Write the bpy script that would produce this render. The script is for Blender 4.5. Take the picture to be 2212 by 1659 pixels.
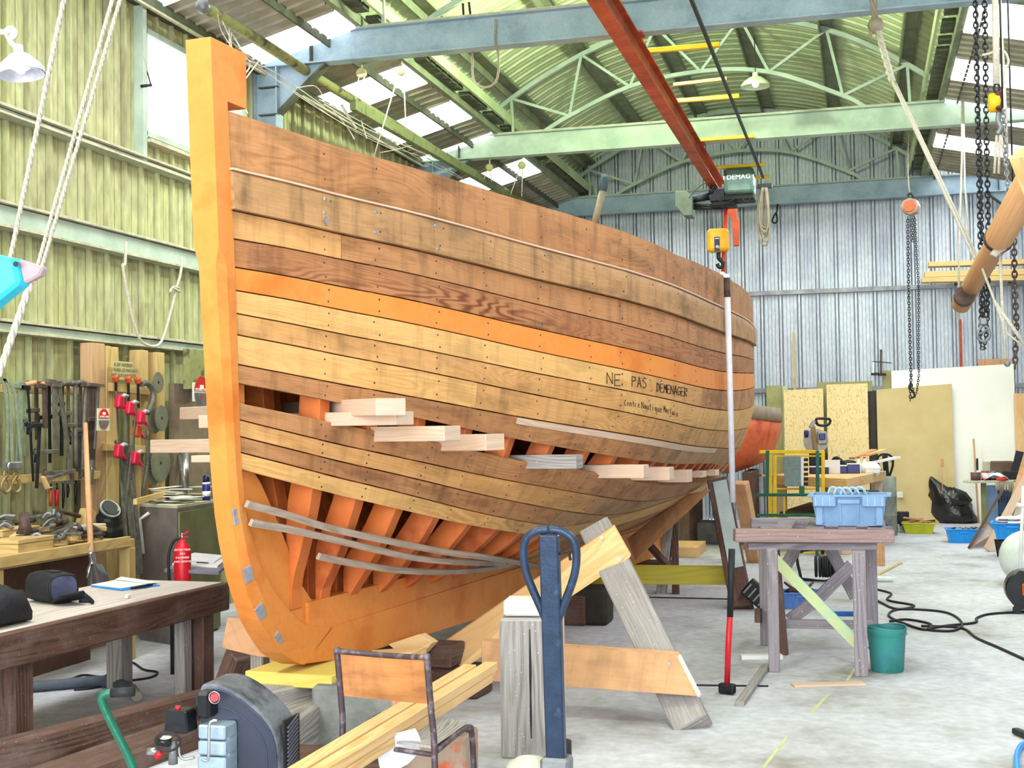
import bpy, math, random
import numpy as np
from mathutils import Vector, Matrix, Quaternion
random.seed(7)
scene = bpy.context.scene
COL = scene.collection
for o in list(bpy.data.objects): bpy.data.objects.remove(o)

# ------------------------------------------------------------------ camera
# the shed's long axis is +Y, its floor z = 0; the photographer stands at the origin
F = 2800.0; YAW, PITCH, ROLL = 0.2626, 0.0327, -0.0143; CAM = np.array([0, 0, 1.6])
def _rot():
    f = np.array([-math.sin(YAW)*math.cos(PITCH), math.cos(YAW)*math.cos(PITCH), math.sin(PITCH)])
    r = np.array([math.cos(YAW), math.sin(YAW), 0]); u = np.cross(r, f)
    c, s = math.cos(ROLL), math.sin(ROLL)
    return np.array([c*r+s*u, -s*r+c*u, f])
RM = _rot()
cam = bpy.data.objects.new('camera', bpy.data.cameras.new('camera')); COL.objects.link(cam)
cam.data.sensor_fit = 'HORIZONTAL'; cam.data.sensor_width = 36; cam.data.lens = 36*F/2212
cam.data.clip_start = .1; cam.data.clip_end = 200
m4 = Matrix([[*RM[:, 0]], [*RM[:, 1]], [*RM[:, 2]]])  # placeholder, replaced below
m4 = Matrix(((RM[0][0], RM[1][0], -RM[2][0]), (RM[0][1], RM[1][1], -RM[2][1]), (RM[0][2], RM[1][2], -RM[2][2]))).to_4x4()
m4.translation = Vector(CAM); cam.matrix_world = m4
scene.camera = cam

# ------------------------------------------------------------------ light
scene.view_settings.view_transform = 'Standard'; scene.view_settings.look = 'None'
scene.view_settings.gamma = 1; scene.view_settings.use_curve_mapping = False
scene.view_settings.exposure = 0.6
w = bpy.data.worlds.new('overcast'); scene.world = w; w.use_nodes = True
w.node_tree.nodes['Background'].inputs[0].default_value = (.93, .96, 1, 1)
w.node_tree.nodes['Background'].inputs[1].default_value = 2.2
def area(name, loc, rot, sx, sy, power, col=(1, 1, 1)):
    l = bpy.data.lights.new(name, 'AREA'); l.shape = 'RECTANGLE'; l.size = sx; l.size_y = sy; l.energy = power; l.color = col
    o = bpy.data.objects.new(name, l); COL.objects.link(o); o.location = loc; o.rotation_euler = rot; return o
area('daylight_through_open_door', (-1.2, -3.6, 2.7), (math.radians(90), 0, 0), 7.4, 5.0, 640, (.98, .99, 1))
# daylight falling through the skylight rows of the two aisle roofs
area('daylight_left_skylights', (-4.2, 4.5, 5.05), (0, math.radians(-6), 0), 1.0, 15, 260, (1, 1, 1))
area('daylight_right_skylights', (1.8, 12, 5.0), (0, math.radians(12), 0), 1.2, 18, 230, (1, 1, 1))
area('rear_fill_light', (-2.0, 18.9, 5.0), (0, 0, 0), 4.5, 3.2, 130, (1, 1, .97))  # added fill under the closed vault, lifts the dim back half
def plamp(name, loc, power, col, r=.12):
    l = bpy.data.lights.new(name, 'POINT'); l.energy = power; l.color = col; l.shadow_soft_size = r
    o = bpy.data.objects.new(name, l); COL.objects.link(o); o.location = loc; return o
plamp('hall_and_fill_light', (-2.16, 12.6, 5.78), 900, (.86, 1, .66), .1)
plamp('hall_and_fill_light', (-1.87, 4.2, 5.75), 500, (.93, 1, .82), .1)  # added fill lamp out of view, brightens the near end

# ------------------------------------------------------------------ helpers
def ray(x, y): return RM.T @ np.array([(x-1106)/F, -(y-829.5)/F, 1.0])
def at(x, y, z=None, X=None, Y=None, D=None):
    """where the sight line through pixel (x, y) meets the plane z / X / Y (or depth D)"""
    d = ray(x, y)
    t = (z-1.6)/d[2] if z is not None else X/d[0] if X is not None else Y/d[1] if Y is not None else D
    return Vector(CAM + d*t)
def lin(h):
    h = h.lstrip('#'); c = [int(h[i:i+2], 16)/255 for i in (0, 2, 4)]
    return tuple((x/12.92 if x <= .04045 else ((x+.055)/1.055)**2.4) for x in c)+(1,)
MATS = {}
def N(nt, t, **k):
    n = nt.nodes.new(t)
    for a, b in k.items(): setattr(n, a, b)
    return n
def base_mat(name):
    m = bpy.data.materials.new(name); m.use_nodes = True; nt = m.node_tree
    return m, nt, nt.nodes['Principled BSDF']
def mat(name, c, c2=None, rough=.7, metal=0, scale=6, bump=.15, bscale=None, emit=0, contrast=(.35, .65), stretch=(1, 1, 1), spec=.35, fine=0, c3=None):
    """painted / metal / stone surface: two colours mottled by noise, fine relief"""
    if name in MATS: return MATS[name]
    m, nt, b = base_mat(name); L = nt.links
    b.inputs['Roughness'].default_value = rough; b.inputs['Metallic'].default_value = metal
    b.inputs['Specular IOR Level'].default_value = spec
    tc = N(nt, 'ShaderNodeTexCoord'); mp = N(nt, 'ShaderNodeMapping'); mp.inputs['Scale'].default_value = stretch
    L.new(tc.outputs['Object'], mp.inputs[0])
    nz = N(nt, 'ShaderNodeTexNoise'); nz.inputs['Scale'].default_value = scale; nz.inputs['Detail'].default_value = 5
    nz.inputs['Roughness'].default_value = .62
    L.new(mp.outputs[0], nz.inputs['Vector'])
    rp = N(nt, 'ShaderNodeValToRGB'); e = rp.color_ramp.elements
    e[0].position = contrast[0]; e[1].position = contrast[1]; e[0].color = lin(c); e[1].color = lin(c2 or c)
    if c3:
        q = rp.color_ramp.elements.new((contrast[0]+contrast[1])/2); q.color = lin(c3)
    L.new(nz.outputs['Fac'], rp.inputs[0]); out = rp.outputs[0]
    if fine:
        n2 = N(nt, 'ShaderNodeTexNoise'); n2.inputs['Scale'].default_value = scale*14; n2.inputs['Detail'].default_value = 3
        L.new(mp.outputs[0], n2.inputs['Vector'])
        mr = N(nt, 'ShaderNodeMapRange'); mr.inputs[1].default_value = .35; mr.inputs[2].default_value = .7
        mr.inputs[3].default_value = 1-fine; mr.inputs[4].default_value = 1+fine*.4
        L.new(n2.outputs['Fac'], mr.inputs[0])
        mx = N(nt, 'ShaderNodeVectorMath', operation='SCALE'); L.new(out, mx.inputs[0]); L.new(mr.outputs[0], mx.inputs['Scale']); out = mx.outputs[0]
    L.new(out, b.inputs['Base Color'])
    if bump:
        nb = N(nt, 'ShaderNodeTexNoise'); nb.inputs['Scale'].default_value = bscale or scale*8; nb.inputs['Detail'].default_value = 3
        L.new(mp.outputs[0], nb.inputs['Vector'])
        bp = N(nt, 'ShaderNodeBump'); bp.inputs['Strength'].default_value = bump; bp.inputs['Distance'].default_value = .01
        L.new(nb.outputs['Fac'], bp.inputs['Height']); L.new(bp.outputs[0], b.inputs['Normal'])
    if emit:
        L.new(out, b.inputs['Emission Color']); b.inputs['Emission Strength'].default_value = emit
    MATS[name] = m; return m
def wood(name, light, dark, stain=None, rings=26, warp=1.1, fibre=.16, rough=.62, ringmix=.75, stainamt=.6, speck=None, bump=.12, streak=0):
    """sawn timber: figure runs along u (metres) of each piece, offset per object"""
    if name in MATS: return MATS[name]
    m, nt, b = base_mat(name); L = nt.links
    b.inputs['Roughness'].default_value = rough; b.inputs['Specular IOR Level'].default_value = .3
    tc = N(nt, 'ShaderNodeTexCoord'); oi = N(nt, 'ShaderNodeObjectInfo')
    cm = N(nt, 'ShaderNodeCombineXYZ'); ml = N(nt, 'ShaderNodeMath', operation='MULTIPLY'); ml.inputs[1].default_value = 37
    L.new(oi.outputs['Random'], ml.inputs[0]); L.new(ml.outputs[0], cm.inputs[0]); L.new(ml.outputs[0], cm.inputs[2])
    ad = N(nt, 'ShaderNodeVectorMath', operation='ADD'); L.new(tc.outputs['UV'], ad.inputs[0]); L.new(cm.outputs[0], ad.inputs[1])
    def noise(sx, sy, sc, det=3, rgh=.5):
        mp = N(nt, 'ShaderNodeMapping'); mp.inputs['Scale'].default_value = (sx, sy, 1); L.new(ad.outputs[0], mp.inputs[0])
        n = N(nt, 'ShaderNodeTexNoise'); n.inputs['Scale'].default_value = sc; n.inputs['Detail'].default_value = det; n.inputs['Roughness'].default_value = rgh
        L.new(mp.outputs[0], n.inputs['Vector']); return n.outputs['Fac']
    big = noise(.55, 3.6, 1.0, 3, .45)
    sx = N(nt, 'ShaderNodeSeparateXYZ'); L.new(tc.outputs['UV'], sx.inputs[0])
    a1 = N(nt, 'ShaderNodeMath', operation='MULTIPLY'); L.new(big, a1.inputs[0]); a1.inputs[1].default_value = warp
    a2 = N(nt, 'ShaderNodeMath', operation='ADD'); L.new(a1.outputs[0], a2.inputs[0]); L.new(sx.outputs[1], a2.inputs[1])
    a3 = N(nt, 'ShaderNodeMath', operation='MULTIPLY'); L.new(a2.outputs[0], a3.inputs[0]); a3.inputs[1].default_value = rings*6.283
    sn = N(nt, 'ShaderNodeMath', operation='SINE'); L.new(a3.outputs[0], sn.inputs[0])
    mr = N(nt, 'ShaderNodeMapRange'); mr.inputs[1].default_value = -.6; mr.inputs[2].default_value = 1.0
    L.new(sn.outputs[0], mr.inputs[0])
    # rings fade in and out
    fade = noise(.5, 3, 1.3, 2); fr = N(nt, 'ShaderNodeMapRange'); fr.inputs[1].default_value = .42; fr.inputs[2].default_value = .66; fr.inputs[3].default_value = .18; fr.inputs[4].default_value = 1
    L.new(fade, fr.inputs[0])
    m1 = N(nt, 'ShaderNodeMath', operation='MULTIPLY'); L.new(mr.outputs[0], m1.inputs[0]); L.new(fr.outputs[0], m1.inputs[1])
    fi = noise(3, 120, 1.0, 3, .7)
    f2 = N(nt, 'ShaderNodeMapRange'); f2.inputs[1].default_value = .35; f2.inputs[2].default_value = .75; f2.inputs[3].default_value = 0; f2.inputs[4].default_value = fibre*2
    L.new(fi, f2.inputs[0])
    m2 = N(nt, 'ShaderNodeMath', operation='MULTIPLY'); L.new(m1.outputs[0], m2.inputs[0]); m2.inputs[1].default_value = ringmix
    s1 = N(nt, 'ShaderNodeMath', operation='ADD', use_clamp=True); L.new(m2.outputs[0], s1.inputs[0]); L.new(f2.outputs[0], s1.inputs[1])
    mx = N(nt, 'ShaderNodeMix', data_type='RGBA'); mx.inputs['A'].default_value = lin(light); mx.inputs['B'].default_value = lin(dark)
    L.new(s1.outputs[0], mx.inputs['Factor']); out = mx.outputs['Result']
    if stain:
        st = noise(1.2, 1.8, 2.2, 5, .65); sr = N(nt, 'ShaderNodeMapRange'); sr.inputs[1].default_value = .48; sr.inputs[2].default_value = .72; sr.inputs[4].default_value = stainamt
        L.new(st, sr.inputs[0]); m3 = N(nt, 'ShaderNodeMix', data_type='RGBA'); L.new(sr.outputs[0], m3.inputs['Factor'])
        L.new(out, m3.inputs['A']); m3.inputs['B'].default_value = lin(stain); out = m3.outputs['Result']
    if streak:
        for sxx, syy, sc_, lo, hi, am in ((7, .8, 1.6, .5, .72, streak), (.9, 2.4, 3.2, .5, .66, streak*.9), (26, 2.2, 1.3, .58, .74, streak*.6)):
            st = noise(sxx, syy, sc_, 4, .6); sr = N(nt, 'ShaderNodeMapRange'); sr.inputs[1].default_value = lo; sr.inputs[2].default_value = hi; sr.inputs[3].default_value = 1.06; sr.inputs[4].default_value = 1-am
            L.new(st, sr.inputs[0]); vm = N(nt, 'ShaderNodeVectorMath', operation='SCALE'); L.new(out, vm.inputs[0]); L.new(sr.outputs[0], vm.inputs['Scale']); out = vm.outputs[0]
    if speck:
        sp = noise(1, 1, 75, 2, .6); sr = N(nt, 'ShaderNodeMapRange'); sr.inputs[1].default_value = .69; sr.inputs[2].default_value = .74
        L.new(sp, sr.inputs[0]); m3 = N(nt, 'ShaderNodeMix', data_type='RGBA'); L.new(sr.outputs[0], m3.inputs['Factor'])
        L.new(out, m3.inputs['A']); m3.inputs['B'].default_value = lin(speck); out = m3.outputs['Result']
    L.new(out, b.inputs['Base Color'])
    if bump:
        bp = N(nt, 'ShaderNodeBump'); bp.inputs['Strength'].default_value = bump; bp.inputs['Distance'].default_value = .004
        L.new(s1.outputs[0], bp.inputs['Height']); bp.invert = True; L.new(bp.outputs[0], b.inputs['Normal'])
    MATS[name] = m; return m

def V(*a): return Vector(a[0]) if len(a) == 1 else Vector(a)
def frame_of(d, up=(0, 0, 1)):
    d = V(d).normalized(); up = V(up)
    if abs(d.dot(up.normalized())) > .98: up = V(0, 1, 0) if abs(d.y) < .9 else V(1, 0, 0)
    s = d.cross(up).normalized(); u = s.cross(d).normalized()
    return d, s, u
def wloc(o):
    p = V(0, 0, 0)
    while o: p += o.location; o = o.parent
    return p
class MB:
    def __init__(s): s.v = []; s.f = []; s.uv = []; s.sm = []; s.mi = []; s.m = 0; s.rnd = random.random()*5
    def face(s, idx, uv=None, smooth=False):
        s.f.append(idx); s.uv.append(uv or [(0, 0)]*len(idx)); s.sm.append(smooth); s.mi.append(s.m)
    def box(s, c, size, ax=None):
        """box centred at c; ax = three axis vectors; figure runs along the longest edge"""
        c = V(c); ax = [V(a).normalized() for a in (ax or ((1, 0, 0), (0, 1, 0), (0, 0, 1)))]
        b = len(s.v); h = [x/2 for x in size]; P = []
        for i in (-1, 1):
            for j in (-1, 1):
                for k in (-1, 1):
                    P.append((i*h[0], j*h[1], k*h[2])); s.v.append(c+ax[0]*i*h[0]+ax[1]*j*h[1]+ax[2]*k*h[2])
        order = sorted(range(3), key=lambda q: -size[q]); o1 = s.rnd+random.random()*3
        for q, n in (((0, 1, 3, 2), 0), ((4, 6, 7, 5), 0), ((0, 4, 5, 1), 1), ((2, 3, 7, 6), 1), ((0, 2, 6, 4), 2), ((1, 5, 7, 3), 2)):
            a, d = [r for r in order if r != n]
            s.face([b+t for t in q], [(P[t][a]+o1, P[t][d]+n*.13) for t in q])
        return s
    def beam(s, p0, p1, w, h, up=(0, 0, 1)):
        p0, p1 = V(p0), V(p1); d, sd, u = frame_of(p1-p0, up)
        return s.box((p0+p1)/2, ((p1-p0).length, w, h), (d, sd, u))
    def ring(s, c, ax1, ax2, r, n, ph=0):
        b = len(s.v)
        for i in range(n):
            a = 2*math.pi*i/n+ph; s.v.append(c+ax1*math.cos(a)*r+ax2*math.sin(a)*r)
        return b
    def loft(s, rings, n, closed=False, caps=True, smooth=True, us=None):
        k = len(rings)
        for i in range(k-1 if not closed else k):
            a, b = rings[i], rings[(i+1) % k]; u0 = us[i] if us else i*.1; u1 = us[i+1] if us and i+1 < k else u0+.1
            for j in range(n):
                j2 = (j+1) % n
                s.face([a+j, a+j2, b+j2, b+j], [(u0, j*.03), (u0, j*.03+.03), (u1, j*.03+.03), (u1, j*.03)], smooth)
        if caps and not closed:
            s.face([rings[0]+j for j in range(n)][::-1]); s.face([rings[-1]+j for j in range(n)])
    def tube(s, pts, r, n=8, closed=False):
        pts = [V(p) for p in pts]; k = len(pts); R = r if isinstance(r, (list, tuple)) else [r]*k
        rings = []; us = []; L = s.rnd; up = None
        for i in range(k):
            a = pts[(i-1) % k] if (closed or i > 0) else pts[i]; b = pts[(i+1) % k] if (closed or i < k-1) else pts[i]
            d = (b-a)
            if d.length < 1e-9: d = V(0, 0, 1)
            d.normalize()
            if up is None:
                up = V(0, 0, 1) if abs(d.z) < .9 else V(1, 0, 0)
            sd = d.cross(up)
            if sd.length < 1e-4: sd = d.orthogonal()
            sd.normalize(); up = sd.cross(d).normalized()
            rings.append(s.ring(pts[i], sd, up, R[i], n)); us.append(L)
            if i < k-1: L += (pts[i+1]-pts[i]).length
        s.loft(rings, n, closed, us=us+[L]); return s
    def cyl(s, p0, p1, r0, r1=None, n=16, smooth=True):
        p0, p1 = V(p0), V(p1); d, sd, u = frame_of(p1-p0); r1 = r0 if r1 is None else r1
        a = s.ring(p0, sd, u, r0, n); b = s.ring(p1, sd, u, r1, n)
        s.loft([a, b], n, smooth=smooth, us=[0, (p1-p0).length]); return s
    def lathe(s, o, prof, n=20, axis=(0, 0, 1), caps=True):
        o = V(o); d, sd, u = frame_of(axis)
        rr = [s.ring(o+d*z, sd, u, max(r, 1e-4), n) for r, z in prof]
        s.loft(rr, n, caps=caps); return s
    def prism(s, poly, vec, uvax=None):
        """polygon (3-D points) pushed along vec"""
        poly = [V(p) for p in poly]; vec = V(vec); n = len(poly); b = len(s.v)
        s.v += poly+[p+vec for p in poly]
        e = max(((poly[(i+1) % n]-poly[i]) for i in range(n)), key=lambda q: q.length).normalized(); e = V(uvax).normalized() if uvax else e
        nn = vec.normalized(); f = nn.cross(e); o1 = s.rnd+random.random()*3
        uv = [((p.dot(e))+o1, p.dot(f)) for p in poly]
        s.face(list(range(b, b+n))[::-1], uv[::-1]); s.face(list(range(b+n, b+2*n)), uv)
        for i in range(n):
            j = (i+1) % n; l = vec.dot(nn)
            s.face([b+i, b+j, b+n+j, b+n+i], [(uv[i][0], 0), (uv[j][0]+(.02 if abs(uv[j][0]-uv[i][0]) < 1e-4 else 0), 0), (uv[j][0], l), (uv[i][0], l)])
        return s
    def grid(s, P, smooth=True, uvf=None):
        """P[i][j] points -> quads"""
        b = len(s.v); n, m = len(P), len(P[0])
        for r in P: s.v += [V(p) for p in r]
        for i in range(n-1):
            for j in range(m-1):
                q = [(i, j), (i+1, j), (i+1, j+1), (i, j+1)]
                s.face([b+a*m+c for a, c in q], [uvf(a, c) if uvf else (a*.1, c*.1) for a, c in q], smooth)
        return s
    def sphere(s, c, r, n=12, sc=(1, 1, 1)):
        c = V(c); k = max(4, n//2); rr = []
        for i in range(k+1):
            a = math.pi*i/k; z = -math.cos(a)*r*sc[2]; q = max(math.sin(a)*r, 1e-4); b = len(s.v)
            for j in range(n):
                t = 2*math.pi*j/n; s.v.append(c+V(q*math.cos(t)*sc[0], q*math.sin(t)*sc[1], z))
            rr.append(b)
        s.loft(rr, n, caps=False); return s
    def build(s, name, m, parent=None, bev=0, label=None, cat=None, group=None, kind=None, seg=1):
        me = bpy.data.meshes.new(name)
        if parent is None:
            A = np.array([tuple(p) for p in s.v]); lo, hi = A.min(0), A.max(0); org = V((lo[0]+hi[0])/2, (lo[1]+hi[1])/2, lo[2])
        else: org = wloc(parent)
        me.from_pydata([tuple(p-org) for p in s.v], [], s.f)
        u = me.uv_layers.new(name='UVMap'); flat = [c for f in s.uv for q in f for c in q]; u.data.foreach_set('uv', flat)
        me.polygons.foreach_set('use_smooth', s.sm); me.polygons.foreach_set('material_index', s.mi)
        for q in (m if isinstance(m, (list, tuple)) else [m]): me.materials.append(q)
        me.update()
        o = bpy.data.objects.new(name, me); COL.objects.link(o)
        if parent is None: o.location = org
        else: o.parent = parent
        if bev:
            bm = o.modifiers.new('edge', 'BEVEL'); bm.width = bev; bm.segments = seg; bm.limit_method = 'ANGLE'; bm.angle_limit = .7
        if label: o['label'] = label
        if cat: o['category'] = cat
        if group: o['group'] = group
        if kind: o['kind'] = kind
        return o
def thing(name, label, cat, loc, group=None, kind=None):
    o = bpy.data.objects.new(name, None); COL.objects.link(o); o.location = V(loc); o.empty_display_size = .1
    o['label'] = label; o['category'] = cat
    if group: o['group'] = group
    if kind: o['kind'] = kind
    return o
def struct(name, loc, label=None):
    o = bpy.data.objects.new(name, None); COL.objects.link(o); o.location = V(loc); o.empty_display_size = .1; o['kind'] = 'structure'
    if label: o['label'] = label
    return o
def inst(mesh_obj, loc_delta, parent):
    """a sibling copy sharing mesh data"""
    c = mesh_obj.copy(); c.parent = parent; c.location = mesh_obj.location+V(loc_delta); COL.objects.link(c); return c
def text(body, size, m, parent, org, ax, ay, ext=.0012, name='lettering', align='CENTER'):
    """real lettering: ax reading direction, ay up direction of the letters"""
    cu = bpy.data.curves.new('t', 'FONT'); cu.body = body; cu.size = size; cu.extrude = ext; cu.align_x = align; cu.align_y = 'CENTER'; cu.resolution_u = 3
    t = bpy.data.objects.new('t', cu); COL.objects.link(t); dg = bpy.context.evaluated_depsgraph_get()
    me = bpy.data.meshes.new_from_object(t.evaluated_get(dg)); bpy.data.objects.remove(t)
    ax, ay = V(ax).normalized(), V(ay).normalized(); az = ax.cross(ay)
    M = Matrix((ax, ay, az)).transposed().to_4x4(); M.translation = V(org)-wloc(parent)
    me.transform(M); me.materials.clear(); me.materials.append(m)
    o = bpy.data.objects.new(name, me); COL.objects.link(o); o.parent = parent; return o
def hang(p0, p1, sag, n=12):
    p0, p1 = V(p0), V(p1); return [p0.lerp(p1, i/n)-V(0, 0, 4*sag*(i/n)*(1-i/n)) for i in range(n+1)]
def smooth(pts, k=6):
    """Catmull-Rom through pts"""
    pts = [V(p) for p in pts]; P = [pts[0]*2-pts[1]]+pts+[pts[-1]*2-pts[-2]]; o = []
    for i in range(1, len(P)-2):
        for j in range(k):
            t = j/k; a, b, c, d = P[i-1], P[i], P[i+1], P[i+2]
            o.append(.5*((2*b)+(c-a)*t+(2*a-5*b+4*c-d)*t*t+(3*b-a-3*c+d)*t**3))
    return o+[pts[-1]]

# ------------------------------------------------------------------ materials
M_floor = mat('dusty_concrete', '#cdd0d9', '#98948f', rough=.85, scale=1.0, bump=.25, bscale=30, c3='#bfc1c8', fine=.16, contrast=(.34, .70))
M_wallL = mat('olive_green_sheet', '#a9ab76', '#857c60', rough=.75, scale=1.5, stretch=(1, 1, .35), c3='#b3b68a', fine=.22, contrast=(.32, .7), bump=.2)  # olive green mottled with brown, drawn out along the height
M_wallB = mat('galvanised_sheet', '#c3cad4', '#9aa4b4', rough=.42, metal=.2, scale=2.0, stretch=(1, 1, .4), c3='#b6c0c8', fine=.18, contrast=(.3, .7), bump=.1, spec=.5)
M_vault = mat('pale_green_roof_sheet', '#cbd8ae', '#a9b98e', rough=.6, scale=1.2, c3='#b9ca9e', fine=.1, bump=.08)
M_aisle = mat('dusty_grey_roof_sheet', '#a5a291', '#868373', rough=.8, scale=3, bump=.15)
M_sky = mat('backlit_skylight_sheet', '#ffffff', '#f3f6fa', rough=.4, scale=2, bump=0, emit=1.6)
M_steel = mat('blue_grey_painted_steel', '#9fb4c2', '#8298a6', rough=.5, scale=3, bump=.1, c3='#93aab8', fine=.08)
M_steelg = mat('pale_green_painted_steel', '#b8c8bb', '#9aae9f', rough=.5, scale=3, bump=.1)
M_dark = mat('grimy_steel', '#5d6350', '#3f4438', rough=.8, scale=5)
M_purlin = mat('shaded_green_purlin', '#8d977a', '#727c62', rough=.7, scale=4)
M_dust = mat('dust_covered_ledge', '#c5c3ab', '#a9a68d', rough=.95, scale=12, bump=.5)
M_orange = mat('orange_primer_paint', '#dc8134', '#c9691f', rough=.5, scale=2.5, c3='#dd8a40', bump=.06, fine=.05, contrast=(.3, .72))
M_crane = mat('rusty_orange_paint', '#c0552c', '#94391c', rough=.55, scale=5, bump=.1)
M_black = mat('black_rubber', '#17181a', '#222428', rough=.6, scale=8)
M_blackgloss = mat('black_plastic', '#15161a', '#1f2127', rough=.25, scale=8, bump=0)
M_white = mat('white_paint', '#e9e9e6', '#d9d9d6', rough=.6)
M_grey = mat('mid_grey_metal', '#8b8e92', '#6d7074', rough=.45, metal=.5)
M_chrome = mat('bright_steel', '#c9ccd0', '#a9adb2', rough=.25, metal=.9, bump=.02)
M_iron = mat('dark_iron', '#33363a', '#24262a', rough=.45, metal=.6, scale=10)
M_rust = mat('rusty_iron', '#5c4a42', '#39302d', rough=.7, metal=.2, scale=14)
M_rope = mat('pale_rope', '#cfcbbd', '#b5b09f', rough=.9, scale=60, bump=.6, bscale=200)
M_yel = mat('yellow_paint', '#ecc21a', '#dcae10', rough=.4, scale=8, bump=.04)
M_red = mat('red_paint', '#cf2030', '#b81826', rough=.35, scale=8, bump=.04)
M_green = mat('dark_green_paint', '#17604a', '#0f4a38', rough=.4, scale=8, bump=.04)
M_blueplas = mat('light_blue_plastic', '#7fa3cb', '#6f93bd', rough=.4, scale=6, bump=.03)
M_brightblue = mat('bright_blue_plastic', '#1e93e6', '#1787da', rough=.35, scale=6, bump=.02)
M_text = mat('black_marker', '#1d1512', rough=.8, bump=0)
M_wtext = mat('white_print', '#f2f2f0', rough=.6, bump=0)
W_plk = [wood('hull_larch_a', '#ab7a52', '#875630', '#8f5f3c', 30, 1.0, ringmix=.5, streak=.34),
         wood('hull_larch_b', '#c2925e', '#a1703a', '#a2733f', 44, .7, ringmix=.45, streak=.24),
         wood('hull_larch_c', '#a4704a', '#6a391e', '#8d5835', 22, 1.5, ringmix=.9, streak=.26),
         wood('hull_larch_d', '#a98058', '#87603a', '#75573c', 34, .7, ringmix=.3, streak=.38),
         wood('hull_larch_e', '#cba066', '#aa7840', '#b88a50', 36, .8, ringmix=.55, streak=.16)]
W_old = wood('weathered_grey_timber', '#aaa6a4', '#7b7572', '#8d8784', 30, .5, fibre=.35, rough=.85, speck='#d9d9dc', bump=.4)
W_pine = wood('new_pine', '#e3bf8b', '#c9975c', '#d6ab74', 22, .9)
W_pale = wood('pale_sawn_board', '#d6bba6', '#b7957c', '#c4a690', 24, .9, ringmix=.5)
W_dark = wood('dark_stained_timber', '#674d42', '#3c2a24', '#80706a', 26, .5, fibre=.3, rough=.8, speck='#9c928c', bump=.3)
W_yel = wood('yellowed_stud', '#cdb27a', '#ab8c52', '#b39a66', 22, .8)
W_ply = wood('brown_board', '#c0946e', '#a0754f', '#ad8060', 18, .8, ringmix=.4, streak=.15)
# ================================================================== SETTING
XL, XR, YB, YF = -5.7, 2.75, 21.75, -4.0
fl = MB(); n1, n2 = 40, 60
fl.grid([[(XL+(XR-XL)*i/n1, YF+(YB-YF)*j/n2, 0) for j in range(n2+1)] for i in range(n1+1)], smooth=False)
fl.build('floor', M_floor, kind='structure', label='dusty grey concrete workshop floor')
# --- profiled wall sheets ------------------------------------------
def ribprofile(L, pitch, rw, dep, minor, groove=0):
    """(along, out) polyline of a trapezoidal sheet of length L"""
    o = [(0, 0)]; n = round(L/pitch)
    for i in range(n):
        a = i*pitch
        for k in range(minor):
            q = a+(pitch-rw)*(k+1)/(minor+1); o += [(q-.006, 0), (q-.0055, -.022), (q+.0045, -.022), (q+.005, 0)] if groove else [(q-.007, 0), (q-.002, .005), (q+.002, .005), (q+.007, 0)]
        if groove: gw = .020 if groove > .04 else .012; o += [(a+pitch-rw-.002, 0), (a+pitch-rw, -groove), (a+pitch-rw+gw, -groove), (a+pitch-rw+gw+.002, dep), (a+pitch-gw-.004, dep), (a+pitch-gw-.002, -groove), (a+pitch-.002, -groove), (a+pitch, 0)]
        else: o += [(a+pitch-rw, 0), (a+pitch-rw+.012, dep), (a+pitch-.012, dep), (a+pitch, 0)]
    return o
def wallsheet(parent, m, P0, along, out, L, z0, z1, pitch, rw, dep, minor, name='sheet'):
    mb = MB(); pr = ribprofile(L, pitch, rw, dep, minor, groove=.03 if abs(P0[0]-XL) < .01 and along[1] else .075)
    mb.grid([[V(P0)+V(along)*a+V(out)*d+V(0, 0, z) for z in (z0, z1)] for a, d in pr], smooth=False)
    return mb.build(name, m, parent)
wl = struct('wall_left', (XL, 0, 0), 'olive green corrugated metal side wall')
W1 = (9.5, 11.25, 4.07, 4.93)
s0 = None; y = YF
while y < YB-.01:
    L = min(1.25, YB-y)
    if y < W1[0]-.01 and y+L > W1[0]: L = W1[0]-y
    if y < W1[1]-.01 and y+L > W1[1]: L = W1[1]-y
    pitch = L/max(1, round(L/.25))
    if W1[0]-.01 <= y < W1[1]-.01:
        wallsheet(wl, M_wallL, (XL, y, 0), (0, 1, 0), (1, 0, 0), L, 0, W1[2], pitch, .06, .032, 1)
        wallsheet(wl, M_wallL, (XL, y, 0), (0, 1, 0), (1, 0, 0), L, W1[3], 5.3, pitch, .06, .032, 1)
    elif abs(L-1.25) < .01 and s0:
        inst(s0, (0, y-s0y, 0), wl)
    else:
        s = wallsheet(wl, M_wallL, (XL, y, 0), (0, 1, 0), (1, 0, 0), L, 0, 5.3, pitch, .06, .032, 1)
        if abs(L-1.25) < .01: s0, s0y = s, y
    y += L
wb = struct('wall_back', (0, YB, 0), 'galvanised corrugated gable wall')
x = XL; s0 = None
while x < XR-.01:
    L = 1.2 if XR-x > 1.2 else XR-x
    if s0 and L == 1.2: inst(s0, (x-s0x, 0, 0), wb)
    else:
        s0_ = wallsheet(wb, M_wallB, (x, YB, 0), (1, 0, 0), (0, -1, 0), L, 0, 7.0, .3, .075, .04, 3)
        if L == 1.2 and not s0: s0, s0x = s0_, x
    x += L
wr = struct('wall_right', (XR, 0, 0), 'corrugated metal side wall')
x = YF; s0 = None
while x < YB-.01:
    L = 1.25 if YB-x > 1.25 else YB-x
    if s0 and L == 1.25: inst(s0, (0, x-YF, 0), wr)
    else:
        s_ = wallsheet(wr, M_wallB, (XR, x, 0), (0, 1, 0), (-1, 0, 0), L, 0, 5.3, .25, .055, .035, 1)
        if not s0: s0 = s_
    x += L
wf = struct('wall_front', (0, YF, 0))
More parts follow.
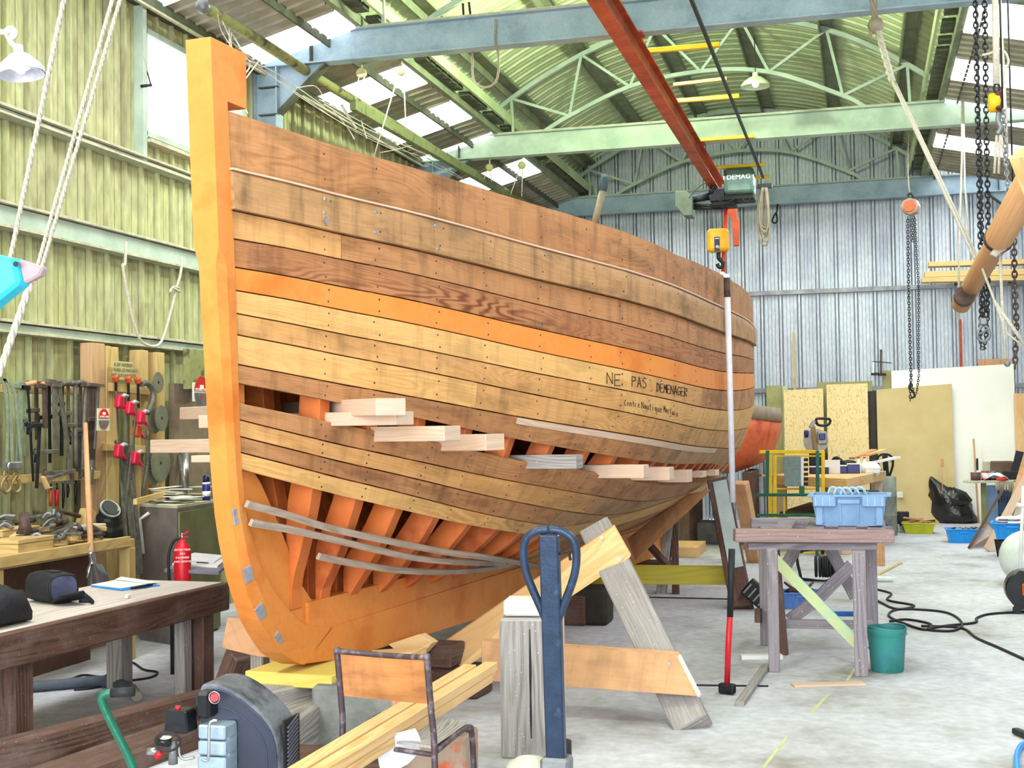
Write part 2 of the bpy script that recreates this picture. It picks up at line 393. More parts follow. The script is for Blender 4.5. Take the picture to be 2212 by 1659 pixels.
MB().box((-5.3, YF, 3.5), (.8, .08, 7)).build('door_jamb_panel', M_wallB, wf)
MB().box((2.6, YF, 3.5), (.3, .08, 7)).build('door_jamb_panel', M_wallB, wf)
MB().box((-1.5, YF, 6.2), (8.4, .08, 1.8)).build('door_head_panel', M_wallB, wf)
# --- window in the left wall -----------------------------------------
w1 = struct('window_1', (XL, 10.4, 4.07), 'white overexposed window in the left wall')
fm = MB()
for yy in (W1[0], W1[1]): fm.box((XL+.02, yy, (W1[2]+W1[3])/2), (.06, .045, W1[3]-W1[2]+.08))
for zz in (W1[2], W1[3]): fm.box((XL+.02, (W1[0]+W1[1])/2, zz), (.06, W1[1]-W1[0]+.06, .05))
fm.build('window_frame', M_steelg, w1, bev=.004)
MB().box((XL+.05, 10.37, 4.0), (.12, 1.8, .03)).build('window_sill', M_dust, w1)
g = bpy.data.materials.new('window_glass'); g.use_nodes = True; nt = g.node_tree; nt.nodes.clear()
o_ = N(nt, 'ShaderNodeOutputMaterial'); mx = N(nt, 'ShaderNodeMixShader'); t_ = N(nt, 'ShaderNodeBsdfTransparent'); g_ = N(nt, 'ShaderNodeBsdfGlossy'); g_.inputs[1].default_value = .05
mx.inputs[0].default_value = .06; nt.links.new(t_.outputs[0], mx.inputs[1]); nt.links.new(g_.outputs[0], mx.inputs[2]); nt.links.new(mx.outputs[0], o_.inputs[0])
M_glass = g
MB().box((XL, 10.37, 4.5), (.005, 1.7, .82)).build('pane', M_glass, w1)
mb = MB(); a = at(309, 122, X=XL+.08); b = at(326, 184, X=XL+.08); c = at(306, 186, X=XL+.08)
mb.tube([a, b], .006, 6).tube([b, c], .014, 6); mb.build('window_stay', M_iron, w1)
# --- girts ------------------------------------------------------------
def girt(z, h, dep, nm, y0=YF, y1=YB, m=M_steelg, lip=True):
    t = struct(nm, (XL, 8, z))
    MB().box((XL+.045+.0, (y0+y1)/2, z), (.09 if dep is None else dep, y1-y0, h)).build('girt_web', m, t)
    if lip:
        for zz in (z+h/2+.008, z-h/2+.004):
            d = (dep or .09)+.05; k = MB(); nn = 90
            P = []
            for i in range(nn+1):
                yy = y0+(y1-y0)*i/nn; e = random.uniform(0, .012)
                P.append([(XL, yy, zz), (XL+d, yy, zz), (XL+d, yy, zz+.012+e), (XL+.01, yy, zz+.014+e)])
            k.grid(P, smooth=False); k.build('dusty_flange', M_dust, t)
    return t
girt(3.80, .05, .07, 'trim_1'); girt(3.08, .16, .07, 'trim_2'); girt(2.32, .07, .06, 'trim_3')
tb = struct('trim_4', (0, YB, 3.73))
MB().box((-1.5, YB-.07, 3.735), (8.3, .06, .07)).build('girt_web', M_grey, tb)
MB().box((-1.5, YB-.07, 2.13), (8.3, .06, .07)).build('girt_web', M_grey, tb)
tp = struct('trim_5', (XL, 9.45, 0)); MB().box((XL+.04, 9.42, 4.6), (.09, .06, 1.6)).build('window_post', M_steelg, tp)
# eave beam (dark channel at the top of the left wall)
te = struct('trim_6', (XL, 8, 5.2))
MB().box((XL+.06, 8.9, 5.18), (.10, 25.7, .16)).build('eave_channel', M_dark, te)
MB().box((XL+.12, 8.9, 5.09), (.03, 25.7, .02)).build('dusty_flange', M_dust, te)
# --- barrel vault ------------------------------------------------------
VC, VH, VZ, VR = -1.865, 3.04, 5.76, 1.1
RR = (VH*VH+VR*VR)/(2*VR); A0 = math.asin(VH/RR)
def arc(a, dr=0): return (VC+(RR+dr)*math.sin(a), VZ+VR-RR+(RR+dr)*math.cos(a))
ce = struct('ceiling', (VC, 8, VZ), 'pale green corrugated barrel vault roof')
def vaultsheet(y0, L):
    mb = MB(); pr = ribprofile(L, .25, .05, .02, 1)
    P = []
    for i in range(29):
        a = -A0+2*A0*i/28; row = []
        for u, d in pr:
            X, Z = arc(a, -d); row.append((X, y0+u, Z))
        P.append(row)
    mb.grid(P, smooth=False); return mb.build('roof_sheet', M_vault, ce)
v0 = vaultsheet(YF, 1.0); y = YF+1
while y < YB-.01: inst(v0, (0, y-YF, 0), ce); y += 1.0
# --- aisle roofs, opaque and skylight sheets --------------------------
LB = [YF, -2.6, -1.7, 0, .9, 2.6, 3.5, 5.2, 6.1, 8.6, 9.7, 11.0, 11.9, 12.85, 13.66, 14.48, 15.38, 16.2, 17.0, 17.93, 18.99, YB]
def aisle(y0, y1, xa, za, xb, zb, m, nm):
    mb = MB(); pr = ribprofile(y1-y0, (y1-y0)/max(1, round((y1-y0)/.2)), .04, .02, 0)
    mb.grid([[(xa, y0+u, za-d), (xb, y0+u, zb-d)] for u, d in pr], smooth=False)
    return mb.build(nm, m, ce)
for i in range(len(LB)-1):
    sk = i % 2 == 1
    o = aisle(LB[i], LB[i+1], XL-.1, 5.14, -4.6, 5.46, M_sky if sk else M_aisle, 'skylight_sheet' if sk else 'roof_sheet')
    if sk: o['label'] = 'translucent white skylight sheet'
RB = [YF, -1.5, .8, 2.2, 4.5, 5.8, 8.2, 9.3, 10.6, 12.2, 13.1, 15.0, 16.3, 18.4, 19.6, YB]
RB = [YF, -1.5, -.6, 1, 1.9, 3.6, 4.5, 6.2, 7.1, 8.8, 9.7, 11.2, 13.46-1.0, 13.46, 14.4, 15.3, 16.2, 17.1, 18.1, 19.0, YB]
RB = [YF, -1.5, -.6, 1, 1.9, 3.6, 4.5, 6.2, 7.1, 8.8, 10.2, 12.4, 13.46, 14.4, 15.3, 16.2, 17.1, 18.1, 19.0, YB]
RB = [YF, -1.5, -.6, 1, 1.9, 3.6, 4.5, 6.2, 7.1, 8.8, 9.7, 12.4, 13.46, 14.4, 15.3, 16.2, 17.1, 18.1, 19.0, 20.6]
for i in range(len(RB)-1):
    sk = i % 2 == 1
    o = aisle(RB[i], RB[i+1], 1.06, 5.45, XR+.05, 5.05, M_sky if sk else M_aisle, 'skylight_sheet' if sk else 'roof_sheet')
    if sk: o['label'] = 'translucent white skylight sheet'
# upstands closing the gap between vault edge and aisle roof
for X, Z0 in ((-4.9, 5.3), (1.2, 5.4)):
    MB().box((X, 8.875, (Z0+5.8)/2), (.02, 25.75, 5.8-Z0)).build('roof_upstand', M_dark, ce)
# --- purlins under the vault -------------------------------------------
def purlin(X, w_, h_, z, nm='purlin', m=M_purlin, lab=None):
    t = thing(nm, lab, 'purlin', (X, 8.8, z), None, 'structure') if lab else None
    mb = MB().box((X, 8.875, z), (w_, 25.7, .02)).box((X-w_/2, 8.875, z-h_/2), (.02, 25.7, h_)).box((X+w_/2, 8.875, z-.02), (.015, 25.7, .04))
    o = mb.build(nm, m, t if t else ce); return o
for X in (-4.36, -3.41, -2.44, -1.36, -.31, .64):
    a = math.asin((X-VC)/RR); z = arc(a)[1]-.07
    purlin(X, .17, .12, z)
gm = MB()
for X, sg in ((-4.6, 1), (1.06, -1)):
    k = MB(); k.box((X, 8.875, 5.47), (.12, 25.7, .02)).box((X-.06, 8.875, 5.50), (.015, 25.7, .1)).box((X+.06, 8.875, 5.50), (.015, 25.7, .1))
    k.build('valley_gutter', M_purlin, ce)
    k = MB(); k.box((X+sg*.24, 8.875, 5.62), (.03, 25.7, .12)); k.build('edge_rail', M_vault, ce)
    k = MB()
    y = YF
    while y < YB-.2:
        if random.random() < .75: k.box((X+sg*.13, y+.1, 5.56), (.13, .16, .05))
        y += .2
    k.build('foam_closure', M_dark, ce)['kind'] = 'stuff'
# --- portal frames: columns, tie beams, knee braces, arched trusses -----
def ibeam(mb, p0, p1, h, w_, t=.014, up=(0, 0, 1)):
    d, s, u = frame_of(V(p1)-V(p0), up); p0, p1 = V(p0), V(p1)
    mb.beam(p0, p1, t, h, up); mb.beam(p0+u*h/2, p1+u*h/2, w_, t, up); mb.beam(p0-u*h/2, p1-u*h/2, w_, t, up)
    return mb
YS = [2.1, 6.9, 11.6, 16.4, 21.42]; BZ = 5.30; BH = .29
for i, Y in enumerate(YS):
    nm = ['nearest the door', 'second from the door', 'closest in view', 'in the middle of the shed', 'against the gable wall'][i]
    t = thing('roof_frame', 'steel portal frame with tie beam and arched lattice truss, the one '+nm, 'roof frame', (VC, Y, 0), 'portal frames across the shed', 'structure')
    m = (M_steel, M_steel, M_steel, M_steelg, M_steel)[i]
    ibeam(MB(), (XL+.1, Y, BZ), (XR-.05, Y, BZ), BH, .15).build('tie_beam', m, t)
    tie = [c for c in t.children][-1]
    MB().box((-1.5, Y-.02, BZ+BH/2+.012), (8.2, .12, .014)).build('dust_layer', M_dust, t)
    for X in (XL+.62, XR-.6):
        MB().box((X, Y-.04, BZ), (.012, .07, BH-.02)).build('stiffener_plate', M_dark, t)
    for X, sg in ((XL+.14, 1), (XR-.14, -1)):
        ibeam(MB(), (X, Y, 0), (X, Y, BZ-BH/2), .24, .15, up=(1, 0, 0)).build('column', M_steel, t)
        g = MB(); P = [(X+sg*.12, Y-.006, BZ-BH/2), (X+sg*.62, Y-.006, BZ-BH/2), (X+sg*.12, Y-.006, BZ-BH/2-.42)]
        g.prism(P, (0, .012, 0)); g.build('gusset_plate', M_steel, t)
        MB().beam((X+sg*.62, Y, BZ-BH/2-.02), (X+sg*.12, Y, BZ-BH/2-.46), .13, .02).build('knee_flange', M_dark, t)
        for zz in (BZ-.02, BZ-.35, BZ-.62):
            MB().box((X+sg*.03, Y-.05, zz), (.2, .05, .012)).build('stiffener_plate', M_dark, t)
    # arched truss: top chord follows the vault, bottom chord is a flatter arc
    zt = BZ+BH/2
    nodes_t = [(-4.96, zt), (-4.36, 5.92), (-3.41, 6.42), (-2.44, 6.70), (-1.36, 6.70), (-.31, 6.46), (.64, 5.94), (1.24, zt)]
    nodes_b = [(-3.93, zt), (-3.58, 5.63), (-2.78, 5.95), (-1.87, 6.07), (-1.02, 5.99), (-.13, 5.62), (.14, zt)]
    for nm2, nd, w_ in (('top_chord', nodes_t, .055), ('bottom_chord', nodes_b, .05)):
        P = smooth([(x_, Y, z_) for x_, z_ in nd], 5); k = MB()
        for a_, b_ in zip(P[:-1], P[1:]): k.beam(a_, b_, w_, w_)
        k.build(nm2, M_steelg, t)
    T, B = nodes_t, nodes_b
    for a_, b_ in ((T[1], B[1]), (T[2], B[1]), (T[2], B[2]), (T[3], B[2]), (T[3], B[3]), (T[4], B[3]), (T[4], B[4]), (T[5], B[4]), (T[5], B[5]), (T[6], B[5])):
        MB().beam((a_[0], Y, a_[1]), (b_[0], Y, b_[1]), .035, .035).build('web_strut', M_steelg, t)
    for X in (-4.36, .64):
        MB().beam((X, Y, 5.92), (X+.02, Y, zt), .035, .035).build('web_strut', M_steelg, t)
# ================================================================== THE HULL
PHI = math.radians(5)
_P = np.array(at(650, 1435, z=.4))[:2]+.07*np.array([-math.cos(PHI), math.sin(PHI)])
HA = np.array([math.sin(PHI), math.cos(PHI)]); HB = np.array([math.cos(PHI), -math.sin(PHI)])
def H(s, b, z): q = _P+HA*s+HB*b; return V(q[0], q[1], z)      # along the keel, out to starboard, up
def pchip(xs, ys):
    xs = np.array(xs, float); ys = np.array(ys, float); h = np.diff(xs); d = np.diff(ys)/h; m = np.zeros(len(xs))
    m[0], m[-1] = d[0], d[-1]
    for i in range(1, len(xs)-1):
        if d[i-1]*d[i] > 0:
            w1_ = 2*h[i]+h[i-1]; w2_ = h[i]+2*h[i-1]; m[i] = (w1_+w2_)/(w1_/d[i-1]+w2_/d[i])
    def f(x):
        x = min(max(x, xs[0]), xs[-1]); i = min(max(int(np.searchsorted(xs, x))-1, 0), len(h)-1); t = (x-xs[i])/h[i]
        return ys[i]*(1+2*t)*(1-t)**2+m[i]*h[i]*t*(1-t)**2+ys[i+1]*t*t*(3-2*t)+m[i+1]*h[i]*t*t*(t-1)
    return f
Bs = pchip([-.66, -.56, -.3, 0, .4, .84, 1.22, 1.89, 2.24, 2.95, 3.6, 4.32, 5.14, 6.06, 7.37, 8.4], [.05, .09, .185, .29, .475, .66, .81, 1.09, 1.22, 1.38, 1.43, 1.45, 1.43, 1.36, 1.18, .92])
def zs(s): return 3.1-.09*min(s+.5, 3.5)+max(0, s-5)*.012
zk = pchip([-1, 0, 1, 2, 8.5], [.80, .70, .62, .59, .55])
srab = pchip([.5, .6, .77, .95, 1.22, 1.45, 1.88, 2.32, 2.76, 3.2], [.45, .0, -.22, -.40, -.52, -.56, -.58, -.60, -.63, -.66])
tbF = lambda s: .60
def hullb(s, z):
    """half breadth of the moulded surface"""
    sh = -.66-srab(z); se = s+sh*math.exp(-max(0, s-srab(z))/.9)
    Bm = Bs(se); t = (z-zk(s))/(zs(s)-zk(s))/.60; t = min(max(t, 0), 1)
    m = 2.0 if s > 1 else 2.0+.4*(1-max(s, 0)); m = max(m, 1.6)
    return .06+max(Bm-.06, 0)*(1-(1-t)**m)**(1/1.2)
def hit(x, y, off=0):
    """where the sight line meets the planked surface -> (s, z)"""
    d = ray(x, y); c0 = CAM[:2]-_P; last = None
    for t in np.arange(4.5, 16, .04):
        q = c0+d[:2]*t; s = q@HA; b = q@HB; z = 1.6+d[2]*t
        if s < -.8 or s > 8.2: continue
        f = b-off-hullb(s, z)
        if last is not None and f < 0 and last > 0:
            lo, hi = t-.04, t
            for _ in range(20):
                mt = (lo+hi)/2; q = c0+d[:2]*mt
                if q@HB-off-hullb(q@HA, 1.6+d[2]*mt) < 0: hi = mt
                else: lo = mt
            return q@HA, 1.6+d[2]*hi
        last = f
    return None
SEAMS = [
 [(485,360),(671,406),(807,442),(1000,488),(1100,516),(1236,552),(1371,592),(1507,641),(1566,668),(1620,701)],
 [(494,453),(671,488),(807,523),(1000,568),(1100,590),(1236,619),(1371,656),(1507,701),(1580,725),(1622,742)],
 [(503,514),(725,562),(1000,618),(1100,641),(1236,671),(1371,710),(1507,750),(1569,762),(1618,774)],
 [(502,575),(698,614),(861,644),(1000,670),(1100,694),(1236,728),(1371,760),(1507,789),(1588,806),(1620,806)],
 [(504,625),(698,664),(861,694),(1000,722),(1100,743),(1236,774),(1371,806),(1507,834),(1575,844),(1618,840)],
 [(505,675),(725,720),(861,747),(1000,771),(1100,793),(1236,820),(1371,850),(1507,877),(1602,885),(1618,881)],
 [(507,723),(725,763),(861,792),(1000,820),(1100,840),(1236,869),(1371,896),(1507,923),(1588,930),(1612,925)],
 [(510,787),(725,825),(861,854),(1000,878),(1100,896),(1285,927),(1443,954),(1538,967),(1580,970)],
 [(512,828),(698,865),(843,893),(1000,924),(1096,945),(1152,957),(1316,986),(1443,1002),(1550,1006)],
 [(515,869),(685,904),(875,945),(1098,986),(1253,1021),(1380,1040),(1475,1046),(1525,1037)],
 [(517,909),(716,954),(938,1002),(1097,1039),(1253,1068),(1380,1081),(1465,1070)],
 [(518,945),(716,989),(938,1046),(1100,1081),(1158,1094),(1285,1111),(1380,1102)],
 [(519,978),(716,1027),(938,1084),(1100,1122),(1158,1130),(1222,1138)],
 [(522,1016),(716,1065),(875,1106),(1096,1149),(1158,1157),(1240,1158)]]
zc = [zs]
for k, pts in enumerate(SEAMS):
    Q = [hit(*p) for p in pts]; Q = [q for q in Q if q]
    S = np.array([q[0] for q in Q]); Z = np.array([q[1] for q in Q])
    deg = 4 if len(Q) > 7 else 3
    co = np.polyfit(S, Z, deg); smax = S.max(); sl = np.polyval(np.polyder(co), smax); zm = np.polyval(co, smax)
    sl = min(max(sl, -.02), .10)
    def f(s, co=co, smax=smax, sl=sl, zm=zm): return float(np.polyval(co, s)) if s <= smax else float(zm+sl*(s-smax)+.012*(s-smax)**2)
    zc.append(f)
    print('seam', k, [(round(a, 2), round(b, 2)) for a, b in Q][:1], [(round(a, 2), round(b, 2)) for a, b in Q][-1:], round(sl, 3), 'err', round(float(np.abs(np.polyval(co, S)-Z).max()), 3))
def nrm(s, z):
    e = .02; a = H(s+e, hullb(s+e, z), z)-H(s-e, hullb(s-e, z), z); b = H(s, hullb(s, z+e), z+e)-H(s, hullb(s, z-e), z-e)
    n = a.cross(b); n.normalize()
    if n.dot(V(HB[0], HB[1], -.2)) < 0: n.negate()
    return n
def mirror(p):
    q = np.array([p.x, p.y])-_P; s, b = q@HA, q@HB; return H(s, -b, p.z)
hull = thing('wooden_boat_hull', 'large planked wooden boat hull with orange stem, propped up in mid shed', 'boat', H(3.5, 0, .28))
SE = 8.0
def plank(zu, zl, s0, s1, m, th=.035, proud=0, nv=4, gap=.0035, name='plank', label=None, port=False, ns=None):
    ns = ns or max(4, int((s1-(-.6 if s0 is None else s0))/.16)); rows_o = []; rows_i = []
    for j in range(nv+1):
        ro, ri = [], []
        fr_ = [0, .3, .6, .9, 1][j] if proud and nv == 4 else j/nv; pd = [proud]*4+[.003]; pd = pd[j] if proud and nv == 4 else proud
        fz = lambda s, fr_=fr_ if nv == 4 else j/nv: (zl(s)+gap)*(1-fr_)+(zu(s)-gap)*fr_
        a = s0
        if a is None:
            a = -.6
            for _ in range(12): a = srab(fz(a))
            a -= .0
        for i in range(ns+1):
            s = a+(s1-a)*(i/ns)**1.15; z = fz(s); p = H(s, hullb(s, z), z); n = nrm(s, z)
            ro.append((p+n*pd, s, z)); ri.append((p-n*th, s, z))
        rows_o.append(ro); rows_i.append(ri)
    mb = MB(); hz = [sum(0.09 for _ in range(j)) for j in range(nv+1)]
    wd = (zu(2)-zl(2))
    if proud:
        pass
    def uvf(i, j): return (rows_o[i][j][1]+.3*mb.rnd, wd*i/nv)
    tr = (lambda p: mirror(p)) if port else (lambda p: p)
    mb.grid([[tr(q[0]) for q in r] for r in rows_o], uvf=uvf)
    mb.grid([[tr(q[0]) for q in r] for r in rows_i], uvf=uvf)
    for r in (0, nv):
        mb.grid([[tr(q[0]) for q in rows_o[r]], [tr(q[0]) for q in rows_i[r]]], smooth=False, uvf=lambda i, j, r=r: (rows_o[r][j][1], i*.03))
    for c in (0, ns):
        mb.grid([[tr(rows_o[r][c][0]), tr(rows_i[r][c][0])] for r in range(nv+1)], smooth=False)
    return mb.build(name, m, hull, label=label)
# strake: top seam, bottom seam, [(joint, material), ...]
STR = [(0, 1, [(None, 0)], 0), (1, 2, [(None, 3)], .03), (2, 3, [(None, 1), (.05, 0)], 0), (3, 4, [(None, 2)], 0), (4, 5, [(None, 'o')], 0),
       (5, 6, [(None, 4), (2.3, 1), (3.6, 0)], 0), (6, 7, [(None, 1), (2.25, 4)], 0), (7, 8, [(None, 4), (.95, 1)], 0), (8, 9, [(None, 0), (3.2, 3)], 0),
       (10, 11, [(None, 0)], 0), (11, 12, [(None, 1), (2.6, 3)], 0), (12, 13, [(None, 0), (2.2, 3)], 0), (13, 14, [(None, 4)], 0)]
for a, b, segs, pr in STR:
    for i, (j, mi) in enumerate(segs):
        e = segs[i+1][0]-.004 if i+1 < len(segs) else SE
        m = M_orange if mi == 'o' else W_plk[mi]
        lab = 'orange primed plank' if mi == 'o' else 'proud rubbing strake' if pr else None
        plank(zc[a], zc[b], j, e, m, proud=pr, label=lab, th=.035)
plank(zc[14], lambda s: zk(s)+.012, 3.0, SE, W_plk[3], nv=3)
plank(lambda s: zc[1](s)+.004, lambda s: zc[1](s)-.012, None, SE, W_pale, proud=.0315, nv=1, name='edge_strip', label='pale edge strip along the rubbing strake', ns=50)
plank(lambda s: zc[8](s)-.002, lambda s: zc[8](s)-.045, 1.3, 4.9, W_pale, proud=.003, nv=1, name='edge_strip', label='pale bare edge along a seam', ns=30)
# far side: same strakes, coarser, plus a closed bottom, so the hull is whole
for a, b, segs, pr in STR[:12]: plank(zc[a], zc[b], None, SE, W_plk[a % 4], proud=pr, nv=2, port=True, ns=24)
plank(zc[9], zc[10], None, SE, W_plk[0], nv=1, port=True, ns=24)
plank(zc[13], lambda s: zk(s)+.01, None, SE, W_plk[3], nv=3, port=True, ns=24)
# board added inside the sheer to keep the interior dark; transom
dk = MB(); dk.grid([[H(s, b*(hullb(s, zs(s))-.04), zs(s)-.32) for b in (-1, 0, 1)] for s in np.linspace(-.4, SE, 30)]); dk.build('shade_board', W_ply, hull)
tr_ = MB(); zz = np.linspace(zk(SE)+.02, zs(SE), 12)
tr_.grid([[H(SE-.02, b*hullb(SE, z), z) for b in (-1, 0, 1)] for z in zz]); tr_.grid([[H(SE-.06, b*hullb(SE, z), z) for b in (-1, 0, 1)] for z in zz]); tr_.build('transom', W_plk[3], hull)
# stem: hexagonal loft from head to forefoot
face = [(-.785, 3.45), (-.745, 2.75), (-.725, 2.44), (-.675, 1.87), (-.635, 1.45), (-.60, 1.20), (-.515, .92), (-.40, .71), (-.26, .56), (-.12, .45), (.04, .39)]
fs = pchip([f[1] for f in face][::-1], [f[0] for f in face][::-1])
mb = MB(); ringsl = []
st = []
for z in [3.42, 3.3, 3.151, 3.15]+list(np.linspace(3.0, 2.50, 4))+[2.46, 2.38]+list(np.linspace(2.28, .95, 12))+list(np.linspace(.88, .42, 8))+[.39]:
    st.append((fs(z), z))
inz = pchip([.39, .45, .56, .71, .92, 1.2], [0, 1, 2, 3, 4, 5]); ins = [(.35, .535), (.2, .555), (.0, .61), (-.22, .77), (-.40, .95), (-.52, 1.22)]
for i, (s, z) in enumerate(st):
    wf_ = .068 if z > 2.40 else .046 if z > .8 else .046+.022*(.8-z)/.4
    
    # inner edge measured square to the face curve near the forefoot
    if z >= 1.2: bs, bz = srab(z)+.01, z
    else:
        q = inz(z); k = min(int(q), 4); q -= k; bs, bz = ins[k][0]*(1-q)+ins[k+1][0]*q, ins[k][1]*(1-q)+ins[k+1][1]*q
    if i < 3: bs, bz = -.48, z
    ms, mz = s+(bs-s)*.42, z+(bz-z)*.42
    P = [H(s, -wf_, z), H(s, wf_, z), H(ms, .07, mz), H(bs, .07, bz), H(bs, -.07, bz), H(ms, -.07, mz)]
    b0 = len(mb.v); mb.v += P; ringsl.append(b0)
mb.loft(ringsl, 6, smooth=False, us=[p[1]*1.0 for p in st]); mb.build('stem', M_orange, hull, bev=.004, label='heavy orange painted stem post')
# keel
kb = pchip([0, .55, 1.1, 2.5, 8.6], [.40, .345, .325, .28, .18])
kt = lambda s: .58 if s > .5 else .58
P = []
for s in np.linspace(.03, 7.9, 30): P.append([H(s, -.07, kb(s)), H(s, .07, kb(s)), H(s+.31*max(0, 1-s), .07, .538), H(s+.31*max(0, 1-s), -.07, .538)])
mb = MB(); rr = []
for q in P: rr.append(len(mb.v)); mb.v += q
mb.loft(rr, 4, smooth=False, us=list(np.linspace(0, 8.6, 30))); mb.build('keel', M_orange, hull)
# apron and deadwood behind the rabbet (slightly thinner than the stem)
ap = [(-.62, 3.1), (-.56, 1.45), (-.50, 1.15), (-.36, .85), (-.15, .62), (.2, .50), (1.5, .5), (1.5, .60), (.6, .61), (.25, .63), (.06, .80), (-.06, .98), (-.20, 1.18), (-.33, 1.34), (-.42, 1.42), (-.47, 1.6), (-.50, 3.1)]
MB().prism([H(s, -.042, z) for s, z in ap], V(HB[0], HB[1], 0)*.084).build('apron', M_orange, hull, label='orange apron timber')
sp = MB().prism([H(s, -.07, z) for s, z in ((7.75, .3), (7.9, .2), (8.15, 2.9), (7.95, 2.9))], V(HB[0], HB[1], 0)*.14); sp.build('sternpost', M_orange, hull)
# hog / keelson
MB().prism([H(s, -.06, z) for s, z in ((.1, .50), (7.8, .50), (7.8, .66), (.1, .70))], V(HB[0], HB[1], 0)*.12).build('keelson', M_orange, hull)
# frames
M_frame = mat('orange_frame_paint', '#cc6a2a', '#ad4e22', rough=.55, scale=3, c3='#d2743a', bump=.06)
fr_s = [.0, .30, .62]+[.62+.37*k for k in range(1, 21)]
for s in fr_s:
    for sg in (1, -1):
        O, I = [], []
        z0 = zk(s)-.02; nn = 16
        for i in range(nn+1):
            t = (i/nn)**1.5; z = z0+(zs(s)-.08-z0)*t; b = max(hullb(s, max(z, zk(s)+.005))-.042, .05)
            O.append((b, z))
        for i, (b, z) in enumerate(O):
            a = O[max(i-1, 0)]; c = O[min(i+1, nn)]; tb_, tz = c[0]-a[0], c[1]-a[1]; l = math.hypot(tb_, tz) or 1
            dp = .15-.05*i/nn; I.append((max(b-tz/l*dp, .02), z+tb_/l*dp))
        P = []
        for (b, z), (b2, z2) in zip(O, I):
            P.append([H(s-.055, sg*b, z), H(s+.055, sg*b, z), H(s+.055, sg*b2, z2), H(s-.055, sg*b2, z2)])
        mb = MB(); rr = []
        for q in P: rr.append(len(mb.v)); mb.v += q
        mb.loft(rr, 4, smooth=False, us=[i*.15 for i in range(nn+1)]); mb.build('frame', M_frame, hull, bev=.004)
# floor timbers between the frames (short knees over the keel)
for s in fr_s[4:12]:
    MB().box(H(s+.09, 0, .78), (.5, .05, .16), (V(HB[0], HB[1], 0), V(HA[0], HA[1], 0), V(0, 0, 1))).build('floor_timber', M_frame, hull)
# battens sprung over the open bottom
def onhull(x, y, off=.03):
    q = hit(x, y, off)
    return None if q is None else H(q[0], hullb(*q)+off, q[1])
M_batt = wood('old_batten', '#b7a698', '#8c7a6c', '#7a6658', 30, .4, fibre=.3)
for pts in ([(532,1088),(620,1112),(700,1137),(800,1160),(950,1190),(1060,1205),(1160,1222)], [(541,1128),(620,1142),(700,1160),(800,1184),(900,1205),(1000,1214),(1090,1216)], [(687,1201),(760,1216),(850,1230),(950,1235),(1040,1230),(1110,1218)]):
    P = [onhull(*p) for p in pts]; P = [p for p in P if p]
    print('batten', len(P))
    if len(P) < 3: continue
    P = smooth(P, 4); mb = MB(); rr = []
    for i, p in enumerate(P):
        d = (P[min(i+1, len(P)-1)]-P[max(i-1, 0)]).normalized(); n = V(HB[0], HB[1], -.5).normalized(); u = d.cross(n).normalized()
        rr.append(len(mb.v)); mb.v += [p+u*.017+n*.012, p-u*.017+n*.012, p-u*.017-n*.006, p+u*.017-n*.006]
    mb.loft(rr, 4, smooth=False, us=[i*.1 for i in range(len(rr))]); mb.build('batten', M_batt, hull, label='thin sprung batten across the open bottom planking')
# fastenings
nails = MB(); stn = [(702, 430), (811, 430), (944, 500), (1045, 520), (1164, 600), (1271, 640), (1341, 680), (1402, 700), (1457, 720), (1500, 740), (1534, 760)]
cols = [q[0] for q in (hit(*p) for p in stn) if q]
for a, b, segs, pr in STR:
    for c in [None]+cols:
        for k in (.22, .5, .78) if c is None else (.25, .75):
            s = c
            z = 0
            if c is None:
                s = -.5
                for _ in range(6): z = zc[b](s)*(1-k)+zc[a](s)*k; s = srab(z)+.035+.02*(k == .5)
            elif b == 14 and c > 2.4: continue
            s += random.uniform(-.01, .03) if c else 0
            z = zc[b](s)*(1-k)+zc[a](s)*k
            p = H(s, hullb(s, z), z)+nrm(s, z)*(pr+.0005); n = nrm(s, z); r = .010 if c is None else .0072
            nails.cyl(p-n*.004, p+n*.0012, r, r*.7, 6)
nails.build('nail', M_rust, hull, kind='stuff')
for x, y in ((702, 430), (701, 459), (812, 458), (811, 501), (946, 537), (940, 487)):
    q = hit(x, y, .03); p = H(q[0], hullb(*q)+.03, q[1]); n = nrm(*q)
    MB().cyl(p-n*.01, p+n*.006, .011, .010, 8).build('bolt', M_chrome, hull)
q = hit(704, 478, .03); p = H(q[0], hullb(*q)+.03, q[1]); n = nrm(*q)
MB().box(p+n*.004, (.036, .036, .008), (V(HA[0], HA[1], 1), V(HA[0], HA[1], -1), V(HB[0], HB[1], 0))).build('square_washer', M_chrome, hull)
M_zinc = mat('grey_zinc_plate', '#a2a0a8', '#8b8992', rough=.5, metal=.3, scale=20)
for z in (1.19, .90, .70, .535):
    s = fs(z); ds = fs(z+.02)-fs(z-.02); t = V(HA[0]*ds, HA[1]*ds, .04).normalized(); n1_ = V(HB[0], HB[1], 0); fwd = t.cross(n1_).normalized()
    if fwd.y > 0: fwd.negate()
    c = H(s, .05, z); side = (n1_*.93+fwd*.25).normalized()
    MB().box(H(s, .058, z)-fwd*.03, (.08, .055, .012), (t, (fwd*-.93+n1_*.30).normalized(), (n1_*.93+fwd*.30).normalized())).build('zinc_plate', M_zinc, hull, bev=.002)
